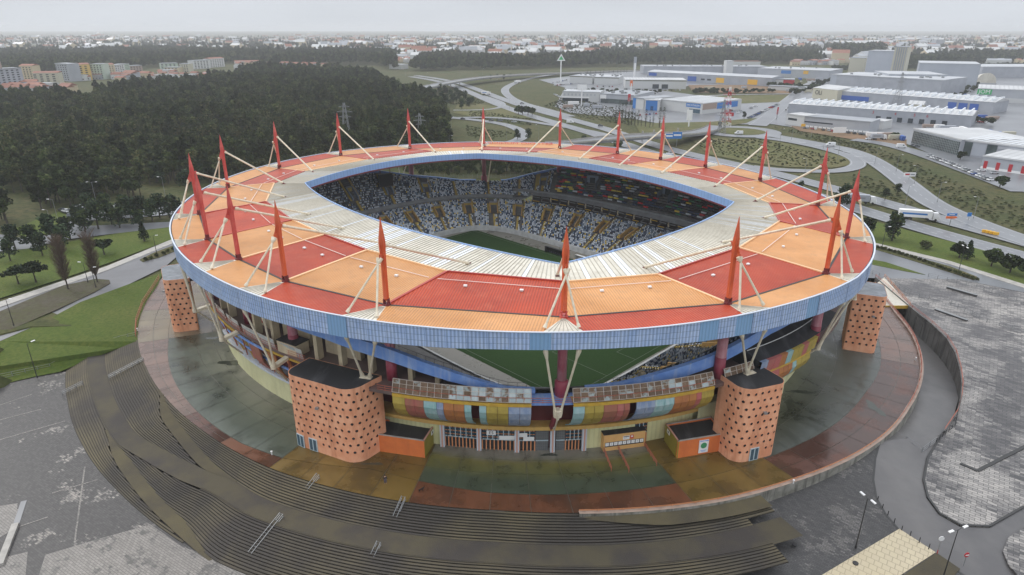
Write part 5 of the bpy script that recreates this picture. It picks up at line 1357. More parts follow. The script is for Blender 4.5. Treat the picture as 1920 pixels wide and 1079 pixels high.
# rim of the plaza on the right: low wall with pink coping and rail
rim = thing('plaza_parapet', 'low pink topped parapet curving along the right edge of the plaza', 'parapet', tuple(R(kout(200), 200, 0)))
t = 136.0
while t < 219.5:
    t2 = min(t + 2.4, 219.5); m = MB(); T = [t, (t + t2) / 2, t2]
    A = [R(kout(x) - .002, x, .32) for x in T]; B = [R(kout(x) + .006, x, .32) for x in T]; A0 = [R(kout(x) - .002, x, 0) for x in T]; B0 = [R(kout(x) + .006, x, -2.6 if x > 180 else -5.5) for x in T]
    m.strip(A0, A); m.strip(B, A); m.build('coping', 'rim_pink', rim)
    m = MB(); m.strip(B0, B); m.build('wall_panel', 'retaining_near', rim)
    if t > 0:
        m = MB(); hh = .75 if t > 170 else 1.15
        for z in ((.6, .75) if t > 170 else (.55, .75, .95, 1.15)): m.beam(R(kout(t) + .001, t, z), R(kout(t2) + .001, t2, z), .06, .06)
        m.beam(R(kout(t), t, .3), R(kout(t), t, hh), .07, .07); m.build('railing', 'bar_orange' if t > 175 else 'rail_red', rim)
    t = t2
# ---------------------------------------------------------------- terraces
terr = thing('stepped_terrace', 'broad curved stone steps dropping from the plaza to the lower paving', 'steps', tuple(R(1.15, 250, -2)))
RISE = .16; NROW = 28; T0, T1 = 201.0, 293.5
def sm(x, a, b): x = max(0.0, min(1.0, (x - a) / (b - a))); return x * x * (3 - 2 * x)
def gaps(t):
    """level strips laid between the steps at angle t: (row where it lies, width)"""
    g = []
    land = lerp(11, 17, sm(t, 257, 271)); g.append((land, lerp(.046, .040, sm(t, 240, 280))))
    if 254 < t < 277: g.append((min(land - .4, lerp(11, 0, max(0, min(1, (t - 258) / 17)))), .022 * sm(t, 254, 260) * (1 - sm(t, 269, 277))))
    if 249 < t < 274: g.append((max(land + .4, lerp(28, 17, (t - 251) / 21.0)), .024 * sm(t, 249, 256) * (1 - .9 * sm(t, 266, 274))))
    return sorted(g)
def tread(t): return (lerp(.193, .185, sm(t, 245, 262)) - sum(w_ for _, w_ in gaps(t))) / NROW
def krow(r, t, after=True):
    return r * tread(t) + sum(w_ for n_, w_ in gaps(t) if (n_ <= r if after else n_ < r - .001))
def zrow(r, t):
    # towards the right the paving rises to meet the steps
    f = sm(t, 196.5, 219); base = -.5 * (1 - f)
    return base - RISE * (r + 1) * lerp(.32, 1.0, f)
DT = .75; NT = int((T1 - T0) / DT)
for r in range(NROW):
    m = MB(); run = []
    def flush():
        if len(run) > 1:
            A = [R(kout(t) + krow(r, t), t, zrow(r, t)) for t in run]; B = [R(kout(t) + krow(r, t) + tread(t), t, zrow(r, t)) for t in run]
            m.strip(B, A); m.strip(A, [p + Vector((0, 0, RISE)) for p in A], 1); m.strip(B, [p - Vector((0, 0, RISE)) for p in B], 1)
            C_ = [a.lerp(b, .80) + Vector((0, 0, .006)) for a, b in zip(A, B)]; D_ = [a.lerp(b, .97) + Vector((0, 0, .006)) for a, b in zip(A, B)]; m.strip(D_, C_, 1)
    for i in range(NT + 1):
        t = T0 + i * DT
        if t < 203.5 and r > 7 or t < 211 and r > 17: continue
        if run and abs(krow(r, t) - krow(r, run[-1])) > .009: flush(); run = []
        run.append(t)
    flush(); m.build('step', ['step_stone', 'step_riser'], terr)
for gi, (ta, tb, mm, nm) in enumerate(((T0, T1, 'landing_stone', 'landing'), (254.3, 276.5, 'ramp_moss', 'ramp'), (249.3, 273.8, 'ramp_moss', 'ramp'))):
    n_ = int((tb - ta) / DT); A = []; B = []
    for i in range(n_ + 1):
        t = lerp(ta, tb, i / n_); land = lerp(11, 17, sm(t, 257, 271))
        gs = gaps(t)
        if gi == 0: q = [g for g in gs if abs(g[0] - land) < 1e-6][0]
        else:
            o_ = [g for g in gs if abs(g[0] - land) > 1e-6]; o_ = [g for g in o_ if (g[0] < land) == (gi == 1)] or o_
            if not o_: continue
            q = o_[0]
        k0 = q[0] * tread(t) + sum(w_ for n__, w_ in gs if n__ < q[0] - 1e-6)
        z = zrow(q[0] - 1, t) - .01
        A.append(R(kout(t) + k0 - .002, t, z)); B.append(R(kout(t) + k0 + q[1] + .002, t, z - .02))
    if gi == 0:
        for c0 in range(0, len(A) - 1, 12): m = MB(); m.strip(B[c0:c0 + 13], A[c0:c0 + 13]); m.build(nm, mm, terr)
    else: m = MB(); m.strip(B, A); m.build(nm, mm, terr)
# right end: the mossy slope under the parapet
m = MB(); T = [lerp(201, 219, s / 12) for s in range(13)]
m.strip([R(kout(t) + .036 * min(1, (219.5 - t) / 10 + .25), t, -.40) for t in T], [R(kout(t) + .004, t, -.2) for t in T]); m.build('ramp', 'ramp_moss', terr)
# hand rails of the steps
def steprail(x0, y0, z0, x1, y1, z1, lab):
    p, q = at(x0, y0, z0), at(x1, y1, z1); th = thing('step_railing', lab, 'handrail', tuple(p), 'steel handrails on the steps'); d = (q - p); sd = Vector((-d.y, d.x, 0)).normalized() * .35
    for s_ in (-1, 1):
        m = MB()
        for z in (.55, 1.0): m.beam(p + sd * s_ + Vector((0, 0, z)), q + sd * s_ + Vector((0, 0, z)), .07, .07)
        m.build('rail', 'grey_metal', th)
    n = max(3, int(d.length / 1.2))
    for s in range(n + 1):
        r = p.lerp(q, s / n); m = MB(); m.beam(r + sd, r + sd + Vector((0, 0, 1)), .06, .06); m.beam(r - sd, r - sd + Vector((0, 0, 1)), .06, .06)
        m.beam(r + sd + Vector((0, 0, .9)), r - sd + Vector((0, 0, .9)), .04, .04); m.build('post', 'grey_metal', th)
steprail(597, 898, -.1, 571, 932, -1.9, 'handrail on the upper steps, below the mustard paving')
steprail(757, 940, -.1, 741, 978, -1.9, 'handrail on the upper steps, nearest the person')
steprail(529, 972, -2.0, 470, 1046, -4.5, 'longest handrail, on the lower left steps')
steprail(711, 1025, -2.0, 686, 1079, -4.4, 'handrail at the lower edge, on the bottom steps')
steprail(270, 678, -.4, 205, 712, -2.5, 'handrail at the top of the left steps near the lawn')
steprail(156, 723, -3.2, 118, 742, -4.5, 'short handrail on the outermost left steps')

# ---------------------------------------------------------------- lawn, streets and verges at the left
patch('lawn', [(-700, 820, -4.2), (0, 722, -4.5), (60, 708, -4.5), (112, 698, -4.4), (150, 682, -3.7), (186, 668, -2.9), (225, 653, -1.6), (262, 641, -.3), (257, 620, .02), (262, 595, .02), (275, 565, .02), (296, 535, .02), (310, 500, .02), (303, 512, .0), (240, 534, 0), (151, 567, -.1), (80, 605, -.5), (0, 640, -.9), (-600, 830, -3.6)][:17]
      + [(80, 605, -.5), (0, 640, -.9), (-700, 880, -3)][:0] + [(80, 606, -.6), (0, 641, -1.0), (-700, 905 - 110, -3.5)], 'lawn', dz=.06)
patch('service_road', [(-600, 860, -1.2), (0, 640, -.9), (80, 605, -.5), (151, 567, -.1), (240, 534, 0), (310, 500, 0), (345, 470, 0), (600, 400, 0), (600, 380, 0), (330, 455, 0), (200, 505, 0), (110, 545, -.1), (0, 605, -.7), (-600, 780, -1.1)], 'asphalt', dz=.0)
patch('street', [(-600, 700, -.3), (0, 602, -.2), (110, 548, 0), (203, 506, 0), (330, 463, 0), (600, 385, 0), (600, 372, 0), (331, 448, 0), (200, 500, 0), (0, 566, 0), (-600, 745 - 20, -.1)][:11], 'asphalt', dz=.03)
patch('brown_verge', [(-300, 715, -.45), (0, 628, -.6), (110, 580, -.1), (175, 550, 0), (207, 532, 0), (205, 526, 0), (180, 524, 0), (120, 536, 0), (0, 585, -.1), (-300, 690, -.2)], 'wet_verge', dz=.16, side=.15)
patch('grass_strip', [(-600, 660, 0), (0, 560, 0), (120, 522, 0), (200, 495, 0), (331, 446, 0), (420, 420, 0), (420, 400, 0), (300, 425, 0), (150, 450, 0), (0, 475, 0), (-600, 520, 0)], 'lawn', dz=.05)
patch('footpath', [(-600, 690, 0), (0, 577, 0), (203, 507, 0), (331, 454, 0), (500, 400, 0), (500, 396, 0), (331, 446, 0), (200, 500, 0), (0, 567, 0), (-600, 678, 0)], 'kerb_pale', dz=.12, side=.12)
patch('street_island', [(268, 492, 0), (300, 483, 0), (350, 463, 0), (400, 440, 0), (400, 434, 0), (340, 456, 0), (290, 474, 0), (262, 488, 0)], 'verge', dz=.15, side=.14)
patch('parking_lot', [(128, 402, 0), (150, 415, 0), (200, 412, 0), (335, 402, 0), (480, 390, 0), (480, 375, 0), (338, 378, 0), (240, 380, 0), (155, 386, 0), (128, 392, 0)], 'asphalt_wet', dz=.06)
patch('left_road', [(-300, 480, 0), (0, 472, 0), (60, 466, 0), (120, 450, 0), (330, 425, 0), (330, 416, 0), (150, 425, 0), (128, 412, 0), (110, 440, 0), (40, 447, 0), (0, 440, 0), (-300, 430, 0)], 'asphalt_wet', dz=.08)
patch('grass_island', [(20, 433, 0), (50, 446, 0), (95, 440, 0), (122, 420, 0), (126, 405, 0), (112, 398, 0), (70, 412, 0)], 'lawn', dz=.11)
# right street with path, hedge strip and lawn
patch('right_street', [(1600, 520, 0), (1640, 522, 0), (1800, 524, 0), (1920, 549, 0), (2400, 650, 0), (2400, 590, 0), (1920, 528, 0), (1780, 484, 0), (1640, 450, 0), (1560, 430, 0), (1560, 480, 0)], 'asphalt_wet', dz=.02)
patch('right_footpath', [(1560, 436, 0), (1640, 461, 0), (1780, 496, 0), (1920, 541, 0), (2300, 650, 0), (2300, 640, 0), (1920, 534, 0), (1780, 490, 0), (1640, 456, 0), (1560, 431, 0)], 'kerb_pale', dz=.14, side=.12)
patch('right_lawn', [(1560, 431, 0), (1640, 456, 0), (1780, 490, 0), (1920, 534, 0), (2300, 640, 0), (2300, 560, 0), (1920, 489, 0), (1700, 432, 0), (1600, 405, 0), (1500, 385, 0)], 'lawn', dz=.07)
patch('hedge_bed', [(1640, 468, 0), (1700, 486, 0), (1780, 511, 0), (1826, 526, 0), (1832, 520, 0), (1780, 500, 0), (1700, 478, 0), (1640, 462, 0)], 'verge', dz=.15, side=.14)
patch('grass_wedge', [(1632, 487, 0), (1660, 492, 0), (1735, 516, 0), (1690, 508, 0), (1632, 496, 0)], 'lawn', dz=.1, side=.1)
# ================================================================ BACKGROUND
from mathutils.geometry import intersect_point_line
mat('bark', (.06, .05, .04), .9)
def leaf(name, c, v=.35):
    m = mat(name, c, .9, rnd=v, spec=.2); return m
leaf('leaf_dark', (.022, .034, .010), .45); leaf('leaf_mid', (.040, .056, .016), .5); leaf('leaf_olive', (.072, .086, .030), .5); leaf('leaf_pale', (.12, .12, .05), .3)
leaf('leaf_pine', (.022, .038, .020)); leaf('leaf_pine_light', (.040, .062, .030)); leaf('leaf_bank', (.062, .066, .028), .4); lite('twig_brown', (.12, .085, .06), .9)
mat('metal_roof', (.42, .44, .47), .5, (.50, .52, .54), .04, wave=(2.2, .12, .3)); mat('white_roof', (.56, .57, .58), .5, (.46, .47, .48), .06, wave=(4.0, .18, .3), spec=.3)
mat('grey_roof', (.24, .26, .29), .35, (.32, .34, .37), .04); mat('wall_grey', (.36, .38, .42), .6, (.42, .44, .47), .05); mat('wall_white', (.54, .55, .55), .6, (.54, .55, .55), .08); mat('wall_light', (.36, .38, .42), .6, (.30, .32, .36), .1)
mat('wall_silver', (.36, .39, .44), .5, (.42, .45, .5), .04); mat('wall_tan', (.48, .46, .36), .6); mat('wall_yellow', (.60, .42, .12), .7); mat('wall_mint', (.42, .50, .42), .7); mat('wall_sand', (.52, .44, .30), .7)
mat('wall_brick', (.34, .26, .22), .7); mat('sign_blue', (.03, .18, .50), .5); mat('deep_blue', (.03, .10, .38), .5); mat('sign_green', (.03, .40, .12), .5); mat('sign_red', (.45, .02, .03), .5); mat('sign_orange', (.75, .15, .03), .5)
mat('door_yellow', (.75, .42, .03), .5); mat('glass_wall', (.035, .05, .055), .15, (.09, .12, .12), .08, spec=.8); mat('roof_tile', (.27, .115, .075), .8, (.20, .085, .06), .3, rnd=.15)
mat('bare_soil', (.20, .12, .065), .95, (.14, .10, .055), .05)
grassmat('field', (.10, .11, .035), (.15, .13, .06), (.07, .08, .03), .02, .2)
mat('concrete_road', (.30, .30, .30), .6)

def crown_mesh(name, seed, kind, n, H, Rr):
    """crown of many small leaf clumps spread through its volume; returns mesh with crown base near z = 0"""
    r_ = random.Random(seed); vs = []; fs = []; mi = []
    lobes = []
    if kind in ('euca', 'light'):     # tall, narrow, irregular
        for k in range(9): z = H * r_.uniform(.4, .95); q = .62 + .5 * math.sin(math.pi * min(1, z / H)); lobes.append((r_.uniform(-1, 1) * Rr * .5, r_.uniform(-1, 1) * Rr * .5, z, Rr * q * .55, H * .11))
    elif kind == 'cone':
        for k in range(9): z = H * (.18 + .8 * k / 8); q = 1.05 - z / H; lobes.append((0, 0, z, Rr * (q + .08), H * .09))
    elif kind == 'round':
        for k in range(9): a = r_.uniform(0, 6.28); d = r_.uniform(0, .6) * Rr; lobes.append((d * math.cos(a), d * math.sin(a), H * r_.uniform(.45, .85), Rr * r_.uniform(.4, .6), H * .2))
    elif kind == 'umbrella':
        for k in range(12): a = r_.uniform(0, 6.28); d = r_.uniform(0, .7) * Rr; lobes.append((d * math.cos(a), d * math.sin(a), H * r_.uniform(.68, .86), Rr * r_.uniform(.35, .5), H * .13))
    elif kind == 'pine':
        for k in range(12): a = r_.uniform(0, 6.28); z = H * r_.uniform(.22, .92); d = (1.15 - z / H) * Rr * r_.uniform(.2, .9); lobes.append((d * math.cos(a), d * math.sin(a), z, Rr * r_.uniform(.4, .62), H * .14))
    elif kind == 'cypress':
        for k in range(8): z = H * (.06 + .9 * k / 7); q = math.sin(math.pi * min(1, (1.12 - z / H))) ** .6; lobes.append((0, 0, z, Rr * max(q, .12), H * .08))
    elif kind == 'bush':
        for k in range(6): a = r_.uniform(0, 6.28); d = r_.uniform(0, .7) * Rr; lobes.append((d * math.cos(a), d * math.sin(a), H * r_.uniform(.3, .6), Rr * .5, H * .35))
    for i in range(n):
        li = r_.randrange(len(lobes)); lx, ly, lz, lr, lh = lobes[li]
        while True:
            x, y, z = r_.uniform(-1, 1), r_.uniform(-1, 1), r_.uniform(-1, 1)
            if .25 < x * x + y * y + z * z < 1: break
        px, py, pz = lx + x * lr, ly + y * lr, max(.1, lz + z * lh)
        s = Rr * r_.uniform(.09, .17) * (1.3 if kind in ('bush', 'round') else 1.25 if kind in ('euca', 'light') else 1)
        d = Vector((r_.gauss(0, 1), r_.gauss(0, 1), r_.gauss(0, .7))).normalized(); e_ = d.cross(Vector((r_.gauss(0, 1), r_.gauss(0, 1), r_.gauss(0, 1)))).normalized()
        o = len(vs); c = Vector((px, py, pz))
        vs += [tuple(c + d * s), tuple(c + e_ * s * .8), tuple(c - d * s), tuple(c - e_ * s * .8)]; fs.append((o, o + 1, o + 2, o + 3))
        top = (pz / H); x_ = r_.random()
        lm = (li * 7 + seed * 3) % 5; mi.append((0, 1, 0, 2, 1)[lm] if x_ < .7 else 0 if x_ < .85 else 1 if x_ < .95 else 2)
    me = bpy.data.meshes.new(name); me.from_pydata(vs, [], fs)
    sets = {'euca': ('leaf_dark', 'leaf_mid', 'leaf_olive'), 'pine': ('leaf_pine', 'leaf_pine_light', 'leaf_mid'), 'cone': ('leaf_pine', 'leaf_pine_light', 'leaf_mid'), 'bush': ('leaf_bank', 'leaf_olive', 'leaf_mid'),
            'light': ('leaf_mid', 'leaf_olive', 'leaf_pale'), 'round': ('leaf_dark', 'leaf_mid', 'leaf_pine_light'), 'umbrella': ('leaf_pine', 'leaf_dark', 'leaf_mid'), 'cypress': ('leaf_dark', 'leaf_pine', 'leaf_dark')}[kind]
    for s_ in sets: me.materials.append(MATS[s_])
    me.polygons.foreach_set('material_index', mi); me.update(); return me
def trunk_mesh(name, seed, H, r0, limbs=4, frac=.75, lean=.03):
    r_ = random.Random(seed); m = MB(); top = Vector((r_.uniform(-lean, lean) * H, r_.uniform(-lean, lean) * H, H * frac))
    m.tube([(0, 0, -.2), top * .4, top], [r0, r0 * .7, r0 * .25], 6)
    for k in range(limbs):
        p = top * r_.uniform(.45, .9); a = r_.uniform(0, 6.28); q = p + Vector((math.cos(a), math.sin(a), .7)) * H * .16; m.tube([p, q], [r0 * .35, r0 * .1], 4)
    me = bpy.data.meshes.new(name); me.from_pydata(m.v, [], m.f); me.materials.append(MATS['bark']); me.update(); return me
TREES = {}
def treekind(key, kind, n, H, Rr, nvar=2, limbs=4, r0=.3, frac=.75):
    TREES[key] = [(crown_mesh('crown', hash((key, v)) % 1000 if False else sum(map(ord, key)) * 7 + v, kind, n, H, Rr), trunk_mesh('trunk', v + 3, H, r0, limbs, frac)) for v in range(nvar)]
treekind('forest', 'euca', 420, 14, 3.4, 3); treekind('light', 'light', 380, 13, 3.6, 2); treekind('broad', 'round', 520, 9, 5.0, 2); treekind('pine', 'pine', 650, 10, 3.6, 3); treekind('umbrella', 'umbrella', 900, 8, 4.6, 2); treekind('round', 'round', 800, 6, 3.4, 2); treekind('cypress', 'cypress', 420, 11, 1.1, 2)
treekind('bush', 'bush', 300, 2.6, 1.9, 2, 2, .1); treekind('cone', 'cone', 650, 7, 2.4, 1)
def tree(key, x, y, label, group=None, s=1.0, cat='tree', name=None, rz=None, z=0.0, sz=None):
    cm, tm = TREES[key][RT.randrange(len(TREES[key]))]
    th = local_thing(name or {'forest': 'eucalyptus_tree', 'light': 'eucalyptus_tree', 'broad': 'oak_tree', 'pine': 'pine_tree', 'umbrella': 'umbrella_pine', 'round': 'round_tree', 'cypress': 'cypress_tree', 'bush': 'bush', 'cone': 'conical_tree'}[key], label, cat, (x, y, z), group)
    th.rotation_euler = (0, 0, RT.uniform(0, 6.28)); th.scale = (s, s, (sz or s) * RT.uniform(.92, 1.1))
    put('trunk', tm, th); put('crown', cm, th); return th
RT = random.Random(21)
# ---- forest on the left
def inpoly(x, y, P):
    c = False; n = len(P); j = n - 1
    for i in range(n):
        if (P[i][1] > y) != (P[j][1] > y) and x < (P[j][0] - P[i][0]) * (y - P[i][1]) / (P[j][1] - P[i][1]) + P[i][0]: c = not c
        j = i
    return c
def wpoly(pts): return [tuple(at(x, y, 0))[:2] for x, y in pts]
FOR = wpoly([(-300, 420), (0, 428), (40, 425), (100, 398), (130, 388), (240, 372), (340, 372), (480, 372), (620, 340), (760, 310), (858, 288), (852, 262), (846, 240), (838, 215), (800, 192), (760, 187), (740, 172), (716, 160), (690, 143), (600, 137), (480, 138), (425, 150), (380, 160), (330, 165), (230, 178), (180, 190), (110, 196), (60, 190), (0, 192), (-300, 200)])
def scatter(P, step, seed, jit=.45, keep=1.0):
    r_ = random.Random(seed); xs_ = [p[0] for p in P]; ys_ = [p[1] for p in P]; out = []
    y = min(ys_)
    while y < max(ys_):
        x = min(xs_)
        while x < max(xs_):
            a, b = x + r_.uniform(-jit, jit) * step, y + r_.uniform(-jit, jit) * step
            if r_.random() < keep and inpoly(a, b, P): out.append((a, b))
            x += step
        y += step
    return out
fp = scatter(FOR, 5.6, 4)
fp.sort(key=lambda p: math.hypot(p[0], p[1]))
CLEAR = [wpoly([(110, 193), (230, 188), (235, 198), (150, 205)]), wpoly([(835, 260), (860, 260), (860, 290), (845, 290)])]
fp = [p for p in fp if not any(inpoly(p[0], p[1], c) for c in CLEAR)]
# the parts of the wood that show: drop trees hidden behind the stadium
def proj(x, y, z):
    dy = y * cP - (z - CAMH) * sP; return 960 + FPX * x / dy, 539.5 - FPX * (y * sP + (z - CAMH) * cP) / dy
def edge_keep(p):
    px, py = proj(p[0], p[1], 0); e_ = min(abs(px - 845 + (py - 215) * -.2), 40) / 40
    w_ = math.sin(p[0] * .045 + 2 * math.sin(p[1] * .02)) * math.sin(p[1] * .052 + 1.5 * math.sin(p[0] * .03))
    return w_ < .82 and not (px > 760 and w_ > .1 + e_)
fp = [p for p in fp if edge_keep(p)]
vis = []
for p in fp:
    px, py = proj(p[0], p[1], 12)
    if -60 < px < 1000 and not (340 < px < 900 and py > 300): vis.append(p)
def shade(i): return ['dark eucalyptus at the near edge of the wood left of the stadium'][0]
near = vis[:230]; far = vis[230:]
for p in near:
    tree(RT.choice(['forest', 'forest', 'forest', 'light', 'broad', 'pine']), p[0], p[1], 'dark green tree at the near edge of the wood left of the stadium', 'trees at the near edge of the wood', RT.uniform(.75, 1.15) * .95)
def gn_wood(name, pts, keys, label, cat, smin, smax, seed=1, zs=1.0):
    r_ = np.random.RandomState(seed); n = len(pts)
    me = bpy.data.meshes.new(name); me.from_pydata([(p[0], p[1], 0.0) for p in pts], [], [])
    srcs = []
    for k in keys:
        for v, (cm, tm) in enumerate(TREES[k]): srcs.append(cm)
    def attr(nm, typ, vals):
        a = me.attributes.new(nm, typ, 'POINT'); a.data.foreach_set('vector' if typ == 'FLOAT_VECTOR' else 'value', vals)
    # clumpy growth: size follows a slow wave plus noise
    px = np.array([p[0] for p in pts]); py = np.array([p[1] for p in pts])
    wv = .5 + .5 * np.sin(px * .021 + 1.3 * np.sin(py * .013)) * np.sin(py * .027 + np.sin(px * .017))
    s = (smin + (smax - smin) * (.45 * wv + .55 * r_.rand(n))).astype(np.float32)
    sc3 = np.stack([s * (.85 + .3 * r_.rand(n)), s * (.85 + .3 * r_.rand(n)), s * (.85 + .35 * r_.rand(n)) * zs], 1).astype(np.float32)
    attr('sc', 'FLOAT_VECTOR', sc3.ravel()); attr('rt', 'FLOAT', (r_.rand(n) * 6.28).astype(np.float32)); nv = [len(TREES[k]) for k in keys]
    ix = r_.randint(0, len(srcs), n)
    if len(keys) > 1:   # kinds grow in drifts
        dr = np.sin(px * .011 + 2 * np.sin(py * .009)) + np.sin(py * .017 + 1.7 * np.sin(px * .019)) + r_.randn(n) * .75
        ix = np.where(dr > .95, nv[0] + r_.randint(0, nv[1], n), r_.randint(0, nv[0], n))
        if len(keys) > 2: ix = np.where(r_.rand(n) < .25, nv[0] + nv[1] + r_.randint(0, nv[2], n), ix)
    attr('ix', 'INT', ix.astype(np.int32))
    o = put(name, me, None, 'stuff'); tag(o, label, cat)
    ng = bpy.data.node_groups.new(name, 'GeometryNodeTree')
    ng.interface.new_socket('Geometry', in_out='INPUT', socket_type='NodeSocketGeometry'); ng.interface.new_socket('Geometry', in_out='OUTPUT', socket_type='NodeSocketGeometry')
    gi = ng.nodes.new('NodeGroupInput'); go = ng.nodes.new('NodeGroupOutput'); iop = ng.nodes.new('GeometryNodeInstanceOnPoints')
    jn = ng.nodes.new('GeometryNodeGeometryToInstance')
    for cm in srcs[::-1]:
        so = bpy.data.objects.new('leaf_source', cm)
        oi = ng.nodes.new('GeometryNodeObjectInfo'); oi.inputs['Object'].default_value = so; ng.links.new(oi.outputs['Geometry'], jn.inputs[0])
    ng.links.new(gi.outputs[0], iop.inputs['Points']); ng.links.new(jn.outputs[0], iop.inputs['Instance'])
    def na(nm, typ):
        a = ng.nodes.new('GeometryNodeInputNamedAttribute'); a.data_type = typ; a.inputs['Name'].default_value = nm
        return [x for x in a.outputs if x.enabled and x.name == 'Attribute'][0]
    iop.inputs['Pick Instance'].default_value = True
    ng.links.new(na('ix', 'INT'), iop.inputs['Instance Index']); ng.links.new(na('sc', 'FLOAT_VECTOR'), iop.inputs['Scale'])
    cx = ng.nodes.new('ShaderNodeCombineXYZ'); ng.links.new(na('rt', 'FLOAT'), cx.inputs[2])
    er = ng.nodes.new('FunctionNodeEulerToRotation'); ng.links.new(cx.outputs[0], er.inputs[0]); ng.links.new(er.outputs[0], iop.inputs['Rotation'])
    ng.links.new(iop.outputs[0], go.inputs[0])
    md = o.modifiers.new('wood', 'NODES'); md.node_group = ng
    return o
gn_wood('forest', far, ['forest', 'light', 'broad'], 'dense dark eucalyptus and pine wood filling the left behind the stadium', 'wood', .55, 1.45, 3)
gn_wood('corner_thicket', [p for p in scatter(wpoly([(770, 300), (1060, 300), (1100, 322), (1060, 336), (760, 336)]), 4.0, 5)], ['forest'], 'dark thicket seen through the far corner gap of the stadium', 'wood', .25, .7, 8)
# far belts of woodland
belts = [([(770, 134), (830, 133), (960, 131), (1100, 127), (1215, 124), (1300, 122), (1440, 121), (1545, 118), (1552, 104), (1440, 101), (1300, 103), (1120, 106), (1090, 112), (960, 116), (860, 112), (790, 114)], 'long dark belt of tall trees behind the motorway and retail park', 1.1),
         ([(-200, 150), (0, 146), (60, 143), (120, 140), (220, 135), (260, 131), (320, 125), (380, 122), (450, 119), (600, 120), (600, 108), (440, 103), (300, 97), (120, 108), (0, 104), (-200, 104)], 'hazy dark woodland behind the apartment blocks at the left', 1.1),
         ([(500, 128), (610, 124), (700, 122), (720, 130), (745, 134), (740, 108), (700, 103), (610, 104), (600, 116), (520, 122)], 'clump of trees at the far end of the main wood', 1.2),
         ([(1555, 112), (1650, 112), (1660, 100), (1640, 97), (1560, 100)], 'rounded clump of tall trees behind the factory, right of the belt', 1.5),
         ([(1690, 130), (1760, 124), (1920, 116), (2000, 112), (2000, 104), (1920, 105), (1760, 112), (1690, 118)], 'wooded strip behind the factory at the far right', 1.1)]
for k, (pp, lb, s) in enumerate(belts):
    P = wpoly(pp); pts = [p for p in scatter(P, 9.5, 30 + k)]
    gn_wood('woodland', pts, ['forest', 'broad', 'light'], lb, 'wood', .9 * s, 1.5 * s, 40 + k)
# scattered copses in the far town
cops = []
rc = random.Random(77)
for k in range(420):
    px, py = rc.uniform(-50, 1970), rc.uniform(71, 112)
    c = at(px, py, 0); n = rc.randint(4, 34); sp = math.sqrt(n) * 14 * rc.uniform(.8, 1.6); el = rc.uniform(1, 4)
    for _ in range(n): cops.append((c.x + rc.gauss(0, 1) * sp * el, c.y + rc.gauss(0, 1) * sp * .6))
cops = [p for p in cops if p[1] > 900]
gn_wood('tree_copses', cops, ['forest', 'broad'], 'scattered dark copses among the hazy houses near the horizon', 'wood', 1.0, 1.8, 9)
# ---- scrub bushes on the motorway banks
SCR = [wpoly([(1290, 262), (1430, 262), (1540, 290), (1590, 300), (1560, 312), (1480, 312), (1400, 300), (1330, 285)]), wpoly([(1440, 235), (1520, 250), (1600, 262), (1700, 300), (1800, 345), (1920, 385), (2050, 420), (2050, 480), (1920, 440), (1800, 400), (1700, 345), (1600, 285), (1520, 262)]),
       wpoly([(1600, 325), (1700, 355), (1760, 400), (1700, 385), (1600, 352)]), wpoly([(850, 150), (880, 165), (940, 185), (880, 200), (800, 190), (830, 165)]), wpoly([(880, 205), (1000, 225), (1000, 236), (880, 222)]), wpoly([(1060, 180), (1200, 215), (1180, 235), (1080, 220), (1020, 200)]), wpoly([(870, 235), (960, 250), (930, 262), (880, 258)])]
# ---- trees that can be told apart
def T_(key, lst, label, group=None, smul=1.0):
    for (x, y, s) in lst:
        p = at(x, y, 0); tree(key, p.x, p.y, label, group, s * smul)
T_('pine', [(30, 470, .9), (62, 462, .8), (100, 452, 1.0), (132, 448, .85), (160, 436, .9), (185, 430, 1.0), (210, 420, .9), (225, 428, .85), (248, 418, .95), (268, 412, .9), (286, 415, .8), (300, 408, .9), (318, 408, .8), (170, 412, .9), (200, 405, .9), (120, 470, .8), (80, 480, .7), (150, 425, .8), (235, 405, .9), (330, 405, .9), (20, 490, .7), (262, 425, .7)],
   'dark young pine in the row between the parking area and the lawn strip', 'pines beside the left street', 1.15)
p = at(271, 453, 0); tree('cone', p.x, p.y, 'single neat conical tree standing on the lawn strip before the pines', None, .95)
for (x, y, s, lb) in ((35, 533, .62, 'spreading flat topped pine at the left edge of the lawn strip'), (68, 530, .66, 'second flat topped pine, touching the one at the left edge'), (196, 478, .62, 'low flat topped pine behind the bare poplar')):
    p = at(x, y, 0); tree('umbrella', p.x, p.y, lb, None, s * 1.4, sz=s * 1.15)
def bare(x, y, H, lb):
    p = at(x, y, 0); th = local_thing('bare_poplar', lb, 'tree', tuple(p)); r_ = random.Random(int(x)); m = MB(); m.tube([(0, 0, 0), (0, 0, H * .5), (.1, 0, H)], [.22, .12, .02], 6); m.build('trunk', 'bark', th)
    m = MB()
    for k in range(420):
        z = H * r_.uniform(.14, .9); a = r_.uniform(0, 6.28); l_ = H * r_.uniform(.06, .17); q = Vector((0, 0, z)); l_ *= 1.5; e_ = q + Vector((math.cos(a) * .6, math.sin(a) * .6, .9)) * l_; m.tube([q, e_], [.05, .03], 3, cap=False)
        for _ in range(3): f_ = q.lerp(e_, r_.uniform(.4, .9)); b_ = r_.uniform(0, 6.28); m.tube([f_, f_ + Vector((math.cos(b_) * .5, math.sin(b_) * .5, .7)) * l_ * .55], [.035, .02], 3, cap=False)
    m.build('twigs', 'twig_brown', th)
bare(128, 543, 16.0, 'bare brown poplar on the brown verge, farther left of the two'); bare(183, 530, 15.0, 'bare brown poplar on the brown verge, nearest the left tower')
T_('pine', [(812, 268, 0.9)], 'x', None) if False else None
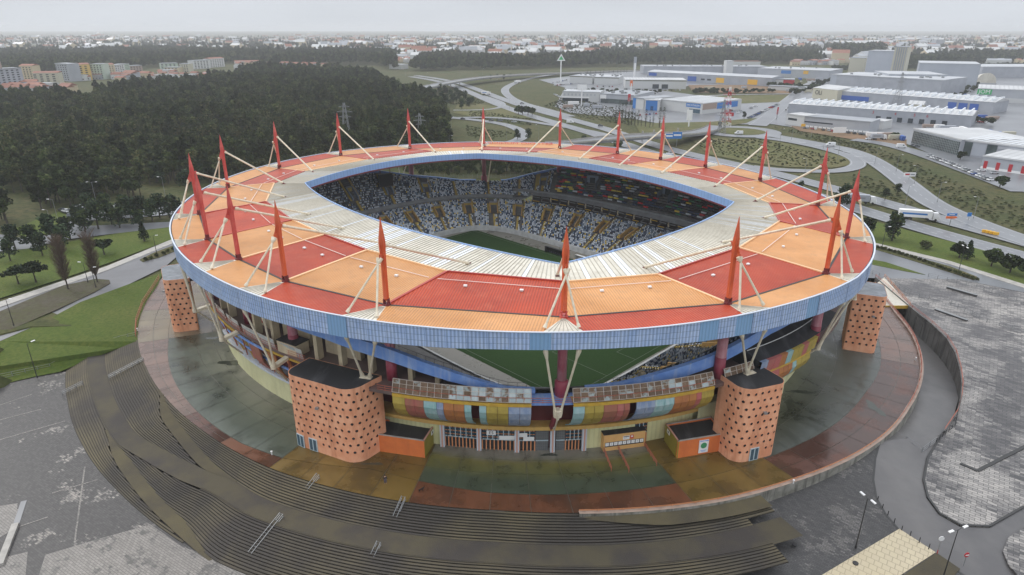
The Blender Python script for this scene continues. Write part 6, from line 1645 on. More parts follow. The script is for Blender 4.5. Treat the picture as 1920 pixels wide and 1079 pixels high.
for (x, y, s, lb) in ((970, 262, .75, 'small dark pine inside the loop road, left one'), (991, 262, .8, 'small dark pine inside the loop road, right one'), (1094, 275, .7, 'small dark pine beyond the rim left of the overpass'), (1158, 290, 1.0, 'dark tree beyond the roof rim under the overpass'), (1120, 276, .6, 'small pine before the overpass beyond the roof'),
                      (1577, 390, 1.1, 'large dark pine beyond the right end of the roof'), (1672, 452, 1.15, 'tall dark pine beside the motorway at the right of the stadium'), (1625, 445, .9, 'rounded dark pine touching the right rim of the roof'), (1659, 375, .55, 'small lone pine on the bank left of the slip road'), (1682, 363, .5, 'small lone pine right beside the slip road'),
                      (1500, 358, .5, 'small pine on the verge inside the motorway bend'), (1395, 222, .6, 'bare looking tree in front of the roundabout sign'), (1349, 240, .5, 'dark bush at the foot of the white totem')):
    p = at(x, y, 0); tree('pine', p.x, p.y, lb, None, s)
for (x, y, s, lb) in ((1798, 484, .9, 'rounded dark bush tree on the right lawn, left of the cone'), (1858, 500, 1.0, 'rounded dark tree on the right lawn, right of the cone'), (1893, 512, 1.05, 'rounded dark tree next to the right frame edge'), (1922, 520, .9, 'dark tree cut by the right frame edge'), (1874, 352, .9, 'dark round bush tree above the parked white cars'), (1800, 300, .8, 'small dark tree by the showroom corner')):
    p = at(x, y, 0); tree('round', p.x, p.y, lb, None, s)
p = at(1813, 487, 0); tree('cone', p.x, p.y, 'pointed dark conifer on the right lawn between rounded trees', None, .95)
p = at(1735, 468, 0); tree('bush', p.x, p.y, 'small brownish shrub beside the motorway fence', None, 1.3)
T_('cypress', [(1154, 228, 1.15), (1160, 228, 1.35), (1166, 230, 1.25), (1172, 230, 1.4), (1178, 233, 1.1), (1184, 234, 1.2), (1190, 235, 1.0), (1196, 236, 1.0), (1210, 238, 1.2), (1224, 238, .9), (1236, 240, 1.3), (1243, 240, 1.4), (1218, 240, .8), (1202, 238, .7)], 'slender dark cypress in the row before the sports store', 'cypresses before the sports store')
T_('cypress', [(1102, 139, .9), (1107, 139, .8), (1117, 139, .7), (1126, 139, .7), (1132, 138, .8), (1142, 138, .7), (1150, 138, .7), (1158, 137, .7), (1164, 137, .7), (1170, 137, .7), (1175, 137, .7)], 'tiny cypress in the far row behind the green and white stores', 'far row of cypresses')
T_('round', [(972, 215, 1.2), (980, 215, 1.15), (990, 216, 1.2), (998, 216, 1.1)], 'flat dark tree in the clump between the motorway and loop', 'dark clump between the loops')
T_('pine', [(825, 172, 1.0), (835, 178, 1.1), (845, 184, 1.0), (856, 180, 1.0), (862, 190, 1.2), (872, 188, 1.1), (850, 196, 1.2), (838, 200, 1.1), (828, 192, 1.1), (866, 205, 1.0), (878, 200, .9), (885, 196, .9), (815, 186, 1.2), (808, 178, 1.0), (905, 128, .8), (920, 150, .8), (932, 148, .8), (945, 150, .8), (957, 146, .7)], 'dark tree in the copse below the flyover', 'copse below the flyover')
T_('pine', [(812, 316, 1.0), (830, 318, .9), (846, 322, 1.0), (862, 318, 1.1), (880, 322, 1.0), (930, 322, 1.1), (950, 320, 1.2), (968, 324, 1.0), (985, 322, 1.2), (1000, 322, 1.1), (1015, 320, 1.1), (796, 318, 1.0), (915, 322, .8), (1030, 318, 1.0), (940, 326, .9)], 'small pine seen through the gap at the far corner of the stadium', 'pines behind the far corner gap')
# hedge strips on the right street
hd = [((1644, 466), (1660, 469), (1676, 474), (1692, 479), (1708, 484), (1724, 489), (1740, 495), (1756, 501), (1772, 507), (1790, 513), (1806, 519), (1822, 524))]
for q in hd[0]:
    for f in (0, .5):
        p = at(q[0] + f * 16, q[1] + f * 5, 0); tree('bush', p.x, p.y, 'low dark shrub in the hedge strip along the right street', 'hedge shrubs along the right street', .42, 'shrub', 'hedge_shrub', z=.15)
for q in ((274, 489), (284, 486), (294, 482), (306, 478), (316, 473), (326, 469), (336, 465), (346, 461)):
    p = at(q[0], q[1], 0); tree('bush', p.x, p.y, 'low dark shrub on the island of the left street', 'shrubs on the left street island', .45, 'shrub', 'hedge_shrub', z=.15)

# ---- roads
RPTS = []
def road(name, pts, w_, z=.06, m_='asphalt_wet', edge=True, dash=False, dz=0.0, lanes=1, nlab='road', deck=False):
    """pts: photo pixels (x, y) or (x, y, height)"""
    P_ = [at(p[0], p[1], p[2] if len(p) > 2 else 0) for p in pts]
    # smooth
    for _ in range(2):
        Q = [P_[0]]
        for a, b in zip(P_, P_[1:]): Q += [a.lerp(b, .25), a.lerp(b, .75)]
        Q.append(P_[-1]); P_ = Q
    for a, b in zip(P_, P_[1:]):
        for k in range(max(1, int((b - a).length / 5))): RPTS.append((a.lerp(b, k / max(1, int((b - a).length / 5))), w_ / 2 + 2.5))
    N_ = []
    for i, p in enumerate(P_):
        d = P_[min(i + 1, len(P_) - 1)] - P_[max(i - 1, 0)]; d.z = 0; d.normalize(); N_.append(Vector((-d.y, d.x, 0)))
    def line(off, ww, zz, mm, nm, dashed=False):
        m = MB(); A = [p + n * (off + ww / 2) + Vector((0, 0, zz)) for p, n in zip(P_, N_)]; B = [p + n * (off - ww / 2) + Vector((0, 0, zz)) for p, n in zip(P_, N_)]
        if not dashed: m.strip(A, B)
        else:
            for i in range(len(A) - 1):
                L_ = (A[i + 1] - A[i]).length; k = max(1, int(L_ / 9))
                for s in range(k): f0, f1 = s / k, (s + .45) / k; m.quad(A[i].lerp(A[i + 1], f0), A[i].lerp(A[i + 1], f1), B[i].lerp(B[i + 1], f1), B[i].lerp(B[i + 1], f0))
        return m, nm, mm
    m, _, _ = line(0, w_, z + dz, m_, name)
    if deck:
        A = [p + n * w_ / 2 + Vector((0, 0, z)) for p, n in zip(P_, N_)]; B = [p - n * w_ / 2 + Vector((0, 0, z)) for p, n in zip(P_, N_)]
        dn = Vector((0, 0, -1.3)); m.strip([p + dn for p in A], A); m.strip(B, [p + dn for p in B]); m.strip([p + dn for p in B], [p + dn for p in A])
        for s_, X in ((1, A), (-1, B)): m.strip(X, [p + Vector((0, 0, .9)) for p in X], 1)
    ro = m.build(name, [m_, 'kerb_pale'] if deck else m_, None, kind='structure')
    if edge:
        for s_ in (-1, 1): m, nm, mm = line(s_ * (w_ / 2 - .9), .22, z + dz + .03, 'line_white', 'edge_line'); m.build('edge_line', 'line_white', ro)
    if dash:
        for l_ in range(1, lanes): m, nm, mm = line(-w_ / 2 + .9 + (w_ - 1.8) * l_ / lanes, .26, z + dz + .03, 'line_white', 'lane_line', True); m.build('lane_line', 'line_white', ro)
    return P_, N_
MW1 = [(780, 142), (830, 149), (868, 158), (905, 172), (950, 189), (1005, 207), (1070, 224), (1140, 243), (1190, 260), (1250, 279), (1330, 298), (1440, 322), (1560, 353), (1660, 381), (1760, 410), (1860, 437), (1960, 465), (2200, 530)]
MW2 = [(770, 144), (815, 151), (850, 160), (885, 175), (925, 193), (980, 213), (1045, 232), (1110, 250), (1160, 267), (1220, 287), (1300, 308), (1420, 336), (1540, 370), (1640, 402), (1740, 432), (1840, 460), (1960, 492), (2200, 560)]
mw1, mn1 = road('motorway', MW1, 11.5, .08, dash=True, lanes=3); mw2, mn2 = road('motorway', MW2, 11.5, .08, dash=True, lanes=3)
road('flyover', [(700, 200, 7), (735, 186, 7), (765, 174, 7), (800, 163, 7), (850, 153, 7), (900, 146, 7), (960, 141, 6), (1040, 138, 4), (1120, 135, 1), (1220, 132, 0), (1360, 130, 0)], 17, 0, deck=True)
road('curved_slip_road', [(1110, 134), (1060, 137), (1015, 143), (975, 152), (950, 163), (945, 172), (958, 185), (985, 196), (1020, 205), (1070, 219)], 10, .12)
road('loop_road', [(800, 214), (845, 221), (900, 226), (945, 233), (972, 242), (982, 252), (975, 262), (955, 268), (930, 274), (900, 284), (860, 300)], 9, .10)
road('slip_road', [(845, 222), (900, 220), (960, 223), (1030, 234), (1090, 243), (1140, 254), (1180, 264)], 8, .14)
road('small_loop_road', [(850, 207), (880, 207), (915, 206), (940, 202), (945, 195), (930, 188), (905, 180)], 6, .13)
ovp, ovn = road('overpass', [(1010, 270, 2), (1060, 268, 5), (1120, 262, 7), (1190, 256, 7), (1250, 253, 7), (1300, 250, 4), (1330, 244, 1), (1345, 236, .2)], 13, 0, deck=True)
def ringroad(cx, cy, rx, ry, w_):
    c = at(cx, cy, 0); R_ = (at(cx + rx, cy, 0) - c).length; P = []
    m = MB(); T = [i / 40 * 2 * math.pi for i in range(41)]
    A = [c + Vector((math.cos(t) * R_, math.sin(t) * R_ * ry, .16)) for t in T]; B = [c + Vector((math.cos(t) * (R_ + w_), math.sin(t) * (R_ * ry + w_), .16)) for t in T]
    m.strip(B, A); m.build('roundabout', 'asphalt_wet', None, kind='structure')
    m = MB(); m.add([p + Vector((0, 0, .12)) for p in A[:-1]], [tuple(range(40))]); m.build('roundabout_island', 'field', None, kind='structure')
ringroad(1387, 247, 46, 1.0, 11)
road('north_road', [(1420, 236), (1436, 225), (1455, 208), (1475, 192), (1492, 178), (1505, 166), (1530, 152), (1560, 140)], 14, .14)
RS = [(1425, 250), (1455, 256), (1500, 264), (1550, 273), (1590, 281), (1625, 294), (1660, 315), (1700, 345), (1740, 378), (1790, 402), (1850, 426), (1920, 451), (2100, 510)]
road('right_slip_road', RS, 12, .15, dash=True, lanes=2)
road('inner_loop_road', [(1420, 258), (1460, 262), (1520, 273), (1565, 284), (1600, 296), (1612, 307), (1600, 316), (1565, 322), (1500, 321), (1450, 318), (1410, 313)], 8.5, .12)
road('left_flyover_road', [(716, 204), (732, 192), (745, 184)], 9, .05)
road('far_road', [(95, 110), (110, 102), (120, 97)], 22, .1, 'concrete_road', False)
road('access_road', [(1600, 262), (1650, 268), (1700, 280), (1760, 300), (1820, 322), (1880, 345), (1920, 360)], 12, .1, edge=False)
road('field_track', [(1240, 185), (1300, 182), (1360, 178), (1440, 177), (1500, 176)], 6, .1, 'concrete_road', False)
# piers of the two bridges
for pts, wz in (((((1225, 262), (1240, 262), (1270, 258), (1204, 264))), 7), (((855, 160), (862, 160), (845, 163)), 7)):
    for (x, y) in pts:
        p = at(x, y, 0); m = MB(); m.tube([p, p + Vector((0, 0, wz - .5))], .6, 8); tag(m.build('bridge_pier', 'kerb_pale', None), 'round concrete pier under the ' + ('overpass' if x > 1000 else 'flyover') , 'pier', 'bridge piers under the ' + ('overpass' if x > 1000 else 'flyover'))
# hatching where the right slip road merges
P_ = [at(*q, 0) for q in [(1500, 268), (1530, 274), (1558, 279), (1585, 285), (1606, 294), (1625, 305), (1641, 316)]]
m = MB()
for a, b in zip(P_, P_[1:]):
    d = (b - a).normalized(); n_ = Vector((-d.y, d.x, 0))
    m.beam(a - n_ * 1.5 + Vector((0, 0, .2)), a + n_ * 3.0 + d * 2 + Vector((0, 0, .2)), .9, .02)
m.build('road_hatching', 'line_white', None, kind='structure')
bp_ = []
for k, P in enumerate(SCR): bp_ += scatter(P, 3.0, 60 + k, .6, .8)
def clear(p): return all((p[0] - q.x) ** 2 + (p[1] - q.y) ** 2 > d_ * d_ for q, d_ in RPTS)
bp_ = [p for p in bp_ if clear(p)]
gn_wood('roadside_scrub', bp_, ['bush'], 'low scrub and bramble on the banks beside the motorway', 'scrub', .25, .62, 12, .55)
# paved yards and fields
patch('retail_yard', [(1010, 150, 0), (1060, 165, 0), (1040, 200, 0), (1070, 212, 0), (1180, 222, 0), (1280, 240, 0), (1330, 232, 0), (1420, 234, 0), (1490, 182, 0), (1450, 178, 0), (1380, 186, 0), (1300, 178, 0), (1240, 170, 0), (1300, 160, 0), (1460, 160, 0), (1460, 140, 0), (1200, 134, 0), (1110, 138, 0)], 'asphalt_wet', dz=.04)
patch('grass_field', [(1345, 180, 0), (1480, 178, 0), (1462, 192, 0), (1350, 196, 0)], 'field', dz=.12)
patch('brown_field', [(1290, 160, 0), (1440, 160, 0), (1530, 168, 0), (1500, 176, 0), (1300, 174, 0)], 'bare_soil', dz=.11)
patch('green_bank', [(1190, 232, 0), (1330, 229, 0), (1420, 222, 0), (1400, 231, 0), (1345, 240, 0), (1290, 248, 0), (1200, 250, 0)], 'field', dz=.12)
patch('bank', [(1290, 258, 0), (1420, 262, 0), (1460, 266, 0), (1560, 288, 0), (1600, 300, 0), (1606, 308, 0), (1560, 315, 0), (1480, 314, 0), (1410, 306, 0), (1330, 290, 0)], 'field', dz=.03)
patch('bank', [(850, 228, 0), (940, 237, 0), (968, 248, 0), (960, 262, 0), (880, 280, 0), (845, 285, 0)], 'scrub', dz=.03)
patch('bank', [(860, 190, 0), (930, 200, 0), (1000, 222, 0), (880, 219, 0), (850, 212, 0)], 'field', dz=.03)
patch('earth_strip', [(1480, 236, 0), (1560, 243, 0), (1700, 262, 0), (1700, 274, 0), (1600, 262, 0), (1500, 246, 0)], 'bare_soil', dz=.05)
patch('industrial_yard', [(1440, 232, 0), (1700, 270, 0), (1820, 320, 0), (1930, 365, 0), (2300, 430, 0), (2300, 140, 0), (1560, 140, 0), (1500, 180, 0)], 'asphalt_wet', dz=.02)
patch('meadow', [(770, 112, 0), (800, 112, 0), (798, 103, 0), (772, 103, 0)], 'lawn', dz=.1)

# ---- buildings
def bldg(name, label, x0, y0, x1, y1, depth, h, wall, roofm, cat='building', group=None, gable=0.0, parts=(), z0=0.0, skew=0.0, flip=False):
    """front wall from photo pixel (x0,y0) to (x1,y1) on the ground; depth and height in metres. local x along the front, y into the building"""
    a, b = at(x0, y0, z0), at(x1, y1, z0); d = b - a; W_ = d.length; rz = math.atan2(d.y, d.x)
    th = local_thing(name, label, cat, tuple(a), group); th.rotation_euler = (0, 0, rz)
    m = MB(); m.box(0, 0, -.5, W_, depth, h); m.build('wall', wall, th)
    m = MB()
    if gable:
        m.add([(-.3, -.3, h + .02), (W_ + .3, -.3, h + .02), (W_ + .3, depth / 2, h + gable), (-.3, depth / 2, h + gable), (-.3, depth + .3, h + .02), (W_ + .3, depth + .3, h + .02)], [(0, 1, 2, 3), (3, 2, 5, 4), (0, 3, 4), (1, 5, 2)], 0,
              [(0, 0), (W_, 0), (W_, depth / 2), (0, depth / 2), (0, depth), (W_, depth)])
    else:
        m.add([(-.3, -.3, h + .05), (W_ + .3, -.3, h + .05), (W_ + .3, depth + .3, h + .25), (-.3, depth + .3, h + .25)], [(0, 1, 2, 3)], 0, [(0, 0), (W_, 0), (W_, depth), (0, depth)])
        m.box(-.3, -.35, h - .5, W_ + .3, -.05, h + .35)
    m.build('roof', roofm, th)
    for p in parts:
        kind = p[0]
        if kind == 'band': m = MB(); m.box(W_ * p[1], -.12, h * p[2], W_ * p[3], -.01, h * p[4]); m.build(p[6] if len(p) > 6 else 'window_band', p[5], th)
        elif kind == 'row':   # row of n windows/doors: x0, x1, z0, z1, n, fill, mat, name
            for k in range(p[5]): xa = W_ * lerp(p[1], p[3], k / p[5]); wd = W_ * (p[3] - p[1]) / p[5] * p[6]; m = MB(); m.box(xa, -.14, h * p[2], xa + wd, -.01, h * p[4]); m.build(p[8], p[7], th)
        elif kind == 'side':  # side wall at x=W: y0,z0,y1,z1
            m = MB(); m.box(W_ + .01, depth * p[1], h * p[2], W_ + .14, depth * p[3], h * p[4]); m.build('side_panel', p[5], th)
        elif kind == 'sidel':
            m = MB(); m.box(-.14, depth * p[1], h * p[2], -.01, depth * p[3], h * p[4]); m.build('side_panel', p[5], th)
        elif kind == 'text': text(p[1], th, frame((W_ * p[2], -.2, h * p[3]), (1, 0, 0)), p[4], p[5], extrude=.05)
        elif kind == 'strips':
            for k in range(p[1]):
                xa = W_ * (k + .5) / p[1]; m = MB(); m.box(xa - .5, depth * .08, h + .3, xa + .5, depth * .92, h + (.42 if not gable else gable + .1)); m.build('roof_light', 'translucent_sheet', th)
        elif kind == 'units':
            for k in range(p[1]):
                xa = W_ * RT.uniform(.1, .9); ya = depth * RT.uniform(.2, .85); m = MB(); m.box(xa, ya, h + .2, xa + 2.5, ya + 2, h + 1.8); m.build('roof_unit', 'grey_metal', th)
    return th, W_
def grid(W_, h, cols, rows, th, m_='window_dark', x0=.02, x1=.98, z0=.08, z1=.95, fw=.75, fh=.62, y=-.12, name='window'):
    for c_ in range(cols):
        for r_ in range(rows):
            xa = W_ * lerp(x0, x1, c_ / cols); za = h * lerp(z0, z1, r_ / rows); m = MB(); m.box(xa, y, za, xa + W_ * (x1 - x0) / cols * fw, -.01, za + h * (z1 - z0) / rows * fh); m.build(name, m_, th)
# showroom with the glass front
th, W_ = bldg('showroom', 'grey showroom with a long glazed front above the parked cars', 1708, 268, 1796, 292, 45, 9.5, 'wall_light', 'white_roof', parts=[('band', 0, .84, 1, 1.0, 'wall_light', 'fascia')])
m = MB(); m.box(W_ * .01, -.1, .1, W_ * .99, -.01, 8.0); m.build('glass_front', 'glass_wall', th)
for k in range(30): m = MB(); m.box(W_ * (.01 + .98 * k / 30), -.2, .1, W_ * (.01 + .98 * k / 30) + .18, -.11, 8.0); m.build('mullion', 'grey_metal', th)
for k in range(1, 6): m = MB(); m.box(W_ * .01, -.24, 8.0 * k / 6, W_ * .99, -.21, 8.0 * k / 6 + .14); m.build('transom', 'grey_metal', th)
th, W_ = bldg('showroom_wing', 'long grey showroom wing with glass bays, right of the corner', 1797, 291, 1990, 318, 40, 9.3, 'wall_light', 'white_roof', parts=[('band', .0, .02, .12, .9, 'glass_wall', 'glass_bay'), ('band', .13, .1, .26, .85, 'wall_silver', 'panel'), ('band', .27, .02, .37, .9, 'glass_wall', 'glass_bay'),
            ('band', .38, .72, .95, .86, 'wall_grey', 'stripe'), ('band', .13, .86, .26, .96, 'wall_grey', 'stripe'), ('strips', 14)])
bldg('warehouse', 'low grey warehouse with red doors and a white roof at the right edge', 1838, 316, 1990, 338, 34, 7.0, 'wall_grey', 'white_roof', parts=[('row', .03, .05, .99, .62, 6, .3, 'sign_red', 'door'), ('band', 0, 0, 1, .18, 'sign_white', 'plinth'), ('sidel', .2, .35, .7, .9, 'sign_red')])
# long warehouses
bldg('warehouse', 'very long grey warehouse with numbered bays, behind the white block', 1476, 214, 1818, 240, 40, 9, 'wall_light', 'white_roof', gable=2.5, parts=[('text', '3', .50, .72, 3.2, 'sign_red'), ('text', '4', .62, .72, 3.2, 'sign_red'), ('text', '5', .72, .72, 3.2, 'sign_red'), ('text', '6', .785, .72, 3.2, 'sign_red'),
            ('row', .52, 0, .92, .42, 7, .45, 'window_dark', 'dock_door'), ('strips', 22)])
bldg('office_block', 'small white office block with a dark window in front of the long warehouse', 1473, 233, 1506, 238, 16, 8.2, 'wall_white', 'white_roof', parts=[('band', .1, .45, .6, .65, 'window_dark')])
bldg('depot', 'grey depot with ribbon window and a white vehicle row in front', 1507, 238, 1628, 250, 22, 8.0, 'wall_grey', 'grey_roof', parts=[('band', .0, .45, .45, .56, 'window_dark'), ('band', 0, .02, 1, .16, 'sign_white', 'loading_row'), ('row', .02, .02, .98, .15, 14, .12, 'window_dark', 'gap')])
th, W_ = bldg('canopy', 'tilted white canopy joined to the right of the grey depot', 1628, 240, 1654, 243, 14, 6, 'wall_white', 'white_roof', 'canopy')
bldg('factory_hall', 'white gabled hall with black lettering on its front', 1522, 184, 1568, 190, 38, 11, 'wall_tan', 'white_roof', gable=3, parts=[('text', 'OLI', .25, .58, 6.5, 'ink_black')])
bldg('warehouse', 'long warehouse with blue doors and a bright white ribbed roof', 1569, 189, 1860, 214, 34, 10, 'wall_light', 'white_roof', gable=3, parts=[('row', .02, .15, .30, .6, 1, .75, 'deep_blue', 'door'), ('row', .74, 0, .93, .75, 3, .8, 'deep_blue', 'door'), ('strips', 20)])
bldg('shed', 'small gabled tan shed wedged between two long warehouses', 1700, 210, 1728, 212, 10, 7, 'wall_tan', 'white_roof', gable=3)
bldg('store', 'dark long store with a green sign at the right edge', 1828, 190, 2050, 201, 60, 13, 'wall_grey', 'white_roof', parts=[('band', .0, .55, .13, .95, 'sign_green', 'sign'), ('text', 'JOM', .065, .75, 5.5, 'sign_white'), ('band', 0, .0, 1, .35, 'wall_white', 'base')])
bldg('factory', 'huge pale grey factory hall with a patterned end wall', 1553, 172, 1760, 187, 70, 20, 'wall_light', 'metal_roof', parts=[('row', .25, .28, .95, .36, 5, .55, 'window_dark', 'window_band'), ('band', 0, 0, .06, 1, 'wall_silver', 'corner_panel'), ('units', 14)])
bldg('factory_tower', 'cream square block standing left behind the factory', 1588, 143, 1617, 144, 30, 28, 'wall_tan', 'grey_roof')
bldg('factory_tower', 'silver wide block between the two cream towers of the factory', 1619, 147, 1666, 149, 40, 40, 'wall_silver', 'metal_roof')
th, W_ = bldg('factory_tower', 'tallest cream tower of the factory with vertical ribs', 1666, 149, 1691, 150, 30, 46, 'wall_tan', 'grey_roof'); [MB().box(W_ * k / 6, -1, 0, W_ * k / 6 + 1.2, -.05, 45).build('rib', 'grey_roof', th) for k in range(1, 6)]
bldg('factory_hall', 'low white hall in front of the silver block', 1660, 176, 1768, 178, 60, 22, 'wall_silver', 'metal_roof', parts=[('band', 0, .55, 1, .6, 'wall_grey', 'stripe')])
bldg('factory_hall', 'big silver hall at the right of the factory', 1715, 164, 1828, 168, 70, 30, 'wall_silver', 'metal_roof')
bldg('warehouse', 'pale warehouse far right behind the white dome', 1838, 146, 2000, 146, 80, 16, 'wall_light', 'metal_roof')
bldg('warehouse', 'red and white low building before the long factory', 1704, 176, 1762, 178, 14, 6, 'wall_brick', 'white_roof')
bldg('supermarket', 'dark long shop with blue and yellow signs, left of the factory', 1420, 143, 1553, 149, 70, 12, 'wall_grey', 'metal_roof', parts=[('band', .34, .45, .48, .85, 'sign_blue', 'sign'), ('band', .65, .5, .72, .9, 'door_yellow', 'sign'), ('units', 8)])
bldg('shop', 'white shop with a bright red corner, below the dark supermarket', 1420, 161, 1488, 163, 22, 9, 'wall_white', 'grey_roof', parts=[('band', .70, .3, 1.0, 1.0, 'sign_red', 'sign'), ('band', 0, .1, .1, .5, 'door_yellow', 'sign')])
bldg('shop', 'row of small white units under the red cornered shop', 1440, 169, 1510, 172, 12, 5, 'wall_white', 'grey_roof')
# sports store
th, W_ = bldg('sports_store', 'white sports store with blue sign on its long wall', 1238, 206, 1316, 215, 60, 9.5, 'wall_white', 'white_roof', parts=[('band', .62, .56, .95, .92, 'sign_blue', 'sign'), ('text', 'DECATHLON', .785, .74, 2.3, 'sign_white'), ('band', .70, .05, .95, .42, 'window_blue', 'entrance'), ('side', .0, .4, .35, .95, 'wall_brick'), ('side', .36, .35, .9, .9, 'sign_blue'), ('strips', 9)])
bldg('sports_store_wing', 'blue fronted unit joined left of the sports store', 1208, 207, 1236, 208, 40, 9.5, 'wall_white', 'white_roof', parts=[('band', .08, .0, .85, 1.0, 'sign_blue', 'blue_front'), ('band', .4, .0, .58, .4, 'window_dark', 'door')])
bldg('store', 'white unit with a blue corner between the open hall and the sports store', 1186, 203, 1206, 206, 40, 10, 'wall_white', 'grey_roof', parts=[('band', 0, 0, .28, 1, 'sign_blue', 'blue_corner')])
bldg('canopy_hall', 'grey roofed hall with an open glazed front and white sign', 1125, 193, 1188, 197, 55, 9, 'wall_grey', 'grey_roof', parts=[('band', .02, .0, .98, .5, 'glass_wall', 'glass_front'), ('band', .0, .45, .18, .95, 'sign_white', 'sign'), ('units', 10)])
bldg('car_showroom', 'white two storey block with a deep canopy, left of the open hall', 1055, 190, 1124, 192, 24, 10, 'wall_white', 'metal_roof', parts=[('band', 0, 0, .7, .35, 'window_dark', 'canopy_shade'), ('band', -.02, .36, .72, .5, 'sign_white', 'canopy_edge'), ('row', .03, .6, .95, .8, 9, .4, 'wall_grey', 'window')])
bldg('garden_store', 'white store with a thin green roof line, left of three', 1068, 156, 1110, 158, 40, 10, 'wall_white', 'metal_roof', parts=[('band', 0, .86, 1, 1.0, 'leaf_pale', 'green_line'), ('units', 9)])
bldg('garden_store', 'white store with a green triangle sign in the middle of three', 1114, 159, 1160, 160, 50, 10, 'wall_white', 'metal_roof', parts=[('band', 0, .86, 1, 1.0, 'leaf_pale', 'green_line'), ('units', 9)])
bldg('garden_store', 'white store with a green roof line and dark entrance, right of three', 1172, 166, 1286, 167, 40, 10.5, 'wall_white', 'white_roof', parts=[('band', 0, .86, 1, 1.0, 'leaf_pale', 'green_line'), ('row', .45, 0, .75, .5, 2, .7, 'window_dark', 'entrance')])
bldg('retail_hall', 'long pale hall with yellow and blue doors below a wavy roof', 1212, 149, 1445, 163, 40, 11, 'wall_light', 'metal_roof', gable=2, parts=[('row', .36, .1, .44, .7, 1, .9, 'deep_blue', 'door'), ('row', .59, .1, .66, .7, 1, .9, 'door_yellow', 'door'), ('row', .83, .1, .91, .7, 1, .9, 'door_yellow', 'door'), ('row', .47, .3, .57, .5, 2, .6, 'window_dark', 'window'), ('band', .02, .5, .09, .9, 'deep_blue', 'sign')])
bldg('retail_hall', 'flat grey hall behind the hall with yellow doors', 1206, 139, 1440, 140, 50, 12, 'wall_light', 'grey_roof', parts=[('units', 16)])
bldg('silo_block', 'small white block like a silo above the retail halls', 1360, 141, 1373, 141, 14, 22, 'wall_white', 'white_roof')
bldg('white_house_row', 'white low row of houses just in front of the tree belt', 1362, 124, 1425, 124, 20, 9, 'wall_white', 'roof_tile')
th, W_ = bldg('white_dome_hall', 'rounded white dome hall at the right behind the factory', 1829, 160, 1867, 161, 8, 3, 'wall_white', 'white_roof', 'dome')
m = MB(); n_ = 12
for k in range(n_):
    a0_, a1_ = math.pi * k / n_, math.pi * (k + 1) / n_
    m.add([(W_ / 2 - math.cos(a0_) * W_ / 2, 2, 3 + math.sin(a0_) * 13), (W_ / 2 - math.cos(a1_) * W_ / 2, 2, 3 + math.sin(a1_) * 13), (W_ / 2 - math.cos(a1_) * W_ / 2 * .7, 30, 3 + math.sin(a1_) * 10), (W_ / 2 - math.cos(a0_) * W_ / 2 * .7, 30, 3 + math.sin(a0_) * 10)], [(0, 1, 2, 3)])
    m.add([(W_ / 2 - math.cos(a0_) * W_ / 2, 2, 3 + math.sin(a0_) * 13), (W_ / 2 - math.cos(a1_) * W_ / 2, 2, 3 + math.sin(a1_) * 13), (W_ / 2, 2, 3)], [(0, 1, 2)])
m.build('dome', 'white_sheet', th)
# apartment blocks at the left
APT = [(-60, 172, -2, 172, 34, 'wall_brick', 'brown and grey apartment block cut by the left frame edge'), (0, 172, 50, 168, 26, 'wall_light', 'grey apartment block with white frames at the left edge'), (44, 158, 68, 158, 24, 'wall_sand', 'pinkish apartment block rising behind the left ones'), (67, 163, 115, 162, 17, 'wall_tan', 'long low tan apartment block before the pinkish one'),
       (110, 151, 133, 153, 24, 'wall_light', 'white balconied end block touching the yellow block'), (134, 152, 174, 150, 22, 'wall_yellow', 'bright yellow apartment block'), (175, 149, 198, 149, 22, 'wall_mint', 'pale green apartment block right of the bright yellow one'), (199, 146, 219, 145, 19, 'wall_sand', 'pale yellow apartment block between green and white ones'),
       (220, 145, 237, 143, 18, 'wall_white', 'white apartment block right of the pale yellow one'), (238, 141, 246, 140, 17, 'wall_mint', 'narrow greenish apartment block'), (247, 139, 269, 138, 13, 'wall_brick', 'grey brown apartment block at the right end of the terrace'),
       (303, 131, 335, 130, 11, 'wall_mint', 'low mint apartment block left of the gap'), (310, 137, 337, 137, 9, 'wall_sand', 'small sand coloured house row under the mint block'), (338, 136, 356, 136, 14, 'wall_tan', 'tan block next to the small house row'), (366, 130, 395, 128, 15, 'wall_white', 'white apartment block, left of the long pair'), (396, 127, 422, 125, 16, 'wall_white', 'white apartment block with tiled roof, right of the long pair'),
       (441, 125, 487, 124, 9, 'wall_white', 'row of white houses with bits of red roof'), (519, 124, 550, 124, 8, 'wall_white', 'white flat roofed building among orange roofs')]
for k, (x0, y0, x1, y1, h, wm_, lb) in enumerate(APT):
    dist = at(x0, y0, 0).y; tile = k in (2, 3, 5, 7, 15, 16)
    th, W_ = bldg('apartment_block', lb, x0, y0, x1, y1, 16, h, wm_, 'roof_tile' if tile else 'grey_roof', gable=2 if tile else 0)
    fl = max(2, round(h / 3)); grid(W_, h, max(4, round(W_ / 7)), fl, th, 'window_dark', fw=.45, fh=.5, z0=.06, z1=.98)
bldg('motorway_depot', 'low white depot at the far end of the wood, by the motorway', 730, 129, 752, 130, 20, 8, 'wall_white', 'metal_roof')
bldg('apartment_tower', 'tall grey tower block far off, near the horizon at the right', 1752, 93, 1768, 93, 22, 32, 'wall_light', 'grey_roof')
bldg('apartment_tower', 'pair of white tower blocks in the far town, centre right', 1316, 96, 1328, 96, 22, 28, 'wall_white', 'grey_roof')
bldg('apartment_tower', 'white slab block far off behind the tree belt', 1147, 104, 1157, 104, 20, 20, 'wall_white', 'grey_roof')
bldg('apartment_tower', 'second white slab block far off behind the tree belt', 1159, 104, 1169, 104, 20, 20, 'wall_white', 'grey_roof')
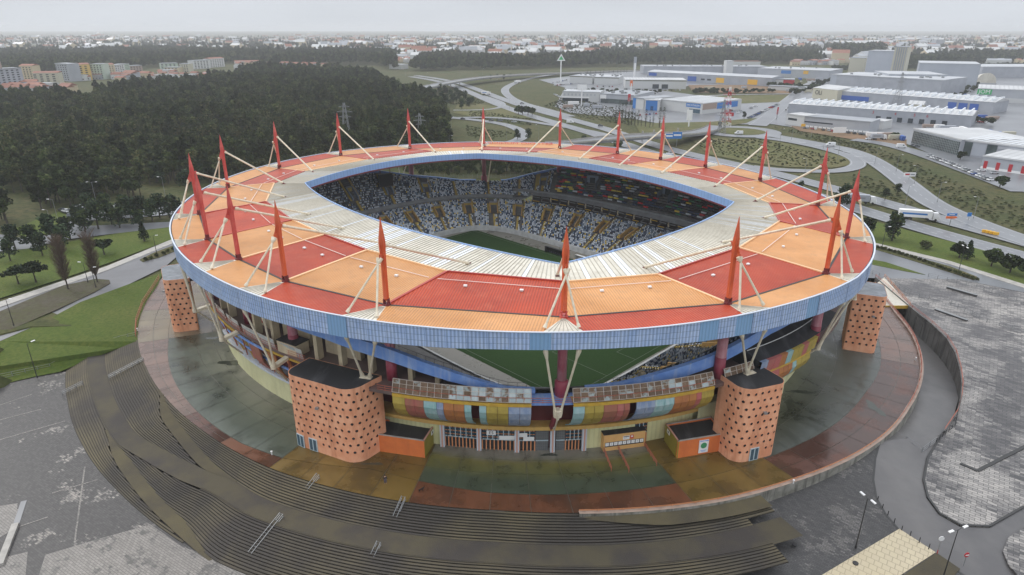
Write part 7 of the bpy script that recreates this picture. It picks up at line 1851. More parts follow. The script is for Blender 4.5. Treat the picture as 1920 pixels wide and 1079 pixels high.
# green strips and yard trees between the warehouses
STR = [[(1470, 206), (1520, 198), (1524, 201), (1474, 210)], [(1690, 219), (1862, 233), (1862, 237), (1690, 224)], [(1480, 176), (1560, 150), (1568, 152), (1490, 182)], [(1770, 190), (1830, 160), (1840, 163), (1785, 196)], [(1440, 160), (1560, 166), (1560, 170), (1440, 166)], [(1300, 172), (1450, 172), (1450, 176), (1300, 178)],
       [(1060, 172), (1240, 174), (1240, 178), (1060, 177)], [(1630, 255), (1700, 262), (1700, 266), (1630, 258)], [(1560, 128), (1920, 122), (1920, 127), (1560, 134)]]
sp_ = []
for k, q in enumerate(STR): sp_ += scatter(wpoly(q), 5.5, 300 + k, .6, .6)
gn_wood('yard_planting', sp_, ['broad', 'bush'], 'dark trees and hedges in thin strips between the warehouses', 'planting', .3, .75, 22)
# ---- trailers, skips and stacks standing in the yards
ry = random.Random(41)
for k, (x, y) in enumerate([(1480, 172), (1500, 170), (1515, 174), (1640, 245 + 12), (1660, 259), (1676, 262), (1690, 263), (1745, 240), (1760, 242), (1775, 244), (1790, 246), (1805, 247), (1830, 250), (1850, 252), (1870, 254), (1890, 256), (1640, 181), (1700, 187), (1800, 182), (1815, 205), (1840, 222), (1860, 224), (1500, 150), (1520, 152), (1535, 150), (1395, 166), (1330, 168), (1250, 166), (1140, 181), (1160, 182), (1100, 200), (1120, 204), (1075, 197), (1065, 203)]):
    p = at(x, y, .1); L_, W2_, H2_ = ry.uniform(6, 13), 2.5, ry.uniform(2.4, 3.6); m = MB(); m.box(-L_ / 2, -W2_ / 2, .7, L_ / 2, W2_ / 2, H2_); m.box(-L_ / 2 + .5, -W2_ / 2 + .2, 0, -L_ / 2 + 2.2, W2_ / 2 - .2, .7); m.box(L_ / 2 - 2.2, -W2_ / 2 + .2, 0, L_ / 2 - .5, W2_ / 2 - .2, .7)
    for q in range(1, 8): m.box(-L_ / 2 + L_ * q / 8 - .05, -W2_ / 2 - .05, .8, -L_ / 2 + L_ * q / 8 + .05, -W2_ / 2, H2_ - .1)
    o = m.build('trailer', ry.choice(['sign_white', 'wall_grey', 'wall_brick', 'deep_blue', 'wall_tan']), None); o.location = p; o.rotation_euler = (0, 0, ry.choice([0, .15, 1.4, -.2])); tag(o, 'box trailer or container standing in the industrial yards', 'trailer', 'trailers in the industrial yards')
# ---- houses at the foot of the blocks and in the near town, told apart
HN = []
def house_mesh(w_, d_, h, r, wm_, rm_):
    m = MB(); m.box(-w_ / 2, -d_ / 2, -.3, w_ / 2, d_ / 2, h)
    m.add([(-w_ / 2 - .3, -d_ / 2 - .3, h), (w_ / 2 + .3, -d_ / 2 - .3, h), (w_ / 2 + .3, 0, h + r), (-w_ / 2 - .3, 0, h + r), (-w_ / 2 - .3, d_ / 2 + .3, h), (w_ / 2 + .3, d_ / 2 + .3, h)], [(0, 1, 2, 3), (3, 2, 5, 4), (0, 3, 4), (1, 5, 2)], 1)
    for k in range(3): m.box(-w_ / 2 + w_ * (k + .3) / 3, -d_ / 2 - .06, 1, -w_ / 2 + w_ * (k + .65) / 3, -d_ / 2 - .01, 2.4, 2)
    me = bpy.data.meshes.new('house'); me.from_pydata(m.v, [], m.f); [me.materials.append(MATS[x]) for x in (wm_, rm_, 'window_dark')]; me.polygons.foreach_set('material_index', m.mi); me.update(); return me
HM = [house_mesh(11, 9, 5.5, 2.4, 'wall_white', 'roof_tile'), house_mesh(14, 10, 6, 2.5, 'wall_sand', 'roof_tile'), house_mesh(10, 9, 4, 1.8, 'wall_white', 'roof_tile'), house_mesh(13, 10, 7, .4, 'wall_white', 'grey_roof'), house_mesh(16, 11, 7.5, 2.2, 'wall_light', 'roof_tile')]
rh = random.Random(5)
def house(px, py, label, group):
    p = at(px, py, 0); o = put('house', HM[rh.randrange(5)], None); o.location = p; o.rotation_euler = (0, 0, rh.uniform(-.6, .6)); s = rh.uniform(.85, 1.25); o.scale = (s, s, s); tag(o, label, 'house', group)
for k in range(34): house(rh.uniform(0, 135), rh.uniform(166, 178), 'small house with a red roof below the left apartment blocks', 'houses below the left apartment blocks')
for k in range(46): house(rh.uniform(150, 400), rh.uniform(141, 154), 'small white or red roofed house at the edge of the wood', 'houses at the far edge of the wood')
for k in range(30): house(rh.uniform(440, 610), rh.uniform(122, 131), 'orange roofed house beyond the middle of the wood', 'orange roofed houses beyond the wood')
for k in range(40): house(rh.uniform(1490, 1565), rh.uniform(112, 124), 'cream house on the wooded rise behind the supermarket', 'cream houses behind the supermarket')
# ---- hazy town: thousands of specks, one mass
V = []; F = []; MI = []
rt = random.Random(8)
def townbox(x, y, w_, d_, h, a, wm_, rm_):
    o = len(V); c, s = math.cos(a), math.sin(a)
    def P(u, v, z): return (x + u * c - v * s, y + u * s + v * c, z)
    V.extend([P(u, v, z) for z in (-.2, h) for u, v in ((-w_, -d_), (w_, -d_), (w_, d_), (-w_, d_))] + [P(-w_, 0, h * 1.35), P(w_, 0, h * 1.35)])
    F.extend([(o, o + 1, o + 5, o + 4), (o + 1, o + 2, o + 6, o + 5), (o + 3, o, o + 4, o + 7), (o + 4, o + 5, o + 9, o + 8), (o + 9, o + 6, o + 7, o + 8), (o + 4, o + 8, o + 7), (o + 5, o + 6, o + 9)]); MI.extend([wm_, wm_, wm_, rm_, rm_, wm_, wm_])
avoid = [wpoly(b[0]) for b in belts]
n_ = 0
cl = [(rt.uniform(-50, 1970), rt.uniform(72, 118)) for _ in range(140)]
while n_ < 12000:
    cx_, cy_ = cl[rt.randrange(len(cl))] if rt.random() < .6 else (rt.uniform(-60, 1980), rt.uniform(71, 116))
    px, py = cx_ + rt.gauss(0, 45), cy_ + rt.gauss(0, 2.2) - (3 if rt.random() < .2 else 0)
    lim = 119 if 600 < px < 1600 else 104 if px < 600 else 122
    if py > lim or py < 65: continue
    if px < 600 and py > 84 and rt.random() < .72: continue
    p = at(px, py, 0)
    if any(inpoly(p.x, p.y, a) for a in avoid): continue
    big = rt.random() < .07
    w_, d_, h = (rt.uniform(9, 24), rt.uniform(6, 12), rt.uniform(9, 22)) if big else (rt.uniform(4.5, 9), rt.uniform(4, 7), rt.uniform(4, 8))
    townbox(p.x, p.y, w_, d_, h, rt.uniform(-.7, .7), 0 if rt.random() < .6 else 1, 2 if rt.random() < (.62 if not big else .3) else (3 if rt.random() < .5 else 0)); n_ += 1
me = bpy.data.meshes.new('town'); me.from_pydata(V, [], F)
for x in ('wall_white', 'wall_sand', 'roof_tile', 'grey_roof'): me.materials.append(MATS[x])
me.polygons.foreach_set('material_index', MI); me.update(); o = put('town', me, None, 'stuff'); tag(o, 'hazy town of white walls and red roofs spread to the horizon', 'town')
# ================================================================ VEHICLES, LAMPS, SIGNS, PEOPLE
for n_, c_ in dict(paint_white=(.72, .73, .74), paint_silver=(.38, .40, .42), paint_black=(.02, .02, .022), paint_blue=(.03, .07, .25), paint_grey=(.12, .13, .14), paint_red=(.35, .02, .02)).items(): lite(n_, c_, .25)
lite('tyre', (.015, .015, .015), .8)
def loft(secs, name, m_):
    m = MB(); n = len(secs[0]); vs = [p for s in secs for p in s]
    fs = [(i * n + j, i * n + (j + 1) % n, (i + 1) * n + (j + 1) % n, (i + 1) * n + j) for i in range(len(secs) - 1) for j in range(n)]
    fs += [tuple(range(n))[::-1], tuple((len(secs) - 1) * n + j for j in range(n))]
    m.add(vs, fs); me = bpy.data.meshes.new(name); me.from_pydata(m.v, [], m.f); me.materials.append(MATS[m_]); me.update(); return me
def carbody(kind, m_):
    if kind == 'car':
        X = [(-2.15, .45, .75), (-2.05, .32, .92), (-1.2, .3, .98), (0, .28, 1.0), (1.1, .28, .95), (1.95, .32, .78), (2.15, .42, .62)]
        return loft([[(x, -.86, z0), (x, .86, z0), (x, .90, (z0 + z1) / 2), (x, .80, z1), (x, -.80, z1), (x, -.90, (z0 + z1) / 2)] for x, z0, z1 in X], 'body', m_)
    X = [(-2.9, .4, 2.3), (-2.8, .35, 2.45), (1.3, .35, 2.45), (2.0, .35, 1.5), (2.75, .35, 1.15), (2.9, .45, .8)]
    return loft([[(x, -.95, z0), (x, .95, z0), (x, 1.0, .9 if z1 > 1 else z1 - .05), (x, .85, z1), (x, -.85, z1), (x, -1.0, .9 if z1 > 1 else z1 - .05)] for x, z0, z1 in X], 'body', m_)
def cabin():
    X = [(-1.75, .93, .55), (-1.25, 1.40, .62), (.1, 1.44, .64), (.95, .97, .62)]
    return loft([[(x, -.74, .9), (x, .74, .9), (x, w_, z1), (x, -w_, z1)] for x, z1, w_ in X], 'window_glass', 'window_dark')
def roofp(m_):
    return loft([[(x, -w_, z1), (x, w_, z1), (x, w_ * .95, z1 + .05), (x, -w_ * .95, z1 + .05)] for x, z1, w_ in ((-1.2, 1.40, .60), (.05, 1.43, .62))], 'roof', m_)
WH = MB(); WH.tube([(0, -.11, 0), (0, .11, 0)], .33, 10); whm = bpy.data.meshes.new('wheel'); whm.from_pydata(WH.v, [], WH.f); whm.materials.append(MATS['tyre'])
CAB = cabin(); CARP = {}
for c_ in ('paint_white', 'paint_silver', 'paint_black', 'paint_blue', 'paint_grey', 'paint_red'): CARP[c_] = (carbody('car', c_), roofp(c_)); 
VANB = carbody('van', 'paint_white'); vg = MB(); vg.box(1.35, -.8, 1.5, 1.5, .8, 2.2); vg.box(.3, -.99, 1.35, 1.2, -.955, 2.0); vg.box(.3, .955, 1.35, 1.2, .99, 2.0); VG = bpy.data.meshes.new('window_glass'); VG.from_pydata(vg.v, [], vg.f); VG.materials.append(MATS['window_dark'])
COLN = {'paint_white': 'white', 'paint_silver': 'silver', 'paint_black': 'black', 'paint_blue': 'dark blue', 'paint_grey': 'grey', 'paint_red': 'red'}
def car(px, py, ang, c_, where, group=None, kind='car', z=.1, pos=None):
    p = pos if pos is not None else at(px, py, z)
    th = local_thing('parked_car' if kind == 'car' else 'van', ('%s car ' % COLN[c_] if kind == 'car' else 'white van ') + where, kind, tuple(p), group); th.rotation_euler = (0, 0, math.radians(ang))
    if kind == 'car': put('body', CARP[c_][0], th); put('window_glass', CAB, th); put('roof', CARP[c_][1], th)
    else: put('body', VANB, th); put('window_glass', VG, th)
    wx = 1.35 if kind == 'car' else 1.8
    for a in (-1, 1):
        for b in (-1, 1): w_ = put('wheel', whm, th); w_.location = (a * wx, b * .78, .33)
    return th
for (x, y, a, c_, lb) in ((117, 396, 150, 'paint_black', 'at the left end of the parking by the wood'), (124, 398, 150, 'paint_white', 'second from the left in the parking by the wood'), (130, 406, 120, 'paint_grey', 'nearest in the left group of the parking by the wood'), (150, 390, 150, 'paint_white', 'at the back of the middle row in the parking'), (155, 394, 150, 'paint_silver', 'in the middle row of the parking'), (160, 400, 150, 'paint_grey', 'nearest in the middle row of the parking'),
                          (164, 388, 0, 'paint_blue', 'leftmost of the back row in the parking'), (175, 389, 5, 'paint_black', 'second of the back row in the parking'), (190, 390, 5, 'paint_black', 'third of the back row, by the lamp'), (207, 390, 10, 'paint_white', 'alone at the right of the parking back row'), (314, 379, 5, 'paint_black', 'on the road behind the left rim of the roof')):
    car(x, y, a, c_, lb)
row = [(1744, 294), (1750, 297), (1756, 299), (1762, 301), (1768, 303), (1774, 305), (1779, 307), (1784, 309), (1789, 311), (1794, 313), (1799, 315), (1804, 317), (1810, 320), (1816, 322), (1822, 325), (1828, 328), (1836, 331), (1843, 334), (1850, 337), (1858, 339)]
for k, (x, y) in enumerate(row):
    c_ = 'paint_blue' if k == 15 else ['paint_silver', 'paint_white', 'paint_silver', 'paint_grey', 'paint_white'][k % 5]
    car(x, y, 12, c_, 'parked in the long slanted row below the showroom' if k != 15 else 'standing out in the long row of pale cars below the showroom', 'cars in the slanted row below the showroom' if k != 15 else None)
for (x, y, a, c_, lb) in ((1841, 321, 0, 'paint_white', 'beside the low warehouse with red doors'), (1864, 326, 0, 'paint_silver', 'parked under the red doors'), (1877, 335, 10, 'paint_white', 'in the corner beside the concrete wall, upper one'), (1885, 338, 10, 'paint_white', 'in the corner beside the concrete wall, lower one'), (1712, 275, 0, 'paint_black', 'parked before the glass front of the showroom'), (1718, 276, 0, 'paint_grey', 'next to the black one at the glass front'), (1629, 262, 0, 'paint_white', 'left of the dark lorry on the yard road'), (1634, 260, 0, 'paint_grey', 'right beside the white one left of the dark lorry')):
    car(x, y, a, c_, lb)
# retail car parks
rk = random.Random(3)
def carrow(x0, y0, x1, y1, n, ang, lb, group, keep=.8):
    a, b = at(x0, y0, .1), at(x1, y1, .1)
    for s in range(n):
        if rk.random() < keep: car(0, 0, ang, rk.choice(['paint_white', 'paint_silver', 'paint_grey', 'paint_black', 'paint_white', 'paint_silver', 'paint_red', 'paint_blue']), lb, group, pos=a.lerp(b, s / n))
carrow(1405, 222, 1460, 196, 22, 20, 'in the kerbside row along the north road', 'cars along the north road')
carrow(1345, 218, 1400, 196, 12, 20, 'in the car park right of the sports store', 'cars beside the sports store', .45)
carrow(1358, 222, 1425, 197, 14, 20, 'in the car park right of the sports store', 'cars beside the sports store', .4)
carrow(1040, 178, 1056, 186, 5, 60, 'parked left of the white two storey block', 'cars left of the two storey block')
carrow(1036, 157, 1066, 150, 16, 80, 'in the full car park at the foot of the triangle totem', 'cars at the triangle totem')
carrow(1040, 161, 1075, 158, 14, 80, 'in the full car park at the foot of the triangle totem', 'cars at the triangle totem')
carrow(1508, 241, 1624, 254, 22, 80, 'in the row before the grey depot', 'vehicles before the grey depot', .6)
carrow(1810, 228, 1850, 231, 9, 80, 'parked at the far warehouse yard', 'cars at the far warehouse yard')
carrow(1560, 152, 1700, 120 + 16, 8, 40, 'behind the huge pale factory hall', 'cars behind the factory hall', .5)
carrow(1760, 206, 1822, 176, 12, 40, 'on the lane between the factory and the green signed store', 'cars on the factory lane', .6)
carrow(1212, 171, 1290, 170, 10, 85, 'before the right garden store', 'cars before the right garden store', .6)
carrow(1455, 152, 1550, 155, 14, 85, 'before the dark supermarket', 'cars before the dark supermarket', .7)
carrow(1120, 163, 1165, 164, 8, 85, 'before the middle garden store', 'cars before the middle garden store', .7)
carrow(1200, 217, 1236, 214, 6, 80, 'on the forecourt of the blue fronted unit', 'cars at the blue fronted unit', .6)
def onroad(x, y, ang, c_, lb, kind='car'): return car(x, y, ang, c_, lb, None, kind, z=.2)
onroad(1385, 252, 170, 'paint_white', 'driving on the roundabout before its island', 'van'); onroad(1557, 274, 165, 'paint_white', 'on the right slip road beyond the nearest mast tips', 'van')
onroad(1690, 277, -10, 'paint_white', 'on the yard road before the showroom', 'van'); onroad(1069, 231, -12, 'paint_white', 'in the middle of the motorway, left of the overpass', 'van'); onroad(1126, 237, -12, 'paint_black', 'on the motorway nearest the overpass')
onroad(1256, 290, -12, 'paint_white', 'on the motorway under the overpass, beyond the masts'); onroad(979, 153 + 42, -10, 'paint_grey', 'on the far motorway bend'); onroad(921, 227, -5, 'paint_black', 'on the upper loop road, left'); onroad(938, 228, -5, 'paint_grey', 'on the upper loop road, right'); onroad(964, 230, -5, 'paint_silver', 'on the loop road by its exit'); onroad(868, 224, -5, 'paint_black', 'at the wood end of the loop road')
def truck(x, y, ang, lab, L_=13.0, box_m='sign_white', cab_m='paint_white', z=.2):
    p = at(x, y, z); th = local_thing('lorry', lab, 'lorry', tuple(p)); th.rotation_euler = (0, 0, math.radians(ang))
    m = MB(); m.box(-L_ / 2, -1.25, 1.1, L_ / 2 - 3.2, 1.25, 3.9); o = m.build('cargo_box', box_m, th)
    m = MB(); m.box(-L_ / 2 + 1, -1.27, 2.2, L_ / 2 - 5, -1.255, 2.9); m.build('side_stripe', 'sign_blue' if box_m == 'sign_white' else 'grey_metal', o)
    me = loft([[(x_, -1.2, .5), (x_, 1.2, .5), (x_, 1.2, z1 * .6), (x_, 1.05, z1), (x_, -1.05, z1), (x_, -1.2, z1 * .6)] for x_, z1 in ((L_ / 2 - 2.8, 3.3), (L_ / 2 - 1.0, 3.3), (L_ / 2 - .5, 2.2), (L_ / 2 - .3, 1.4))], 'cab', cab_m); put('cab', me, th)
    m = MB(); m.add([(L_ / 2 - .93, -1.0, 3.1), (L_ / 2 - .93, 1.0, 3.1), (L_ / 2 - .44, 1.1, 2.15), (L_ / 2 - .44, -1.1, 2.15)], [(0, 1, 2, 3)]); m.build('windscreen', 'window_dark', th)
    for a in (-.36, -.28, -.2, .2, .38):
        for b in (-1, 1): w_ = put('wheel', whm, th); w_.location = (a * L_, b * 1.05, .48); w_.scale = (1.45, 1.6, 1.45)
truck(1722, 412, -17, 'white lorry with a pale blue stripe on the motorway at the right', 15); truck(1647, 262, 0, 'dark box lorry parked on the yard road', 11, 'wall_grey'); truck(1608, 381, -15, 'long pale lorry on the motorway behind the right rim', 15, 'wall_light')
truck(912, 178, -14, 'small white lorry far along the motorway', 11); truck(970, 156, 200, 'white lorry on the curved slip road', 10)
# ---- street lamps
def lamp(x, y, h, lab, arm=1.6, ang=0, n=1, z=0, m_='dark_metal', group=None, head='sign_white'):
    p = at(x, y, z); th = local_thing('street_lamp', lab, 'street lamp', tuple(p), group); th.rotation_euler = (0, 0, math.radians(ang))
    m = MB(); m.tube([(0, 0, 0), (0, 0, h)], [.11, .055], 6); m.build('pole', m_, th); m = MB(); m.tube([(0, 0, 0), (0, 0, .5)], .17, 6); m.build('base', m_, th)
    for s in ((1,) if n == 1 else (-1, 1)):
        m = MB(); m.tube([(0, 0, h - .1), (s * arm * .6, 0, h + .12), (s * arm, 0, h + .12)], .04, 5); m.build('arm', m_, th)
        m = MB(); m.obox((s * (arm + .3), 0, h + .12), (.42, 0, .03), (0, .17, 0), (0, 0, .07)); m.build('lamp_head', head, th)
lamp(70, 709, 9.0, 'dark street lamp on the lawn edge, nearest at the left', 1.0, 60, 1, -4.2); lamp(1604, 1028, 9.6, 'dark double lamp on the front paving above the cream slabs', .7, 110, 2, -3.2); lamp(1766, 1090, 9.6, 'dark double lamp at the bottom right beside the round sign', 1.1, 20, 2, -3.6)
lamp(26, 611, 7.5, 'dark lamp on the brown verge at the left edge', .9, 0, 1, 0); lamp(165, 530, 6.5, 'dark lamp beside the bare poplar, nearest the street', .8, 180); lamp(180, 540, 6.5, 'dark lamp on the brown verge right of the bare poplar', .8, 0); lamp(294, 476, 6.5, 'dark lamp on the shrub island of the left street', .9, 0)
lamp(112, 426, 11, 'pale lamp on the round grass island', 1.5, 180, 1, 0, 'grey_metal'); lamp(97, 427, 7, 'shorter pale lamp at the left of the grass island', 1.2, 180, 1, 0, 'grey_metal'); lamp(184, 394, 12, 'pale double lamp in the middle of the parking by the wood', 1.6, 0, 2, 0, 'grey_metal'); lamp(312, 378, 11, 'pale lamp beside the black car behind the left rim', 1.3, 180, 1, 0, 'grey_metal')
lamp(1653, 467, 8, 'dark lamp beside the right rim at the hedge strip', .9, 0); lamp(1796, 514, 9, 'dark double lamp in the hedge strip, before the rounded trees', .8, 90, 2)
for (x, y) in ((1508, 330), (1540, 300), (1640, 308), (1680, 322), (1714, 345), (1757, 380), (1825, 410), (1697, 386), (1570, 300), (1420, 300), (1462, 268), (1484, 262), (1520, 262)):
    lamp(x, y, 9, 'thin grey lamp along the right slip road and bank', 1.4, rk.choice([0, 180]), 1, 0, 'grey_metal', 'lamps along the slip roads')
for (x, y) in ((760, 143), (800, 150), (842, 200), (862, 141), (885, 142), (905, 141), (942, 155), (930, 165), (955, 205), (968, 215), (1005, 222), (820, 240), (846, 240), (1070, 140), (1100, 140), (1130, 138), (1160, 137), (843, 285), (950, 262), (1010, 262), (735, 180)):
    lamp(x, y, 10, 'thin grey lamp beside the motorway and its loops', 1.5, rk.choice([0, 180]), 1, 0, 'grey_metal', 'lamps beside the motorway')
# ---- pylons
def pylon(x, y, H, lab, red=False):
    p = at(x, y, 0); th = local_thing('pylon', lab, 'pylon', tuple(p)); m = MB(); m2 = MB()
    w0, w1 = H * .10, H * .015; nseg = 9
    def cor(f): w_ = lerp(w0, w1, f); return [Vector((sx * w_, sy * w_, f * H)) for sx, sy in ((-1, -1), (1, -1), (1, 1), (-1, 1))]
    for s in range(nseg):
        a, b = cor(s / nseg), cor((s + 1) / nseg); mm = m2 if (red and s % 2) else m
        for k in range(4): mm.beam(a[k], b[k], .22, .22); mm.beam(a[k], b[(k + 1) % 4], .12, .12); mm.beam(a[(k + 1) % 4], b[k], .12, .12)
    m.build('lattice', 'grey_metal' if not red else 'sign_white', th)
    if red: m2.build('red_section', 'sign_red', th)
    for f, l_ in ((.72, .13), (.82, .16), (.92, .11)):
        m = MB(); z = f * H
        for s in (-1, 1): m.beam((0, 0, z), (s * l_ * H, 0, z), .22, .22); m.beam((0, 0, z + H * .04), (s * l_ * H, 0, z), .14, .14)
        m.build('cross_arm', 'grey_metal' if not red else 'sign_red', th)
pylon(653, 286, 30, 'grey lattice pylon standing in the wood beyond the roof'); pylon(790, 287, 24, 'smaller lattice pylon at the right end of the wood', ); pylon(1352, 250, 24, 'thin dark lattice pylon at the roundabout'); pylon(1361, 238, 30, 'red and white lattice mast beside the roundabout', True); pylon(1680, 200, 32, 'pale lattice pylon over the factory and warehouses')
# ---- totems, signs
def totem(x, y, h, pole, lab, shape, m_, wd=3, hh=3, z=0, cat='sign', ang=0, pz=None):
    p = at(x, y, z); th = local_thing('totem_sign' if h > 8 else 'road_sign', lab, cat, tuple(p)); th.rotation_euler = (0, 0, math.radians(ang))
    m = MB(); m.tube([(0, 0, 0), (0, 0, h)], pole, 8); m.build('pole', 'grey_metal' if h < 8 else 'sign_white', th)
    m = MB()
    if shape == 'tri': m.add([(-wd, -.3, h - 1), (wd, -.3, h - 1), (0, -.3, h + hh), (-wd, .3, h - 1), (wd, .3, h - 1), (0, .3, h + hh)], [(0, 1, 2), (3, 5, 4), (0, 3, 4, 1), (1, 4, 5, 2), (2, 5, 3, 0)])
    elif shape == 'disc': m.tube([(0, -.05, h), (0, .05, h)], wd, 20)
    else: m.box(-wd, -.15, h - hh / 2, wd, .15, h + hh / 2)
    o = m.build('sign_plate', m_, th); return th, o
th, o = totem(1051, 155, 30, .8, 'tall white totem with a white and green triangle on top', 'tri', 'sign_white', 6.0, 8.5)
m = MB(); m.add([(-3.6, -.36, 30.4), (3.6, -.36, 30.4), (0, -.36, 35.6)], [(0, 1, 2)]); m.build('green_triangle', 'sign_green', o)
totem(1090, 200, 18, .5, 'white totem with a white board before the two storey block', 'box', 'sign_white', 4.5, 5.5); totem(1189, 147, 22, 1.5, 'pale grey slab totem behind the green lined stores', 'box', 'wall_light', 2.2, 18); totem(1183, 170, 8.5, .8, 'orange topped totem before the right garden store', 'box', 'sign_orange', 1.6, 7)
totem(1179, 197, 7, .5, 'red and white pair of banner signs by the open hall', 'box', 'sign_red', 1.3, 7); totem(1291, 238, 9, .5, 'white broad totem on the green bank beside the roundabout', 'box', 'sign_white', 2.2, 8); totem(1456, 224, 7, .3, 'red banner totem beside the north road', 'box', 'sign_red', .6, 6)
totem(1365, 229, 6, .3, 'small red board at the entrance of the sports store car park', 'box', 'sign_red', 4, 3)
for (x, y, lb, m_, wd, hh) in ((1253, 278, 'blue direction board over the motorway at the overpass, left one', 'sign_blue', 2.6, 3.0), (1268, 276, 'blue direction board at the overpass with white middle, right one', 'sign_blue', 3.0, 4.2)):
    th, o = totem(x, y, 7.5, .14, lb, 'box', m_, wd, hh); m = MB(); m.box(-wd * .8, -.2, 7.2, wd * .8, -.16, 8.2); m.build('sign_print', 'sign_white', o)
th, o = totem(1780, 424, 4.6, .12, 'arrow shaped road signs, blue over orange, by the right motorway', 'box', 'sign_blue', 1.9, .95, ang=0)
m = MB(); m.box(-2.1, -.15, 3.0, 1.6, .15, 3.9); m.add([(1.6, -.15, 3.0), (2.3, -.15, 3.45), (1.6, -.15, 3.9)], [(0, 1, 2)]); m.build('orange_arrow', 'sign_orange', th); m = MB(); m.box(-1.2, -.2, 4.5, .9, -.16, 4.75); m.build('sign_print', 'sign_white', o)
totem(1815, 414, 2.5, .08, 'small blue square road sign right of the arrow signs', 'box', 'sign_blue', .8, 1.5)
th, o = totem(1704, 337, 2.6, .1, 'white wide board with red lettering on the grassy bank', 'box', 'sign_white', 2.9, 2.0); m = MB(); m.box(-2.4, -.2, 2.3, -.2, -.16, 3.1); m.build('red_print', 'sign_red', o); m = MB(); m.box(.1, -.2, 2.35, 2.4, -.16, 3.0); m.build('grey_print', 'grey_roof', o)
totem(1573, 253, 3.4, .15, 'white hoarding on the soil strip before the depot', 'box', 'sign_white', 4.6, 4.0); totem(1505, 237 + 6, 3.2, .15, 'yellow panel on the soil strip left of the white hoarding', 'box', 'door_yellow', 1.6, 2.0)
th, o = totem(1757, 1038, 2.9, .05, 'round white sign on a thin red striped pole at the ramp kerb', 'disc', 'sign_white', .42, 0, z=-3.4); m = MB(); m.tube([(0, 0, 0), (0, 0, .7)], .06, 6); m.build('pole_band', 'sign_red', th)
th, o = totem(1806, 1062, 2.2, .05, 'round red no entry style sign near the bottom right corner', 'disc', 'sign_red', .42, 0, z=-3.5, ang=10); m = MB(); m.box(-.3, -.09, 2.1, .3, -.06, 2.3); m.build('bar', 'sign_white', o)
# orange barrier blocks on the slip road
for k, x in enumerate((1846, 1853, 1860, 1867)):
    p = at(x, 436 + k * 1.5, .2); m = MB(); m.box(-.9, -.3, 0, .9, .3, 1.0); m.box(-.75, -.4, 0, .75, .4, .25); o = m.build('road_barrier', 'door_yellow', None); o.location = p; o.rotation_euler = (0, 0, -.3); tag(o, 'orange plastic barrier block on the right slip road edge', 'barrier', 'orange barrier blocks on the slip road')
# bollards along the ramp
for k, (x, y, z) in enumerate([(1645, 940, -2.6), (1654, 955, -2.75), (1664, 968, -2.85), (1676, 982, -2.95), (1690, 996, -3.1), (1706, 1006, -3.15), (1723, 1018, -3.2), (1741, 1030, -3.3), (1716, 842 - 30, -2.4), (1697, 800, -2.7), (1680, 818, -2.4)][:8]):
    p = at(x, y, z); m = MB(); m.tube([(0, 0, 0), (0, 0, 1.0), (0, 0, 1.08)], [.07, .07, .04], 8); o = m.build('bollard', 'dark_metal', None); o.location = p; tag(o, 'thin dark bollard along the kerb of the access ramp', 'bollard', 'bollards along the access ramp')
# wire fence across the ramp and along its right side
def fence(pts, lab, h=1.4, m_='grey_metal', step=2.5, rails=(.3, .8, 1.35)):
    P_ = [at(*p) for p in pts]; th = thing('wire_fence', lab, 'fence', tuple(P_[0]))
    for a, b in zip(P_, P_[1:]):
        n_ = max(1, round((b - a).length / step)); m = MB()
        for z in rails: m.beam(a + Vector((0, 0, z)), b + Vector((0, 0, z)), .05, .05)
        m.build('wire', m_, th)
        for s in range(n_): p = a.lerp(b, s / n_); m = MB(); m.beam(p, p + Vector((0, 0, h)), .09, .09); m.build('post', m_, th)
fence([(1672, 818, -2.35), (1698, 830, -2.35), (1728, 850, -2.4), (1755, 830, -2.3)], 'low wire fence crossing the access ramp'); fence([(1755, 830, -2.2), (1790, 800, -2.0), (1800, 752, -1.4)], 'dark fence on the outer edge of the access ramp', 1.0, 'dark_metal', 1.5)
fence([(0, 712, -4.3), (95, 692, -4.2), (150, 665, -3.2), (225, 640, -1.4), (258, 632, -.3)], 'pale wire fence along the lower edge of the left lawn'); fence([(255, 632, 0), (256, 605, 0), (268, 572, 0), (300, 522, 0)], 'brown fence between the plaza and the left lawn', 1.2, 'rail_red', 1.6)
fence([(1612, 505, 0), (1660, 525, 0), (1705, 553, 0), (1760, 568, 0)], 'grey fence behind the right tower'); fence([(1782, 572, 0), (1850, 605, 0), (1920, 625, 0)], 'long grey fence on the right paving, nearer one'); fence([(1740, 520, 0), (1830, 540, 0), (1920, 572, 0)], 'long grey fence on the right paving, farther one')
for k in range(8):
    c = at(1030, 290, 0)
fence([(790, 330, 0), (860, 334, 0), (930, 334, 0), (1010, 330, 0)], 'fence beyond the far corner gap of the stadium', 2.0)
# small white bollard lights on the plaza edge
for (x, y, lb) in ((510, 853, 'small white bollard light on the plaza rim, left of the tower'), (1487, 907, 'small white bollard light on the plaza rim, right'), (1716, 676, 'small white bollard light beside the sunken road'), (258, 621, 'small white bollard light at the left lawn corner')):
    p = at(x, y, .05); m = MB(); m.tube([(0, 0, 0), (0, 0, .5), (0, 0, .75), (0, 0, .85)], [.1, .1, .22, .1], 10); o = m.build('bollard_light', 'sign_white', None); o.location = p; tag(o, lb, 'bollard light')
# manhole on the cream paving
for (x, y, z, lb) in ((1604, 1057, -3.65, 'dark oval manhole cover on the cream paving'), (1490, 1022, -3.0, 'dark manhole cover on the dark front paving'), (1253, 977, -1.5, 'small dark manhole cover on the mossy ramp')):
    p = at(x, y, z); m = MB(); m.tube([(0, 0, 0), (0, 0, .16)], .42, 16); o = m.build('manhole_cover', 'dark_metal', None); o.location = p; tag(o, lb, 'manhole')
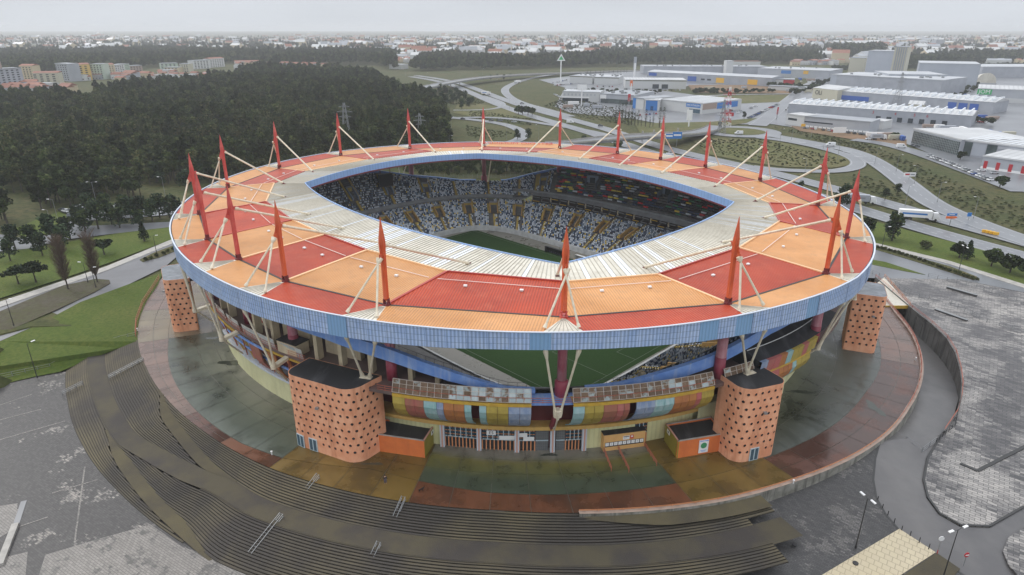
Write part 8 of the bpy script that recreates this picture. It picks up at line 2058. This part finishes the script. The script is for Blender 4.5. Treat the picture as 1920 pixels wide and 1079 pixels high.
# ---- person and dog
def skin(name, V_, E_, Rr, m_, parent, sub=1):
    me = bpy.data.meshes.new(name); me.from_pydata(V_, E_, []); o = put(name, me, parent); me.materials.append(MATS[m_])
    md = o.modifiers.new('skin', 'SKIN'); sv = me.skin_vertices if me.skin_vertices else None
    if not me.skin_vertices:
        me.skin_vertices.new() if hasattr(me.skin_vertices, 'new') else None
    for i, r in enumerate(Rr): me.skin_vertices[0].data[i].radius = (r, r) if not isinstance(r, tuple) else r
    me.skin_vertices[0].data[0].use_root = True
    s_ = o.modifiers.new('sub', 'SUBSURF'); s_.levels = sub; s_.render_levels = sub
    return o
lite('skin_tone', (.45, .28, .2), .6); lite('jacket', (.02, .02, .03), .8); lite('jeans', (.06, .07, .13), .8); lite('hair', (.02, .015, .01), .8); lite('dog_fur', (.015, .013, .012), .9)
try:
    p = at(723, 907, .01); th = local_thing('person', 'person in a dark jacket and blue jeans standing on the brown plaza band', 'person', tuple(p)); th.rotation_euler = (0, 0, .4)
    BV = [(0, 0, .95), (0, 0, 1.2), (0, 0, 1.42), (0, 0, 1.5), (0, -.02, 1.66), (.1, 0, .9), (.12, 0, .5), (.13, .02, .08), (.13, -.14, .04), (-.1, 0, .9), (-.13, -.08, .5), (-.14, .04, .08), (-.14, -.12, .04), (.2, 0, 1.4), (.27, .02, 1.12), (.25, -.1, .88), (-.2, 0, 1.4), (-.28, .02, 1.12), (-.26, -.1, .88), (.25, -.13, .80), (-.26, -.13, .80)]
    BE = [(0, 1), (1, 2), (2, 3), (3, 4), (0, 5), (5, 6), (6, 7), (7, 8), (0, 9), (9, 10), (10, 11), (11, 12), (2, 13), (13, 14), (14, 15), (15, 19), (2, 16), (16, 17), (17, 18), (18, 20)]
    BR = [(.15, .11), (.15, .11), (.16, .11), .06, (.09, .11), .1, .065, .045, .04, .1, .065, .045, .04, .065, .045, .035, .065, .045, .035, .04, .04]
    skin('body', BV, BE, BR, 'skin_tone', th)
    skin('jacket', [(0, 0, .88), (0, 0, 1.2), (0, 0, 1.43), (.2, 0, 1.41), (.27, .02, 1.12), (.25, -.1, .9), (-.2, 0, 1.41), (-.28, .02, 1.12), (-.26, -.1, .9)], [(0, 1), (1, 2), (2, 3), (3, 4), (4, 5), (2, 6), (6, 7), (7, 8)], [(.2, .15), (.19, .14), (.19, .14), .09, .065, .055, .09, .065, .055], 'jacket', th)
    skin('trousers', [(0, 0, .95), (.1, 0, .88), (.12, 0, .5), (.13, .02, .1), (-.1, 0, .88), (-.13, -.08, .5), (-.14, .04, .1)], [(0, 1), (1, 2), (2, 3), (0, 4), (4, 5), (5, 6)], [(.15, .12), .12, .085, .07, .12, .085, .07], 'jeans', th)
    m = MB(); m.tube([(0, .02, 1.62), (0, .02, 1.70), (0, .01, 1.78), (0, .01, 1.82)], [.115, .125, .10, .03], 10); m.build('hair', 'hair', th)
    p = at(790, 922, .01); th = local_thing('dog', 'small black dog walking on the brown plaza band right of the person', 'dog', tuple(p)); th.rotation_euler = (0, 0, .6)
    DV = [(0, 0, .5), (.3, 0, .52), (.45, 0, .62), (.6, 0, .7), (.72, 0, .67), (-.3, 0, .5), (.28, .1, .45), (.3, .1, .22), (.27, .1, .03), (.28, -.1, .45), (.22, -.1, .22), (.18, -.1, .03), (-.3, .1, .42), (-.38, .1, .22), (-.32, .1, .03), (-.3, -.1, .42), (-.42, -.1, .22), (-.4, -.1, .03), (-.48, 0, .58), (-.6, 0, .7)]
    DE = [(0, 1), (1, 2), (2, 3), (3, 4), (0, 5), (1, 6), (6, 7), (7, 8), (1, 9), (9, 10), (10, 11), (5, 12), (12, 13), (13, 14), (5, 15), (15, 16), (16, 17), (5, 18), (18, 19)]
    skin('body', DV, DE, [.12, .14, .09, .08, .045, .11, .06, .035, .03, .06, .035, .03, .08, .04, .03, .08, .04, .03, .03, .015], 'dog_fur', th)
except Exception as ex:
    print('figure failed', ex)
# ---------------------------------------------------------------- haze
hm = bpy.data.materials.new('haze'); hm.use_nodes = True; n_ = hm.node_tree
for x in list(n_.nodes): n_.nodes.remove(x)
ho = n_.nodes.new('ShaderNodeOutputMaterial'); pv = n_.nodes.new('ShaderNodeVolumePrincipled'); pv.inputs['Color'].default_value = (.93, .95, 1.0, 1); pv.inputs['Density'].default_value = 1.35e-4; pv.inputs['Anisotropy'].default_value = .2
n_.links.new(pv.outputs[0], ho.inputs['Volume'])
m = MB(); m.box(-18500, -500, -11, 18500, 15500, 95); MATS['haze'] = hm; m.build('haze', 'haze', None, kind='stuff')
